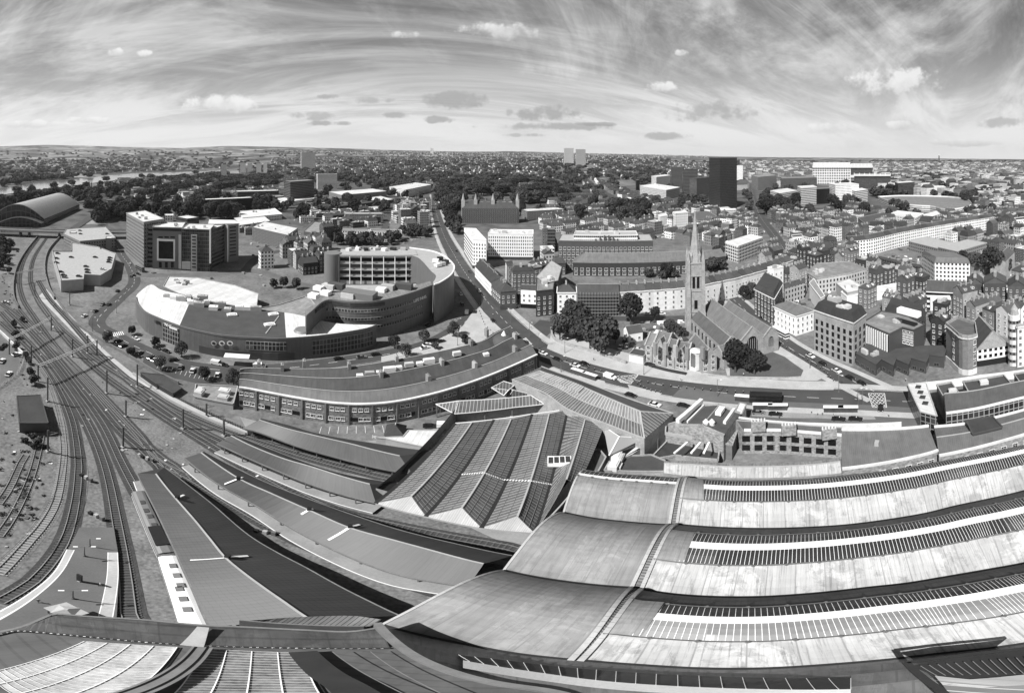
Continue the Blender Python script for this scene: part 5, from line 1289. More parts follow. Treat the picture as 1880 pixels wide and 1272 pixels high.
F2('cottage', 'small slate roofed cottage behind the walled church car park', 'cottage', (1154,613), (1180,609), 629, 7, wall='white_render', roof='gable', rh=3, win=SA)
F2('garage', 'low stone garage with a dark wide opening beside the ornate gabled house', 'garage', (1155,650), (1181,655), 663, 6, wall='stone_pale', rmat='asphalt', parapet=.5)
PB('gazebo', 'small square hut with a pointed roof in the garden behind the gabled house', 'hut', [(1218,596),(1234,602),(1248,596),(1234,590)], (1234,602,610), wall='stone_pale', roof='hip', rh=3)

def terrace_houses(px0, px1, n, yb0, yb1, h, label, wall='stone_pale', win=SA, depth=11, roof='gable', group='houses of the pale stone terrace', rh=3.4, rmat='slate', name='terraced_house', cat='terraced house', ground=None):
    A = P(px0, yb0, 0); B_ = P(px1, yb1, 0); d = (B_-A).normalized(); nn = Vector((-d.y, d.x, 0)); nn = nn if nn.dot(A) > 0 else -nn
    for i in range(n):
        a, c = A.lerp(B_, i/n), A.lerp(B_, (i+1)/n); lb = label if n == 1 else label+', '+ORD(i, n)
        building(name, lb, cat, [a, c, c+nn*depth, a+nn*depth], h+(.15 if i % 2 else 0), wall=wall, roof=roof, rh=rh, win=win, group=group if n > 1 else None, chim=1, rmat=rmat, cornice='stone' in wall or 'white' in wall, ground=ground, axis=d, dorm=False)
def ORD(i, n):
    w = ['first', 'second', 'third', 'fourth', 'fifth', 'sixth', 'seventh', 'eighth', 'ninth', 'tenth', 'eleventh', 'twelfth'][i]
    return w+' from its west end'
SAN = (2.4, 3.4, 1.2, 1.9, 'sash', .9)
terrace_houses(1023, 1058, 1, 577, 577, 14.5, 'white end house with a grey hipped roof beside the scaffolded building', wall='white_render', roof='hip', rh=4)
sc2 = F2('scaffolded_building', 'building wrapped in dark scaffolding between the white end house and the stone crescent', 'building', (1060,540), (1136,540), 578, 12, wall='cladding_dark', roof='gable', rmat='slate', rh=4.5)
p_, h_, z_ = front2((1060,540), (1136,540), 578, 12); d = (p_[1]-p_[0]).normalized(); nn = Vector((d.y, -d.x, 0)); nn = nn if nn.dot(p_[0]) < 0 else -nn; L = (p_[1]-p_[0]).length
for k in range(6): b = MB(); z = 2+k*(h_-2)/5.5; a = p_[0]+nn*1.2; c = p_[1]+nn*1.2; b.beam((a.x,a.y,z), (c.x,c.y,z), 1.3, .25); b.build('scaffold_lift', 'grey_metal', sc2)
for k in range(15): a = p_[0]+d*(L*k/14)+nn*1.9; b = MB(); b.beam((a.x,a.y,0), (a.x,a.y,h_+2), .14); b.build('scaffold_pole', 'concrete', sc2)
terrace_houses(1138, 1200, 4, 575.5, 571.5, 14.2, 'pale stone house west of the church tower', win=SAN); terrace_houses(1200, 1258, 4, 571.5, 566.5, 14.2, 'pale stone house just behind the church tower', win=SAN)
terrace_houses(1294, 1350, 5, 559, 546, 14.0, 'pale stone house beyond the church roofs', win=SAN); terrace_houses(1350, 1404, 5, 546, 529, 14.0, 'pale stone house in the receding crescent', win=SAN); terrace_houses(1404, 1456, 5, 529, 508, 13.8, 'pale stone house at the far crescent end', win=SAN)

building_group = 'old street buildings by the junction'
p_, h_, z_ = box3((871,488), (903,521), (934,506), 553)
B3('corner_building', 'slate roofed corner block with a long pale flank facing the main road', 'building', (902,520), (919,536), (948,534), 569, wall='brick', roof='hip', win=SA, rh=4.5, chim=2, ground='cladding_dark')
B3('street_building', 'long pale rendered street block with mansard dormers facing the main road', 'building', (872,489), (903,522), (925,508), 551, wall='white_render', roof='gable', win=SA, rh=4.2, chim=3, ground='cladding_dark')
B3('street_building', 'white painted block with rows of triple windows and cafe umbrellas before it', 'building', (956,531), (957,532), (997,534), 565, wall='white_render', roof='hip', win=SA, rh=3.5, ground='glass_dark')
B3('street_building', 'brown brick and render block stepping back behind the white cafe building', 'building', (940,493), (941,498), (981,497), 545, wall='brick', roof='mansard', win=SA, rh=2.5, clutter=2)
B3('street_building', 'tall pale gable wall house among the roofs behind the corner block', 'building', (928,483), (930,486), (941,484), 520, wall='stone_pale', roof='gable', rh=2, win=SA)
PB('vaulted_shed', 'pair of rounded dark roofs stretching back beside the alley', 'shed', [(1000,520),(1024,515),(1031,490),(1012,478),(985,508)], (1024,515,560), wall='brick', rmat='seam_metal', parapet=.2, clutter=2)
PB('street_building', 'flat roofed slab with roof plant beside the dark alley', 'building', [(984,535),(1015,532),(1018,512),(985,512)], (1015,532,578), wall='brick_dark', rmat='roof_felt', win=SA, clutter=4)

HW = (1.9, 3.2, .8, 1.7, 'dark', 1.2)
B3('hotel', 'white hotel wing with small paired windows running up the main road', 'hotel', (852,419), (868,440), (893,441), 493, wall='white_render', rmat='roof_white', win=HW, ground='glass_mid')
F2('hotel', 'broad white hotel front with tall dark window strips and flat white roof', 'hotel', (896,429), (979,430), 476, 20, wall='white_render', rmat='roof_white', win=HW, clutter=4, nwin=100, ground='glass_mid')
F2('round_stair_tower', 'slim round glazed stair tower between the white hotel and the brick warehouse', 'tower', (1005,422), (1019,422), 463, 9, wall='w_banddark', rmat='roof_felt')

BW = (3.4, 4.2, 2.2, 2.6, 'stone', 1.2)
F2('brick_warehouse', 'large brown brick block with a stepped central tower bay and rooftop storeys', 'building', (1025,442), (1199,442), 496, 26, wall='brick', rmat='concrete', win=BW, nwin=100, clutter=0)
pp, hh, zz_ = front2((1025,442), (1199,442), 496, 26); q = [pp[0].lerp(pp[2], .16), pp[1].lerp(pp[3], .16), pp[2].lerp(pp[0], .16), pp[3].lerp(pp[1], .16)]
building('penthouse_storey', 'pale set back rooftop storey on top of the brown brick warehouse', 'rooftop storey', q, hh+4, wall='w_band', rmat='concrete', z0=hh, reg=False, clutter=4)
wh_ = [o for o in COL.objects if o.name.startswith('brick_warehouse')][0]
for k, x in enumerate((1094,1102,1110,1118,1126,1134)):
    q = P(x, 496, 0); b = MB(); b.box((q.x, q.y, 0), 1.2, 1.4, hh+(4.5 if k in (2,3) else 3 if k in (1,4) else 1.5), 0); b.build('brick_pier', 'brick', wh_)
F2('brick_offices', 'long low dark brick block with a big grey hipped roof and pale columns', 'office building', (1052,482), (1282,478), 506, 18, wall='brick_dark', roof='hip', rmat='slate_pale', win=(4.6, 3.6, 2.6, 2.4, 'stone', .9), rh=6)
F2('brick_offices', 'darker end wing continuing the grey hipped roof towards the white flats', 'office building', (1284,478), (1332,470), 500, 14, wall='brick_dark', roof='gable', rmat='slate_pale', rh=5)
B3('modern_flats', 'white walled flats with a thin oversailing roof and dark glazed balconies above the crescent', 'apartment block', (1332,445), (1355,452), (1400,436), 483, wall='white_render', rmat='roof_white', win=(2.4, 3.0, 1.9, 2.2, 'wide', .4), ground=None)

vb = F2('victorian_college', 'long dark Victorian building with steep roof, dormers and corner cupolas', 'college', (848,383), (952,383), 410, 26, wall='w_brickdark', roof='hip', rmat='slate', rh=11, chim=4)
for x in (850, 873, 905, 950):
    q = G(x, 409); b = MB(); b.box((q.x, q.y+3, 0), 5, 5, 33, 0); b.cyl((q.x, q.y+3), 2.4, .3, 33, 42, 8); b.build('cupola', 'stone', vb)
for x in (884, 896, 912, 925, 937): q = G(x, 408); b = MB(); b.box((q.x, q.y+1, 20), 5, 3, 10, 0); b.build('dormer_gable', 'stone', vb)

LM = [
 ('tower_block','near-black skyscraper with faceted top rising above the horizon, tallest in view','skyscraper',(1302,287),(1322,289),(1353,287),384,dict(wall='w_tower',rmat='roof_felt_dark',parapet=.2)),
 ('tower_block','black slab tower with fine vertical lines, just west of the skyscraper group','tower block',(1232,306),(1233,307),(1256,306),347,dict(wall='w_banddark',rmat='roof_felt_dark')),
 ('tower_block','dark slab with a lit glass corner, just behind the black slab tower','tower block',(1252,309),(1254,311),(1281,309),360,dict(wall='w_banddark',rmat='roof_felt_dark')),
 ('office_block','dark brown office cube standing against the foot of the skyscraper','office block',(1266,326),(1279,328),(1303,326),371,dict(wall='w_brickdark',rmat='roof_felt_dark')),
 ('office_block','white building with a grid of dark dots beside the black slab tower','office block',(1196,323),(1205,325),(1231,322),343,dict(wall='w_white',rmat='roof_white')),
 ('office_block','pale building faced in a diamond honeycomb pattern','office block',(1175,341),(1223,349),(1248,344),367,dict(wall='w_comb',rmat='roof_white',clutter=3)),
 ('tower_block','pale twin point block on the horizon, its western half','tower block',(1034,271),(1036,272),(1053,271),303,dict(wall='w_stone',rmat='roof_white')),
 ('tower_block','pale twin point block on the horizon, its eastern half','tower block',(1055,273),(1058,274),(1075,273),306,dict(wall='w_stone',rmat='roof_white')),
 ('tower_block','lone grey striped tower standing above the trees at the river side','tower block',(551,279),(553,280),(579,280),312,dict(wall='w_band',rmat='concrete')),
 ('office_tower','pale sided office tower with a dark front on a white podium','office tower',(521,332),(533,334),(577,331),373,dict(wall='w_banddark',rmat='roof_felt')),
 ('office_podium','white two storey podium at the foot of the dark fronted office tower','office block',(510,364),(532,370),(578,364),378,dict(wall='w_white',rmat='roof_white')),
 ('office_block','striped pale and dark slab next to the dark fronted office tower','office block',(581,319),(583,320),(619,321),347,dict(wall='w_band',rmat='roof_felt')),
 ('office_block','square white building with punched windows on a dark plinth','office block',(715,343),(747,348),(792,339),363,dict(wall='w_white',rmat='roof_white',clutter=4)),
 ('retail_shed','wide low white roofed shed beside the square white building','warehouse',(604,352),(627,358),(710,351),370,dict(wall='w_grey',rmat='roof_white')),
 ('industrial_unit','long very dark low unit on the slope before the white roofed shed','warehouse',(620,376),(623,379),(688,371),391,dict(wall='brick_dark',rmat='roof_felt_dark')),
 ('industrial_unit','flat pale roofed station like unit with dark glass by the waste ground','warehouse',(667,364),(690,371),(723,366),377,dict(wall='w_banddark',rmat='roof_white')),
 ('brick_school','red brick two storey block with white rooftop lantern near the waste ground','building',(632,390),(634,393),(703,393),407,dict(wall='w_brick',rmat='concrete',clutter=3)),
 ('warehouse','white fronted long warehouse behind a row of trees','warehouse',(603,420),(604,422),(679,424),437,dict(wall='w_white',rmat='slate')),
 ('warehouse','white and brick fronted warehouse at the end of the tree row','warehouse',(680,421),(681,424),(738,425),440,dict(wall='w_white',rmat='slate')),
 ('brick_offices','long four storey brown brick office with pale penthouse strip','office block',(463,417),(528,432),(547,419),460,dict(wall='w_brick',rmat='roof_white',clutter=3)),
 ('workshop','flat grey roofed brick workshop on the corner beyond the brown offices','workshop',(558,425),(588,430),(604,411),437,dict(wall='brick',rmat='roof_felt')),
 ('dark_glass_block','big dark glass block with thin white roof edge among trees','office block',(370,365),(374,367),(464,363),392,dict(wall='glass_dark',rmat='roof_white')),
 ('dark_glass_block','second dark glass block with a white roof edge, further back','office block',(432,350),(436,352),(512,350),366,dict(wall='w_banddark',rmat='roof_white')),
 ('superstore','white roofed curved superstore west of the brown brick offices','warehouse',(438,388),(445,400),(518,393),410,dict(wall='w_white',rmat='roof_white',clutter=3)),
 ('retail_shed','second white roofed unit just in front of the curved superstore','warehouse',(430,400),(440,414),(496,406),424,dict(wall='w_grey',rmat='roof_white')),
 ('brick_flats','pinkish brick flats with closely set windows beside the Victorian college','apartment block',(957,384),(968,388),(1036,384),404,dict(wall='w_brick',rmat='roof_white')),
 ('brick_terrace','low brick terrace with pale gables east of the brick flats','terrace',(1048,377),(1060,385),(1078,380),398,dict(wall='w_brick',rmat='slate')),
 ('white_store','white curved store wing with bands of windows below the stadium','office block',(1414,350),(1432,355),(1464,350),376,dict(wall='w_band',rmat='roof_white')),
 ('white_store','white block with a dark glazed middle next to the curved store wing','office block',(1464,342),(1470,345),(1500,343),378,dict(wall='w_band',rmat='roof_white')),
 ('glass_block','dark glass link between the two white blocks below the stadium','office block',(1498,345),(1499,347),(1523,346),375,dict(wall='glass_dark',rmat='roof_felt')),
 ('white_store','tall white stair end block with slot windows below the stadium','office block',(1522,337),(1534,340),(1577,338),376,dict(wall='w_white',rmat='roof_white')),
 ('white_store','low white eastern end block with small trees before it','office block',(1560,348),(1570,351),(1593,348),376,dict(wall='w_band',rmat='roof_white')),
 ('office_cube','grey cube with one big dark gridded window','office block',(1643,334),(1649,336),(1679,334),360,dict(wall='w_curtain',rmat='roof_white')),
 ('office_block','low pale block with dark square openings east of the grey cube','office block',(1690,342),(1692,344),(1736,343),358,dict(wall='w_white',rmat='roof_white')),
 ('flats','white flats with a wide glazed centre and oversailing roof','apartment block',(1631,394),(1682,400),(1696,392),418,dict(wall='w_white',rmat='roof_white')),
 ('flats','grey stone clad flats joined behind the white glazed flats','apartment block',(1694,394),(1700,401),(1727,393),418,dict(wall='w_grey',rmat='roof_white')),
 ('office_block','concrete frame offices above the big square court roof','office block',(1756,339),(1762,344),(1792,341),352,dict(wall='w_banddark',rmat='roof_felt')),
 ('courtyard_offices','pale courtyard office with an oversailing roof, west wing','office block',(1668,443),(1720,456),(1752,446),474,dict(wall='w_grey',rmat='concrete')),
 ('courtyard_offices','pale courtyard office with an oversailing roof, east wing','office block',(1722,454),(1757,462),(1812,446),488,dict(wall='w_grey',rmat='concrete')),
 ('theatre','dark brick hall with arched windows and a white rimmed flat roof','theatre',(1592,466),(1595,470),(1695,492),492,dict(wall='w_brickdark',rmat='seam_dark')),
 ('edwardian_block','ornate white building with a grey mansard roof, five storeys','building',(1693,468),(1716,482),(1781,484),517,dict(wall='w_white',roof='mansard',rmat='slate_pale',rh=4)),
 ('cement_stack_block','pale slab flats left of the dark tower, lower half hidden','apartment block',(1352,303),(1353,304),(1364,303),335,dict(wall='w_white',rmat='roof_white')),
 ('flats','tall thin grey slab near the honeycomb building','apartment block',(1167,330),(1168,331),(1174,330),350,dict(wall='brick_dark',rmat='roof_felt')),
 ('white_block','plain white corner block at the bend below the lattice car park','building',(1208,394),(1212,398),(1226,396),422,dict(wall='white_render',rmat='roof_white')),
 ('white_block','white tower-like block with a notched top near the spire','building',(1236,389),(1240,392),(1263,390),430,dict(wall='w_white',rmat='roof_white')),
 ('lattice_building','low white lattice fronted building at the skyscraper foot','building',(1322,384),(1324,386),(1352,385),402,dict(wall='w_comb',rmat='roof_white')),
 ('modern_hall','round ended white hall below the skyscraper','hall',(1290,378),(1310,390),(1342,382),394,dict(wall='w_banddark',rmat='roof_white')),
 ('office_block','low wide concrete block right of the white notched block','office block',(1264,392),(1280,404),(1318,398),420,dict(wall='w_stone',rmat='slate_pale')),
 ('office_block','mid grey slab at the western edge of the stadium approach','office block',(1380,322),(1392,325),(1426,322),350,dict(wall='w_grey',rmat='roof_felt')),
 ('office_block','dark brown stepped flats directly below the stadium','apartment block',(1433,325),(1436,328),(1500,326),348,dict(wall='w_brickdark',rmat='roof_felt')),
 ('white_house','small white villa with tall windows at the near crescent corner','house',(1453,432),(1455,436),(1474,434),454,dict(wall='w_white',rmat='slate')),
 ('market_hall','long low roofed hall beside the distant white terrace','hall',(1575,400),(1590,412),(1640,400),424,dict(wall='w_stone',rmat='slate')),
 ('dark_flats','dark edged flats at the right hand limit of the roofscape','apartment block',(1862,400),(1866,404),(1890,402),428,dict(wall='w_white',rmat='roof_felt_dark')),
 ('clock_block','low block with pyramid roof by the square far along the white terrace','building',(1832,424),(1848,428),(1862,424),440,dict(wall='w_brick',roof='hip',rmat='slate',rh=5)),
]
LM = [m for m in LM]
for (nm, lb, ct, A, B_, C2, yb, op) in LM:
    lb = lb.replace('right hand limit', 'far end')
    op = dict(op)
    B3(nm, lb, ct, A, B_, C2, yb, **op)
# small towers above the river
for i, (x, w) in enumerate(((411,10),(446,10),(459,9),(475,9),(487,7))):
    F2('tower_block', ['widest of the five pale towers by the wooded river bank','second pale tower along the wooded river bank','middle tower of five by the wooded river bank','fourth pale tower from the widest one by the river bank','slimmest pale tower of five by the river bank'][i], 'tower block', (x-w/2,303-(i>0)*4+(i>2)*1), (x+w/2,303-(i>0)*4+(i>2)*1), 328-(i>0)*8, 14, wall='w_white', rmat='roof_white', group='pale towers near the river')
F2('tower_block', 'single white tower alone on the far ridge west of the twin point block', 'tower block', (790,272), (796,272), 283, 16, wall='w_white', rmat='roof_white')
# chimneys and masts
for (x, y0, y1, w, lb) in ((1268+456,284,302,1.6,'tall brown chimney stack on the far eastern moor edge'),(168,334,362,1.1,'thin lattice mast by the white domes beyond the arched hall')):
    g = G(x, y1); h = math.hypot(g.x, g.y); zt = H-h*math.tan((y0-Y0)*S); t_ = thing('chimney_stack' if w > 1.2 else 'lattice_mast', lb, 'chimney' if w > 1.2 else 'mast', (g.x, g.y, g.z)); b = MB(); r_ = w*h*S*.8
    b.cyl((g.x, g.y), r_, r_*.7, g.z-2, zt, 10); b.build('shaft', 'brick_dark', t_); b = MB(); b.cyl((g.x, g.y), r_*.9, r_*.9, zt-r_, zt+.3, 10); b.build('top_band', 'white_paint' if w > 1.2 else 'grey_metal', t_)

st = thing('stadium', 'football stadium with white cantilevered roofs and glazed stand backs above the town', 'stadium', G(1565, 345))
def seg(name, A, C, yb, yt, dep, mat, slope=0.0, m2='roof_white'):
    g0, g1 = G(A, yb), G(C, yb); r0_ = math.hypot(g0.x, g0.y); h0 = H-r0_*math.tan((yt-Y0)*S); d = (g1-g0); d.z = 0; d.normalize(); nn = Vector((-d.y, d.x, 0)); nn = nn if nn.dot(g0) > 0 else -nn
    pts = ccw([g0, g1, g1+nn*dep, g0+nn*dep]); b = MB(); b.prism([Vector((q.x,q.y,0)) for q in pts], g0.z-3, h0, 0, False); b.build('stand_back', mat, st)
    b = MB(); a, c = g0-nn*4, g1-nn*4; e, f = g1+nn*dep, g0+nn*dep; up = lambda q, z: Vector((q.x, q.y, z)); b.face([up(a,h0), up(c,h0), up(e,h0+slope), up(f,h0+slope)]); b.face([up(a,h0-2), up(c,h0-2), up(c,h0), up(a,h0)]); b.build('stand_roof', m2, st)
    n_ = int((g1-g0).length/14)
    for k in range(n_+1): q = g0.lerp(g1, k/max(1,n_)); b = MB(); b.beam(up(q,h0), up(q+nn*8,h0+7), .9); b.beam(up(q+nn*8,h0+7), up(q+nn*dep,h0+slope), .7); b.build('roof_truss', 'white_paint', st)
    FOOT.append([(q.x, q.y) for q in pts])
seg('w', 1492, 1562, 338, 307, 60, 'w_stand', 16); seg('w', 1562, 1602, 332, 307, 60, 'w_curtain', 14); seg('e', 1568, 1635, 346, 322, 40, 'w_curtain', 3); seg('s', 1528, 1568, 336, 325, 30, 'w_grey', 6)

def curvy(label, pxs, x, yt, yb, wall, roofm, name='shopping_centre', n=36, clutter=8, cat='shopping centre'):
    g = G(x, yb); h = H-math.hypot(g.x, g.y)*math.tan((yt-Y0)*S); pts = resample([P(a, b_, h) for a, b_ in pxs]+[P(*pxs[0], h)], n)[:-1]; return building(name, label, cat, pts, h, wall=wall, rmat=roofm, z0=g.z, clutter=clutter, parapet=2.5)
curvy('sprawling shopping centre with a pale undulating roof edge', [(1612,362),(1660,360),(1740,362),(1776,368),(1782,378),(1760,384),(1735,386),(1712,380),(1680,378),(1640,372)], 1735, 386, 396, 'w_band', 'roof_felt', clutter=40)

wt = [(1558,472),(1597,468),(1650,454),(1700,443),(1750,433),(1800,424),(1826,419)]
wts = [P(x, y, 0) for x, y in wt]; wr = resample(wts, 24)
for i in range(24):
    a, c = wr[i], wr[i+1]; d = (c-a).normalized(); nn = Vector((-d.y, d.x, 0)); nn = nn if nn.dot(a) > 0 else -nn
    building('classical_terrace', 'white classical house in the long terrace curving away, '+('at its near end' if i < 6 else 'in its near half' if i < 12 else 'in its far half' if i < 18 else 'at its far end'), 'terraced house', [a, c, c+nn*13, a+nn*13], 15.5+.1*(i%2), wall='w_white', roof='gable', rmat='slate', rh=3.5, group='houses of the long white classical terrace', chim=1 if i%2 else 0, axis=d)

B3('white_hotel', 'white stucco corner hotel with grey hipped roof beside the double decker bus', 'hotel', (1419,561), (1461,580), (1494,570), 617, wall='white_render', roof='hip', rmat='slate_pale', win=(2.7, 3.6, 1.1, 2.0, 'sash', 1.0), rh=3.4, cornice=True)
B3('stone_hotel', 'six storey ornate stone block with dormers and a glazed rooftop', 'hotel', (1495,568), (1567,592), (1590,575), 672, wall='stone', roof='mansard', rmat='slate', win=(2.9, 3.7, 1.4, 2.3, 'dark', 1.0), rh=4.0, cornice=True, clutter=5)
B3('corner_office', 'dark sided Victorian corner office with tall pale window bays and small dome', 'office building', (1385,530), (1421,548), (1437,520), 598, wall='brick_dark', roof='mansard', rmat='slate', win=(2.8, 4.0, 1.4, 2.6, 'stone', 1.0), rh=3, cornice=True)
B3('stone_warehouse', 'rear stone wall of many small windows between the corner office and white hotel', 'building', (1440,525), (1441,530), (1478,519), 560, wall='w_stone', roof='gable', rmat='slate', rh=3, chim=2)
co = PB('concrete_office', 'seven storey office with white vertical fins on one side and plain dark end walls', 'office block', [(1584,593),(1633,614),(1657,602),(1677,607),(1697,597),(1660,578),(1618,572)], (1633,614,667), wall='cladding_dark', rmat='roof_felt', parapet=.7, clutter=3)
hC = hgt(667, 614); a, c = P(1584,593,hC), P(1633,614,hC); d = (c-a); L = d.length; d.normalize(); nn = Vector((d.y, -d.x, 0)); nn = nn if nn.dot(a) < 0 else -nn
b = MB(); aa, cc_ = a+nn*.1, c+nn*.1; b.wallq(aa, cc_, 5.5, hC-.4); b.build('curtain_wall', 'concrete', co)
for k in range(12): q = a+d*(L*(k+.25)/12)+nn*.35; b = MB(); b.box((q.x, q.y, 5.5), .55, .5, hC-6, math.atan2(d.y, d.x)); b.build('fin', 'white_paint', co)
for k in range(12):
    for r_ in range(7): 
        q = a+d*(L*(k+.72)/12)+nn*.2; b = None; 
        o = put_window(co, a+nn*.2, d, math.atan2(d.y, d.x), L*(k+.70)/12, 6.2+r_*(hC-7)/7, .9, 1.5, 'dark') if k*7+r_ < 84 else None
a, c = P(1657,602,hC), P(1677,607,hC); d = (c-a); L = d.length; d.normalize(); nn = Vector((d.y, -d.x, 0)); nn = nn if nn.dot(a) < 0 else -nn; rzz = math.atan2(d.y, d.x)
for k in range(3):
    for r_ in range(5): put_window(co, a+nn*.05, d, rzz, L*(k+.5)/3, 7.5+r_*(hC-9)/5, 1.7, 2.0, 'sash')
# zigzag dark podium
zz1 = [P(x, y, 0) for x, y in [(1570,668),(1608,690),(1618,680),(1640,692),(1645,680),(1668,690),(1672,678),(1700,686),(1706,672),(1733,676),(1736,664)]]
bk_ = [P(x, y, 0) for x, y in [(1734,655),(1700,655),(1660,660),(1634,662),(1586,650)]]
building('dark_podium', 'low dark zigzag fronted shop and pub range at the foot of the fin fronted office', 'shop', zz1+bk_, 6.2, wall='cladding_dark', rmat='roof_felt_dark', parapet=.3, clutter=3, win=(3.0, 3.0, 2.2, 1.5, 'wide', .8))
B3('brick_block', 'dark brick hall with a mansard roof and one long white dormer strip', 'building', (1625,570), (1695,590), (1700,575), 640, wall='w_brickdark', roof='mansard', rmat='slate', rh=4.5)
q0, q1 = P(1650,568,24), P(1688,578,24); b = MB(); b.beam(q0, q1, 3.0, 2.4); o = b.build('dormer_strip', 'white_render', None); tag(o, 'long white dormer with small square windows on the dark mansard roof', 'dormer')
vc = [(1737,597),(1745,603),(1755,612),(1764,619),(1780,621),(1793,617)]; hV = hgt(686, 618); vp = [P(x, y, hV) for x, y in vc]; vp = resample(vp, 10)
building('victorian_corner', 'curved six storey Victorian corner building with dark arched bays and a domed mansard', 'office building', [(q.x,q.y) for q in vp]+[(P(1790,596,hV).x, P(1790,596,hV).y), (P(1758,585,hV).x, P(1758,585,hV).y)], hV, wall='stone_dark', rmat='slate_pale', win=(2.4, 3.6, 1.5, 2.2, 'stone', 1.0), cornice=True, parapet=1.6, clutter=3, ground='stone_pale')
gw = thing('gabled_shop', 'white fronted shop with a wide stone gable and steep slate roof', 'shop', P(1822, 672, 0))
hG = hgt(672, 642); A, B_ = P(1794,643,hG), P(1852,634,hG); A.z = B_.z = 0; d = (B_-A).normalized(); nn = Vector((-d.y, d.x, 0)); nn = nn if nn.dot(A) > 0 else -nn; m_ = (A+B_)/2
ridge_roof(gw, m_, m_+nn*19, (B_-A).length/2, hG, hG+8.5, 'slate', 'white_render')
g = MB(); u_ = m_-nn*.15; g.face([Vector((A.x,A.y,hG))-nn*.15, Vector((B_.x,B_.y,hG))-nn*.15, Vector((u_.x,u_.y,hG+8.3))]); g.build('gable_wall', 'stone', gw)
for r_ in range(2):
    for k in range(6): put_window(gw, A-nn*.02, d, math.atan2(d.y, d.x), (k+.5)*(B_-A).length/6, 4.2+r_*3.2, 1.3, 1.7, 'dark')
b = MB(); b.beam(Vector((A.x,A.y,1.6))-nn*.2, Vector((B_.x,B_.y,1.6))-nn*.2, .5, 3.0); b.build('shop_front', 'black_metal', gw)
tw_ = 2.5
tt = thing('turret', 'round stone corner turret with stacked windows and a small dome at the frame edge', 'tower', P(1862, 672, 0)); q = P(1862, 668, 0); b = MB(); b.cyl((q.x, q.y), tw_, tw_, 0, 26, 14); b.build('shaft', 'stone_pale', tt)
for z in range(6): b = MB(); b.cyl((q.x, q.y), tw_+.12, tw_+.12, 2+z*4, 3.6+z*4, 14, cap=False); b.build('window_band', 'w_shopglass', tt)
b = MB(); b.cyl((q.x, q.y), 2.0, 1.6, 26, 28.5, 12); b.cyl((q.x, q.y), 1.6, .15, 28.5, 31, 12); b.build('dome', 'stone', tt)
B3('stone_corner_block', 'tall pale stone corner block beside the round turret', 'building', (1866,598), (1868,600), (1930,590), 675, wall='stone_pale', rmat='slate', win=SAN, cornice=True)
ws = F2('banded_office', 'white and black banded modern block with a big blank white gable in front', 'office block', (1700,534), (1768,537), 568, 14, wall='white_render', roof='gable', rmat='slate', rh=5)
p_, h_, z_ = front2((1700,534), (1768,537), 568, 14); d = (p_[1]-p_[0]).normalized(); nn = Vector((d.y, -d.x, 0)); nn = nn if nn.dot(p_[0]) < 0 else -nn
for k in range(4): b = MB(); z = h_-1.6-k*3.4; a = p_[0]+nn*.1; c = p_[1]+nn*.1; b.beam((a.x,a.y,z), (c.x,c.y,z), .3, 1.5); b.build('window_band', 'glass_dark', ws)
F2('blank_gable_house', 'blank bright white gabled wall standing before the banded block', 'building', (1708,545), (1752,549), 570, 6, wall='white_render', roof='gable', rmat='roof_white', rh=1.5, reg=False)
for i, (x0, x1, yt, yb, lb) in enumerate(((1775,1805,522,558,'red brick block with white framed dormers next to the banded office'),(1806,1848,520,562,'red brick block with a pale shell headed bay'),(1850,1885,526,566,'rough brick warehouse with few small windows at the frame edge'))):
    F2('brick_block', lb, 'building', (x0,yt), (x1,yt), yb, 14, wall='brick', roof='gable', rmat='slate', win=SA, chim=2, rh=4)
F2('columned_church', 'classical hall with a dark columned portico behind trees', 'church', (1818,478), (1846,480), 515, 30, wall='stone', roof='gable', rmat='slate', rh=4)
F2('market_roof', 'pale flat extension roof stretching behind the brick dormer hall', 'building', (1555,545), (1660,528), 560, 10, wall='white_render', rmat='roof_white')
PB('gallery_roof', 'large flat grey roof with white edge beyond the stone hotel', 'building', [(1480,500),(1500,512),(1552,504),(1590,494),(1560,480),(1500,484)], (1500,512,540), wall='w_stone', rmat='roof_felt', clutter=6)
PB('arcade_roof', 'glazed arcade roof with a bright white centre strip among dark roofs', 'building', [(1535,520),(1556,538),(1592,530),(1560,512)], (1556,538,558), wall='concrete', rmat='roof_white', clutter=2)
PB('curving_stand', 'long narrow wedge roof with white parapet running behind the stone hotel', 'building', [(1486,520),(1507,548),(1514,544),(1500,522),(1494,512)], (1507,548,578), wall='white_render', rmat='roof_felt')

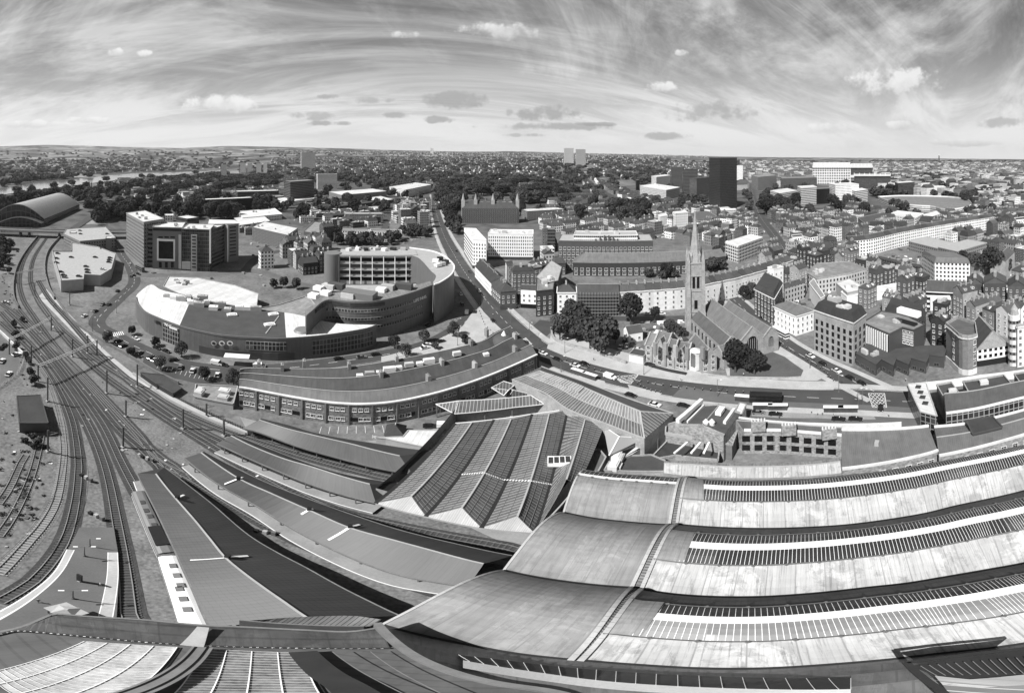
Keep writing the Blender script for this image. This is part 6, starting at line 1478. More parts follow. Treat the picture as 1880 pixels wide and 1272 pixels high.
hS1 = 12.0
def rng(name, label, near, far, z, wall, roofm, cat='station building', ridge=None, win=None, n=24, z0=0, plant=0, parapet=True, allw=False):
    A = resample([P(x, y, z) for x, y in near], n); B_ = resample([P(x, y, z) for x, y in far], n); r0 = thing(name, label, cat, (A[n//2].x, A[n//2].y, 0)); FOOT.append([(q.x,q.y) for q in A+B_[::-1]])
    b = MB(); u = 0
    for i in range(n): u = b.wallq(A[i], A[i+1], z0, z, 0, u)
    for i in range(n): u = b.wallq(B_[i+1], B_[i], z0, z, 0, u)
    b.wallq(B_[0], A[0], z0, z); b.wallq(A[-1], B_[-1], z0, z); b.build('wall', wall, r0)
    if ridge:
        M_ = [Vector((p.x*(1-ridge[0])+q.x*ridge[0], p.y*(1-ridge[0])+q.y*ridge[0], z+ridge[1])) for p, q in zip(A, B_)]
        b = MB(); b.strip(A, M_); b.build('roof_slope', roofm, r0); b = MB(); b.strip(M_, B_); b.build('roof_slope', roofm, r0); b = MB(); b.face([B_[0], A[0], M_[0]]); b.face([A[-1], B_[-1], M_[-1]]); b.build('gable_wall', 'stone', r0)
        g = MB()
        for i in range(n): g.beam(M_[i]+Vector((0,0,.08)), M_[i+1]+Vector((0,0,.08)), .35, .2)
        g.build('ridge_capping', 'concrete', r0)
    else:
        b = MB(); b.strip([q-Vector((0,0,.05)) for q in A], [q-Vector((0,0,.05)) for q in B_]); b.build('roof', roofm, r0)
    if parapet:
        for L_ in (A, B_):
            g = MB()
            for i in range(n): g.beam(L_[i]+Vector((0,0,.35)), L_[i+1]+Vector((0,0,.35)), .5, .9)
            g.build('parapet', 'stone_pale', r0)
    if win:
        zs, w_, h_, st_, step = win
        for i in range(0, n, step):
            a, c = A[i], A[i+1]; d = (c-a).normalized(); nn = Vector((d.y, -d.x, 0)); rz_ = math.atan2(d.y, d.x)+(0 if nn.dot(a) < 0 else math.pi)
            for z1 in zs: put_window(r0, a, d, rz_, (c-a).length/2, z1, w_, h_, st_)
    rr = random.Random(3)
    for k in range(plant):
        i = rr.randrange(2, n-2); q = A[i].lerp(B_[i], rr.uniform(.25,.75)); b = MB(); s_ = rr.uniform(1.2,3); b.box((q.x, q.y, z), s_, s_*.7, rr.uniform(.7,1.6), rr.uniform(0,1)); b.build('roof_plant', rr.choice(['white_paint','plant_metal','concrete']), r0)
    return r0, A, B_
rng('station_range', 'stone station range with paired windows and three stout chimney stacks', [(1366,791),(1430,791),(1495,796),(1546,800)], [(1340,766),(1400,774),(1470,780),(1546,784)], 10.6, 'rubble_pale', 'slate', ridge=(.5,1.6), win=((1.6,5.8),2.0,2.6,'dark',3), plant=0)
for i, (x, y) in enumerate(((1392,776),(1448,783),(1522,790))):
    q = P(x, y, 15); t_ = thing('chimney_stack', ['stout stone chimney stack nearest the covered entrance on the station range','middle stout chimney stack of the station range','stout chimney stack by the flat grey slate roof of the station'][i], 'chimney', (q.x, q.y, 12.5)); b = MB(); b.box((q.x, q.y, 11.5), 3.6, 1.2, 4.2, -.55); b.build('stack', 'rubble_pale', t_)
    for k in range(5): b = MB(); dx_, dy_ = math.cos(-.55)*(k-2)*.8, math.sin(-.55)*(k-2)*.8; b.cyl((q.x+dx_, q.y+dy_), .22, .18, 15.7, 16.7, 8); b.build('chimney_pot', 'stone_pale', t_)
rng('station_range', 'wide grey slate lean-to roof of the station range with a stone wall below', [(1546,862),(1620,852),(1700,835),(1722,828)], [(1545,790),(1600,790),(1680,786),(1705,783)], 11.5, 'rubble_pale', 'slate_pale', win=((3.0,7.0),1.5,1.8,'sash',3), plant=1)
rng('station_range', 'stone station wall below a broken line of slate roofs, farthest along', [(1724,838),(1790,824),(1850,808),(1900,793)], [(1715,785),(1780,778),(1850,762),(1900,748)], 11.0, 'rubble_pale', 'slate_pale', win=((3.0,7.0),1.5,1.8,'sash',3), plant=3, ridge=(.5,1.8))
rng('station_platform_building', 'low pale rounded sheet roof between the stone range and first barrel roof', [(1218,868),(1270,874),(1330,877),(1420,877),(1520,871),(1545,868)], [(1220,846),(1270,846),(1330,850),(1420,850),(1500,846),(1540,840)], 10.2, 'stone', 'vault_white', ridge=(.5,1.6), parapet=False)
PB('flat_roof', 'black flat roof set between slate pitches of the farthest station range', 'flat roof', [(1775,772),(1822,765),(1840,784),(1786,797)], (1786,797,850), wall='brick_dark', rmat='roof_felt_dark', reg=False, parapet=.4)
PB('taxi_wall', 'long pale stone parapet wall dividing taxi lane from the station range', 'wall', [(1345,764),(1400,770),(1500,776),(1655,774),(1655,777),(1500,780),(1400,775),(1345,769)], (1500,780,789), wall='stone_pale', rmat='stone_pale', parapet=0, reg=False)
# porte cochere block
eb = thing('entrance_block', 'slate gabled entrance block with pale stone parapets next to the long glazed roof', 'station building', P(1300, 790, 0))
qa, qb = P(1287,779,15.2), P(1320,741,15.2); ridge_roof(eb, Vector((qa.x,qa.y,0)), Vector((qb.x,qb.y,0)), 6.0, 12.6, 14.4, 'slate', 'rubble_pale')
for a_, c_, z_, w_ in (((1244,773),(1288,735),14.5,1.1), ((1262,776),(1292,746),13.2,.4), ((1330,777),(1348,752),13.4,.8)): b = MB(); b.beam(P(*a_, z_), P(*c_, z_), w_, 1.6); b.build('parapet', 'stone_pale', eb)
b = MB(); b.beam(P(1318,760,15.2), P(1326,749,15.2), 1.6, 1.4); b.build('ridge_lantern', 'white_render', eb)
for x in (1296, 1307): q = P(x, 783, 13); b = MB(); b.cyl((q.x,q.y), .8, .6, 12, 15, 8); b.cyl((q.x,q.y), .9, .2, 15, 16.2, 8); b.build('finial', 'stone_pale', eb)
PB('entrance_block', 'slim pale vaulted side porch beside the slate roofed entrance block', 'station building', [(1345,766),(1358,768),(1370,742),(1358,740)], (1358,768,800), wall='stone_pale', rmat='roof_white', parapet=.3)
PB('entrance_wing', 'broad pale stone parapet band crossing in front of the slate entrance block', 'station building', [(1223,784),(1240,779),(1324,800),(1322,812),(1222,798)], (1322,812,842), wall='rubble_pale', rmat='rubble_pale', clutter=0, parapet=1.3)
dw = PB('entrance_wing', 'dark slate roofs with white ridge lines below the pale stone parapet band', 'station building', [(1192,846),(1232,804),(1322,815),(1318,846),(1240,838)], (1318,846,862), wall='stone', rmat='slate', clutter=2, parapet=1.0)
for x0, x1 in ((1238,1262),(1269,1286),(1292,1302)): b = MB(); b.beam(P(x0,832,10.2), P(x1,812,10.2), .5, .5); b.build('ridge_capping', 'white_paint', dw)
PB('entrance_wing', 'gridded pale skylight roof wedged between the parapet band and stone range', 'station building', [(1326,814),(1338,786),(1354,790),(1344,818)], (1344,818,846), wall='stone_dark', rmat='glazed_roof_pale', parapet=.6)
PB('flat_roof', 'dark flat roofs with white pitched skylight edges beside the glazed concourse', 'flat roof', [(1150,838),(1196,836),(1220,846),(1222,866),(1110,864),(1125,838)], (1222,846,866), wall='stone', rmat='roof_felt_dark', clutter=7)
PB('flat_roof', 'bright white strip roof between the glazed hip and the pale stone terrace', 'flat roof', [(1186,806),(1208,806),(1222,790),(1160,834),(1140,842),(1160,826)], (1186,806,830), wall='stone', rmat='roof_white', parapet=0, reg=False)
PB('flat_roof', 'grey slate piece with a white framed skylight box above the pale barrel end', 'flat roof', [(990,845),(1000,836),(1100,826),(1112,840),(1098,866),(1060,872),(985,866)], (1100,866,885), wall='stone', rmat='slate_pale', reg=False, clutter=2)
q = P(1027, 849, 9.5); b = MB(); b.box((q.x, q.y, 9.2), 5.2, 3.2, 1.6, -.1); o = thing('rooftop_skylight', 'white framed boxed skylight on the slate roof above the barrel end', 'skylight', (q.x, q.y, 9.2)); b.build('frame', 'white_paint', o)
for k in range(4): b = MB(); b.box((q.x-1.9+k*1.25, q.y-.1, 10.82), 1.0, 2.6, .06, -.1); b.build('pane', 'glass_mid', o)
# long roof far right: white terrace and dark slopes
PB('white_terrace_block', 'white flat roof with four small dark rooflights standing over the taxi road', 'building', [(1667,706),(1700,704),(1720,764),(1690,756)], (1700,764,800), wall='w_shopglass', rmat='roof_white', parapet=.3)
for k, (x, y) in enumerate(((1686,711),(1690,721),(1694,730),(1699,741))): q = P(x, y, hgt(800,764)); b = MB(); b.box((q.x, q.y, q.z), 1.7, 1.7, .5, .3); o = b.build('rooflight', 'glass_mid', None); tag(o, ['rooflight on the white flat roof, closest to the street','second rooflight from the street on the white flat roof','third rooflight from the street on the white flat roof','rooflight closest to the station on the white flat roof'][k], 'rooflight')
rng('long_slate_roof', 'long black slate roof of a street side range above a band of white framed windows', [(1737,760),(1790,752),(1850,738),(1900,726)], [(1733,727),(1790,722),(1850,710),(1900,700)], 11.5, 'w_shopglass', 'slate', ridge=(.75,3.0))
PB('flat_roof', 'black flat roof boxed by pale walls between white terrace and long slate roof', 'flat roof', [(1720,708),(1746,703),(1762,726),(1732,729)], (1732,729,770), wall='stone', rmat='roof_felt_dark', parapet=.8, clutter=1)
PB('flat_roof', 'larger black flat roof with one bright rooflight behind the long slate roof', 'flat roof', [(1768,702),(1842,690),(1862,712),(1780,724)], (1780,724,765), wall='stone', rmat='roof_felt_dark', parapet=.8, clutter=1)
PB('flat_roof', 'black flat roof cut by the frame edge behind the long slate roof', 'flat roof', [(1862,688),(1905,680),(1905,704),(1876,708)], (1876,708,748), wall='stone', rmat='roof_felt_dark', parapet=.8)
PB('boundary_wall', 'long pale street parapet from the white terrace roof to the frame edge', 'wall', [(1667,704),(1740,697),(1800,688),(1905,674),(1905,677),(1800,691),(1740,700),(1668,707)], (1740,700,712), wall='stone_pale', rmat='stone_pale', parapet=0, reg=False)

rr = random.Random(11)
FB = []
for p in FOOT+ROADS:
    xs = [q[0] for q in p]; ys = [q[1] for q in p]; FB.append((min(xs)-3, min(ys)-3, max(xs)+3, max(ys)+3, p))
GRID = {}
def reg_box(e):
    for i in range(int(e[0]//60), int(e[2]//60)+1):
        for j in range(int(e[1]//60), int(e[3]//60)+1): GRID.setdefault((i, j), []).append(e)
for e in FB: reg_box(e)
def segd(px_, py_, a, b):
    dx_, dy_ = b[0]-a[0], b[1]-a[1]; l = dx_*dx_+dy_*dy_
    t_ = 0 if l == 0 else max(0, min(1, ((px_-a[0])*dx_+(py_-a[1])*dy_)/l)); return math.hypot(px_-a[0]-t_*dx_, py_-a[1]-t_*dy_)
def blocked(x, y, rad):
    for e in GRID.get((int(x//60), int(y//60)), ()):
        if x < e[0]-rad or y < e[1]-rad or x > e[2]+rad or y > e[3]+rad: continue
        if inpoly(x, y, e[4]): return True
        n = len(e[4])
        for i in range(n):
            if segd(x, y, e[4][i], e[4][(i+1) % n]) < rad: return True
    return False
def free_rect(pts):
    cx, cy = centroid(pts)
    for q in pts:
        for f in (1.0, .5):
            if blocked(cx+(q[0]-cx)*f, cy+(q[1]-cy)*f, .6): return False
    return not blocked(cx, cy, 1.5)
LANDM = [(1276,560,'the tall church tower'),(1328,340,'the black skyscraper'),(1565,320,'the football stadium'),(900,390,'the dark Victorian college'),(920,450,'the white hotel'),(1110,470,'the brown brick warehouse'),(1160,550,'the pale stone crescent'),(1700,445,'the long white classical terrace'),(1740,490,'the ornate mansard block'),(1640,630,'the fin fronted office'),(1460,590,'the white corner hotel'),(350,450,'the balcony apartment block'),(550,350,'the dark fronted office tower'),(750,350,'the square white building'),(70,385,'the arched hall'),(720,490,'the building with the open court'),(1055,290,'the twin point blocks'),(565,295,'the lone striped tower'),(1210,350,'the honeycomb building'),(1690,375,'the shopping centre roof'),(500,440,'the long brown offices'),(640,430,'the white fronted warehouses'),(450,320,'the five river bank towers'),(1500,360,'the white blocks under the stadium'),(1820,500,'the columned church hall'),(1366,460,'the white walled flats')]
def near_to(px, py):
    b = min(LANDM, key=lambda l: math.hypot((l[0]-px), (l[1]-py)*2.2)); dx_, dy_ = px-b[0], py-b[1]
    if abs(dx_) < 22 and abs(dy_) < 16: rel = 'close to'
    elif abs(dy_)*1.6 > abs(dx_): rel = 'behind' if dy_ < 0 else 'this side of'
    else: rel = 'east of' if dx_ > 0 else 'west of'
    return rel+' '+b[2]
ZONES = [ # (photo polygon, spacing, rotation deg, kinds weights, seed)
 ([(1440,470),(1560,478),(1600,500),(1700,520),(1700,560),(1640,560),(1590,540),(1480,560),(1440,520)], 11, 20, 'town'),
 ([(1395,395),(1560,400),(1600,440),(1550,456),(1470,462),(1440,440),(1400,420)], 14, 12, 'town'),
 ([(1560,385),(1640,395),(1640,418),(1740,400),(1900,392),(1900,418),(1740,430),(1600,442)], 15, 25, 'town'),
 ([(1700,560),(1900,560),(1900,600),(1850,625),(1800,600),(1740,590),(1700,590)], 10.5, 10, 'town'),
 ([(1700,440),(1900,425),(1900,530),(1800,520),(1780,480),(1820,450)], 14, 15, 'town'),
 ([(1200,385),(1340,400),(1460,400),(1460,470),(1400,440),(1340,440),(1330,462),(1200,440)], 14, 35, 'town'),
 ([(1040,360),(1160,378),(1230,400),(1200,440),(1050,440),(1000,430),(1000,400)], 18, 30, 'terr'),
 ([(1060,318),(1120,340),(1180,362),(1290,385),(1300,400),(1160,385),(1090,362)], 17, 42, 'terr'),
 ([(1090,300),(1180,296),(1300,300),(1300,330),(1170,330),(1120,330)], 24, 40, 'terr'),
 ([(1360,296),(1490,300),(1500,322),(1440,345),(1360,350)], 30, 10, 'mix'),
 ([(1600,300),(1900,300),(1900,360),(1790,362),(1780,352),(1620,350)], 32, 18, 'mix'),
 ([(1640,345),(1800,350),(1790,364),(1640,360)], 26, 18, 'mix'),
 ([(960,335),(1060,345),(1100,370),(1040,378),(950,372)], 22, 20, 'terr'),
 ([(700,385),(790,378),(796,420),(750,420)], 16, 20, 'mix'),
 ([(440,310),(620,305),(790,300),(1000,300),(1020,330),(960,345),(820,340),(700,330),(580,330),(440,340)], 27, 25, 'sub'),
 ([(500,290),(800,288),(1000,290),(1200,290),(1200,300),(800,300),(500,302)], 36, 30, 'sub'),
 ([(0,296),(200,292),(420,300),(420,308),(230,316),(100,322),(0,330)], 48, 30, 'sub'),
 ([(220,330),(380,322),(430,340),(330,372),(260,385),(180,400),(160,392)], 20, 40, 'ind'),
 ([(340,370),(440,345),(520,345),(520,366),(460,388),(440,400),(330,392)], 20, 30, 'ind'),
 ([(470,455),(520,470),(540,462),(600,440),(600,500),(535,502),(480,490),(455,470)], 13, 30, 'town'),
 ([(440,410),(500,412),(470,430),(444,440)], 13, 30, 'ind'),
 ([(560,372),(700,380),(700,420),(610,415),(560,408)], 17, 30, 'ind'),
 ([(700,330),(860,332),(840,360),(796,350),(700,338)], 30, 15, 'sub'),
 ([(1010,440),(1030,500),(1000,520),(990,500)], 14, 10, 'town'),
 ([(885,520),(1000,500),(1030,520),(1010,560),(960,530)], 13, 30, 'town'),
 ([(1590,535),(1700,555),(1745,565),(1745,640),(1705,645),(1640,600),(1590,575)], 10, 30, 'town'),
 ([(1398,470),(1445,470),(1480,500),(1500,560),(1440,560),(1400,520)], 10.5, 30, 'town'),
 ([(1785,364),(1900,358),(1900,392),(1790,392)], 20, 18, 'mix'),
 ([(500,275),(1300,285),(1300,290),(500,284)], 90, 30, 'sub'),
]
SPEC = []
for zi, (zp, spc, rot, kind) in enumerate(ZONES):
    r_ = random.Random(100+zi); ra = math.radians(rot+(zp[0][0]-X0)*-.05)
    # spacing is in metres at the zone's nearest part; build a rotated grid that covers the zone on the ground
    gp = [G(x, max(y, 284)) for x, y in zp]; cx = sum(q.x for q in gp)/len(gp); cy = sum(q.y for q in gp)/len(gp); R_ = max(math.hypot(q.x-cx, q.y-cy) for q in gp)
    n = min(90, int(R_/spc)+1); ca_, sa_ = math.cos(ra), math.sin(ra)
    for i in range(-n, n+1):
        for j in range(-n, n+1):
            if kind in ('terr',) and j % 3 == 2: continue
            if kind == 'town' and (i % 5 == 4 or j % 4 == 3) and r_.random() < .8: continue
            jx, jy = r_.uniform(-.12,.12)*spc, r_.uniform(-.12,.12)*spc
            if kind == 'sub': jx *= 3; jy *= 3
            u, v = i*spc+jx, j*spc+jy; x, y = cx+u*ca_-v*sa_, cy+u*sa_+v*ca_
            if y < -50: continue
            z = terrain(x, y); px, py = proj((x, y, z))
            if not (-25 < px < 1905) or not inpoly(px, py, zp): continue
            if kind == 'sub' and r_.random() < .35: continue
            a_ = ra+r_.uniform(-.08,.08)+(math.pi/2 if r_.random() < .3 and kind == 'town' else 0)
            if kind == 'town': w, d = spc*r_.uniform(.62,1.0), spc*r_.uniform(.6,.95); h = r_.choice([8,9,10,11,12,13,14,16] if spc > 13 else [10,12,13,14,15,17,19]); rf = r_.choices(['gable','hip','flat','mansard'], [5,2,2,1])[0]
            elif kind == 'terr': w, d = spc*1.02, spc*.55; h = r_.uniform(6.5,9.5); rf = 'gable'; a_ = ra
            elif kind == 'sub': w, d = r_.uniform(14,34), r_.uniform(8,12); h = r_.uniform(6,9); rf = r_.choice(['gable','hip'])
            elif kind == 'mix': w, d = r_.uniform(.5,1.1)*spc, r_.uniform(.4,.8)*spc; h = r_.choice([8,10,12,15,18,22]); rf = r_.choices(['gable','flat'], [2,5])[0]
            else: w, d = r_.uniform(.7,1.2)*spc, r_.uniform(.4,.7)*spc; h = r_.uniform(5,9); rf = r_.choices(['gable','flat'], [2,3])[0]
            c1, s1 = math.cos(a_), math.sin(a_); pts = [(x+p*c1*w/2-q*s1*d/2, y+p*s1*w/2+q*c1*d/2) for p, q in ((-1,-1),(1,-1),(1,1),(-1,1))]
            if not free_rect(pts): continue
            e = (min(q[0] for q in pts), min(q[1] for q in pts), max(q[0] for q in pts), max(q[1] for q in pts), [(x+(q[0]-x)*.9, y+(q[1]-y)*.9) for q in pts]); reg_box(e)
            SPEC.append(dict(k=kind, pts=pts, h=h, rf=rf, z=z, px=px, py=py, r=math.hypot(x, y), size=h*w/math.hypot(x, y)**2, w=w))
print('infill', len(SPEC))
SPEC.sort(key=lambda s_: -s_['size'])
WALLS = {'town': ['w_brick','w_stone','w_brick','w_brickdark','w_white','w_grey','w_stone'], 'terr': ['w_brick','w_brick','w_stone','w_white'], 'sub': ['w_brick','w_white','w_stone'], 'mix': ['w_grey','w_brick','w_white','w_banddark','w_band','w_stone'], 'ind': ['w_grey','w_brick','w_white','w_banddark']}
WORD = {'w_brick':'brick','w_stone':'stone','w_brickdark':'dark brick','w_white':'white','w_grey':'grey','w_banddark':'dark banded','w_band':'pale banded'}
RW = {'gable':'pitched slate roof','hip':'hipped slate roof','flat':'flat roof','mansard':'mansard roof'}
KN = {'town':('town_building','building'),'terr':('terraced_house','terraced house'),'sub':('suburban_house','house'),'mix':('block','building'),'ind':('industrial_unit','warehouse')}
seen = {}; cnt = {}; rest = []
for s_ in SPEC:
    cnt[s_['k']] = cnt.get(s_['k'], 0)+1
    if cnt[s_['k']] > {'town':300,'terr':200,'sub':90,'mix':130,'ind':70}[s_['k']]: rest.append(s_); continue
    wall = rr.choice(WALLS[s_['k']]); rm = {'flat': rr.choice(['roof_felt','roof_white','concrete','roof_felt_dark']), 'gable':'slate','hip':'slate','mansard':'slate'}[s_['rf']]
    tone = {'roof_white':'white ','roof_felt_dark':'black ','concrete':'pale ','roof_felt':'grey '}.get(rm, '')
    nm, ct = KN[s_['k']]
    low = 'low ' if s_['h'] < 8.5 else 'tall ' if s_['h'] > 13 else ''
    lb = low+WORD[wall]+' '+{'town':'town building','terr':'terrace house','sub':'house among trees','mix':'block','ind':'unit'}[s_['k']]+' with '+tone+RW[s_['rf']]+' '+near_to(s_['px'], s_['py'])
    lb = ' '.join(lb.split()[:16])
    s_['lb'] = lb; near = s_['r'] < 320

    chim = 0 if s_['rf'] == 'flat' or s_['r'] > 700 else (3 if s_['k'] == 'town' else 2)
    s_['o'] = building(nm, lb, ct, s_['pts'], s_['h']+s_['z'], wall=wall if not near else {'w_brick':'brick','w_brickdark':'brick_dark','w_stone':'stone','w_white':'white_render','w_grey':'cladding_grey'}[wall], roof=s_['rf'], rmat=rm, z0=s_['z'], reg=False, clutter=(2 if s_['r'] < 600 else 1) if s_['rf'] == 'flat' and s_['r'] < 900 else 0, chim=chim, win=SA if near else None, nwin=36, dorm=near and rr.random() < .5, parapet=.5 if s_['r'] < 700 else 0)
    seen.setdefault(lb, []).append(s_)
for lb, l in seen.items():
    if len(l) > 1:
        l.sort(key=lambda s_: s_['px']); grp = ('look-alikes: '+lb)[:90]
        for i, s_ in enumerate(l):
            s_['o']['group'] = KN[s_['k']][1]+'s '+near_to(s_['px'], s_['py'])
            if len(l) <= 12:
                nw = len(lb.split())
                add = (['leftmost','rightmost'][i] if len(l) == 2 else ('leftmost' if i == 0 else 'rightmost' if i == len(l)-1 else ORD(i, 12).split()[0]+' from left'))
                t_ = (add+' '+lb).split(); s_['o']['label'] = ' '.join(t_[:16])
if rest:
    b = MB(); pal = ['w_brick','w_white','w_stone','slate','roof_white','roof_felt']
    for s_ in rest:
        z, h = s_['z'], s_['h']; p = ccw([Vector((q[0], q[1], 0)) for q in s_['pts']]); wi = rr.choice([0,0,1,2]); b.prism(p, z-2, z+h, wi, False)
        if s_['rf'] == 'flat': b.face([(q.x, q.y, z+h) for q in p], rr.choice([4,5,5]))
        else:
            m1, m2 = (p[0]+p[3])/2, (p[1]+p[2])/2; t_ = z+h+3.2; u = lambda q, zz_: (q.x, q.y, zz_)
            b.face([u(p[0],z+h), u(p[1],z+h), u(m2,t_), u(m1,t_)], 3, [(0,6),(9,6),(9,0),(0,0)]); b.face([u(p[2],z+h), u(p[3],z+h), u(m1,t_), u(m2,t_)], 3, [(0,6),(9,6),(9,0),(0,0)]); b.face([u(p[1],z+h), u(p[2],z+h), u(m2,t_)], wi); b.face([u(p[3],z+h), u(p[0],z+h), u(m1,t_)], wi)
    tag(b.build('distant_houses', pal), 'many small distant houses and sheds spread through the suburbs', 'houses', kind='stuff')

m, t, bs = base_mat('leaf', .9, 0, .15)
n_ = t.noise(geo_pos(t), .55, 3, .6); k_ = t.m('ADD', .45, t.m('MULTIPLY', n_, 1.1)); k_ = t.m('MULTIPLY', k_, t.m('ADD', .55, t.m('MULTIPLY', obj_rand(t), 1.1)))
t.nt.links.new(t.rgb(t.m('MULTIPLY', k_, .040)), bs.inputs['Base Color'])
plain('bark', .07, .3, 2, .9)
def crown_mesh(seed, nleaf, lump=11, leaf=.11, round_=False):
    r_ = random.Random(seed); vs, fs = [], []
    L = [(0, 0, .58, .42)] if round_ else [(0, 0, .60, .30)]
    for _ in range(lump):
        a = r_.uniform(0, 6.28); e = r_.uniform(-.6, 1.3); q = r_.uniform(.15, .33); L.append((math.cos(a)*math.cos(e)*.30, math.sin(a)*math.cos(e)*.30, .58+.27*math.sin(e), q*.72))
    tot = sum(l[3]**2 for l in L)
    for (x, y, z, q) in L:
        for _ in range(int(nleaf*q*q/tot)):
            u = r_.gauss(0,1), r_.gauss(0,1), r_.gauss(0,1); l = math.sqrt(sum(k*k for k in u)) or 1; rad = q*(.72+.34*r_.random()**.6); c = Vector((x+u[0]/l*rad, y+u[1]/l*rad, z+u[2]/l*rad*.9))
            if c.z < .2: continue
            n = (Vector(u)/l+Vector((r_.gauss(0,.5), r_.gauss(0,.5), r_.gauss(0,.5)+.25))).normalized(); t1 = n.orthogonal().normalized(); t2 = n.cross(t1); s = leaf*r_.uniform(.6,1.2); i = len(vs)
            ph = r_.uniform(0, 3.14); a1 = t1*math.cos(ph)+t2*math.sin(ph); a2 = n.cross(a1)
            vs += [tuple(c+a1*s*.5), tuple(c+a2*s*.35), tuple(c-a1*s*.5), tuple(c-a2*s*.4+n*s*.1)]; fs.append((i, i+1, i+2, i+3))
    me = bpy.data.meshes.new('crown'); me.from_pydata(vs, [], fs); me.materials.append(MATS['leaf']); return me
def trunk_mesh(seed):
    r_ = random.Random(seed); b = MB(); b.cyl((0, 0), .035, .022, 0, .34, 7, cap=False)
    for _ in range(5):
        a = r_.uniform(0, 6.28); p0 = Vector((0, 0, r_.uniform(.22,.34))); p1 = Vector((math.cos(a)*.2, math.sin(a)*.2, r_.uniform(.48,.68))); b.beam(p0, p1, .02)
    o = b.build('trunk', 'bark'); me = o.data; bpy.data.objects.remove(o); return me
CR = [crown_mesh(i, 1500) for i in range(5)]; CF = [crown_mesh(20+i, 420, 9, .2) for i in range(4)]; CO = [crown_mesh(40+i, 1700, 6, .075, True) for i in range(3)]; TM = [trunk_mesh(i) for i in range(3)]
TREE = []
def add_tree(px, py, wpx, hm=1.0, kind='n', lb=None): 
    g = G(px, py); r_ = math.hypot(g.x, g.y); TREE.append([g, wpx*S*r_*1.15/.8, hm, kind, px, py, wpx, lb])
for x, y, w in ((198,630,17),(243,614,13),(285,634,14),(240,653,15),(333,655,20),(294,677,19),(375,697,19),(429,708,24),(724,640,18),(779,629,17),(833,618,19),(745,656,19),(854,630,15),(800,641,11),(502,528,13),(522,528,15),(543,530,15)): add_tree(x, y, w, 1.0, 'o')
for x, y, w in ((1028,626,34),(1050,604,36),(1072,612,34),(1104,650,52),(1060,628,26),(1083,640,30),(1158,598,38),(1202,590,18),(1230,615,20),(1250,618,16),(1350,684,44),(1385,688,36),(1130,630,18),(1378,549,20),(1366,553,18),(1820,512,40),(1790,505,26),(1770,492,20),(1842,508,26)): add_tree(x, y, w)
for x, y, w in ((70,818,16),(58,806,14),(45,812,12),(62,822,12),(30,640,12),(28,620,12),(25,600,10),(55,690,14),(62,705,16),(52,668,10),(46,656,10),(42,590,8)): add_tree(x, y, w, .6)
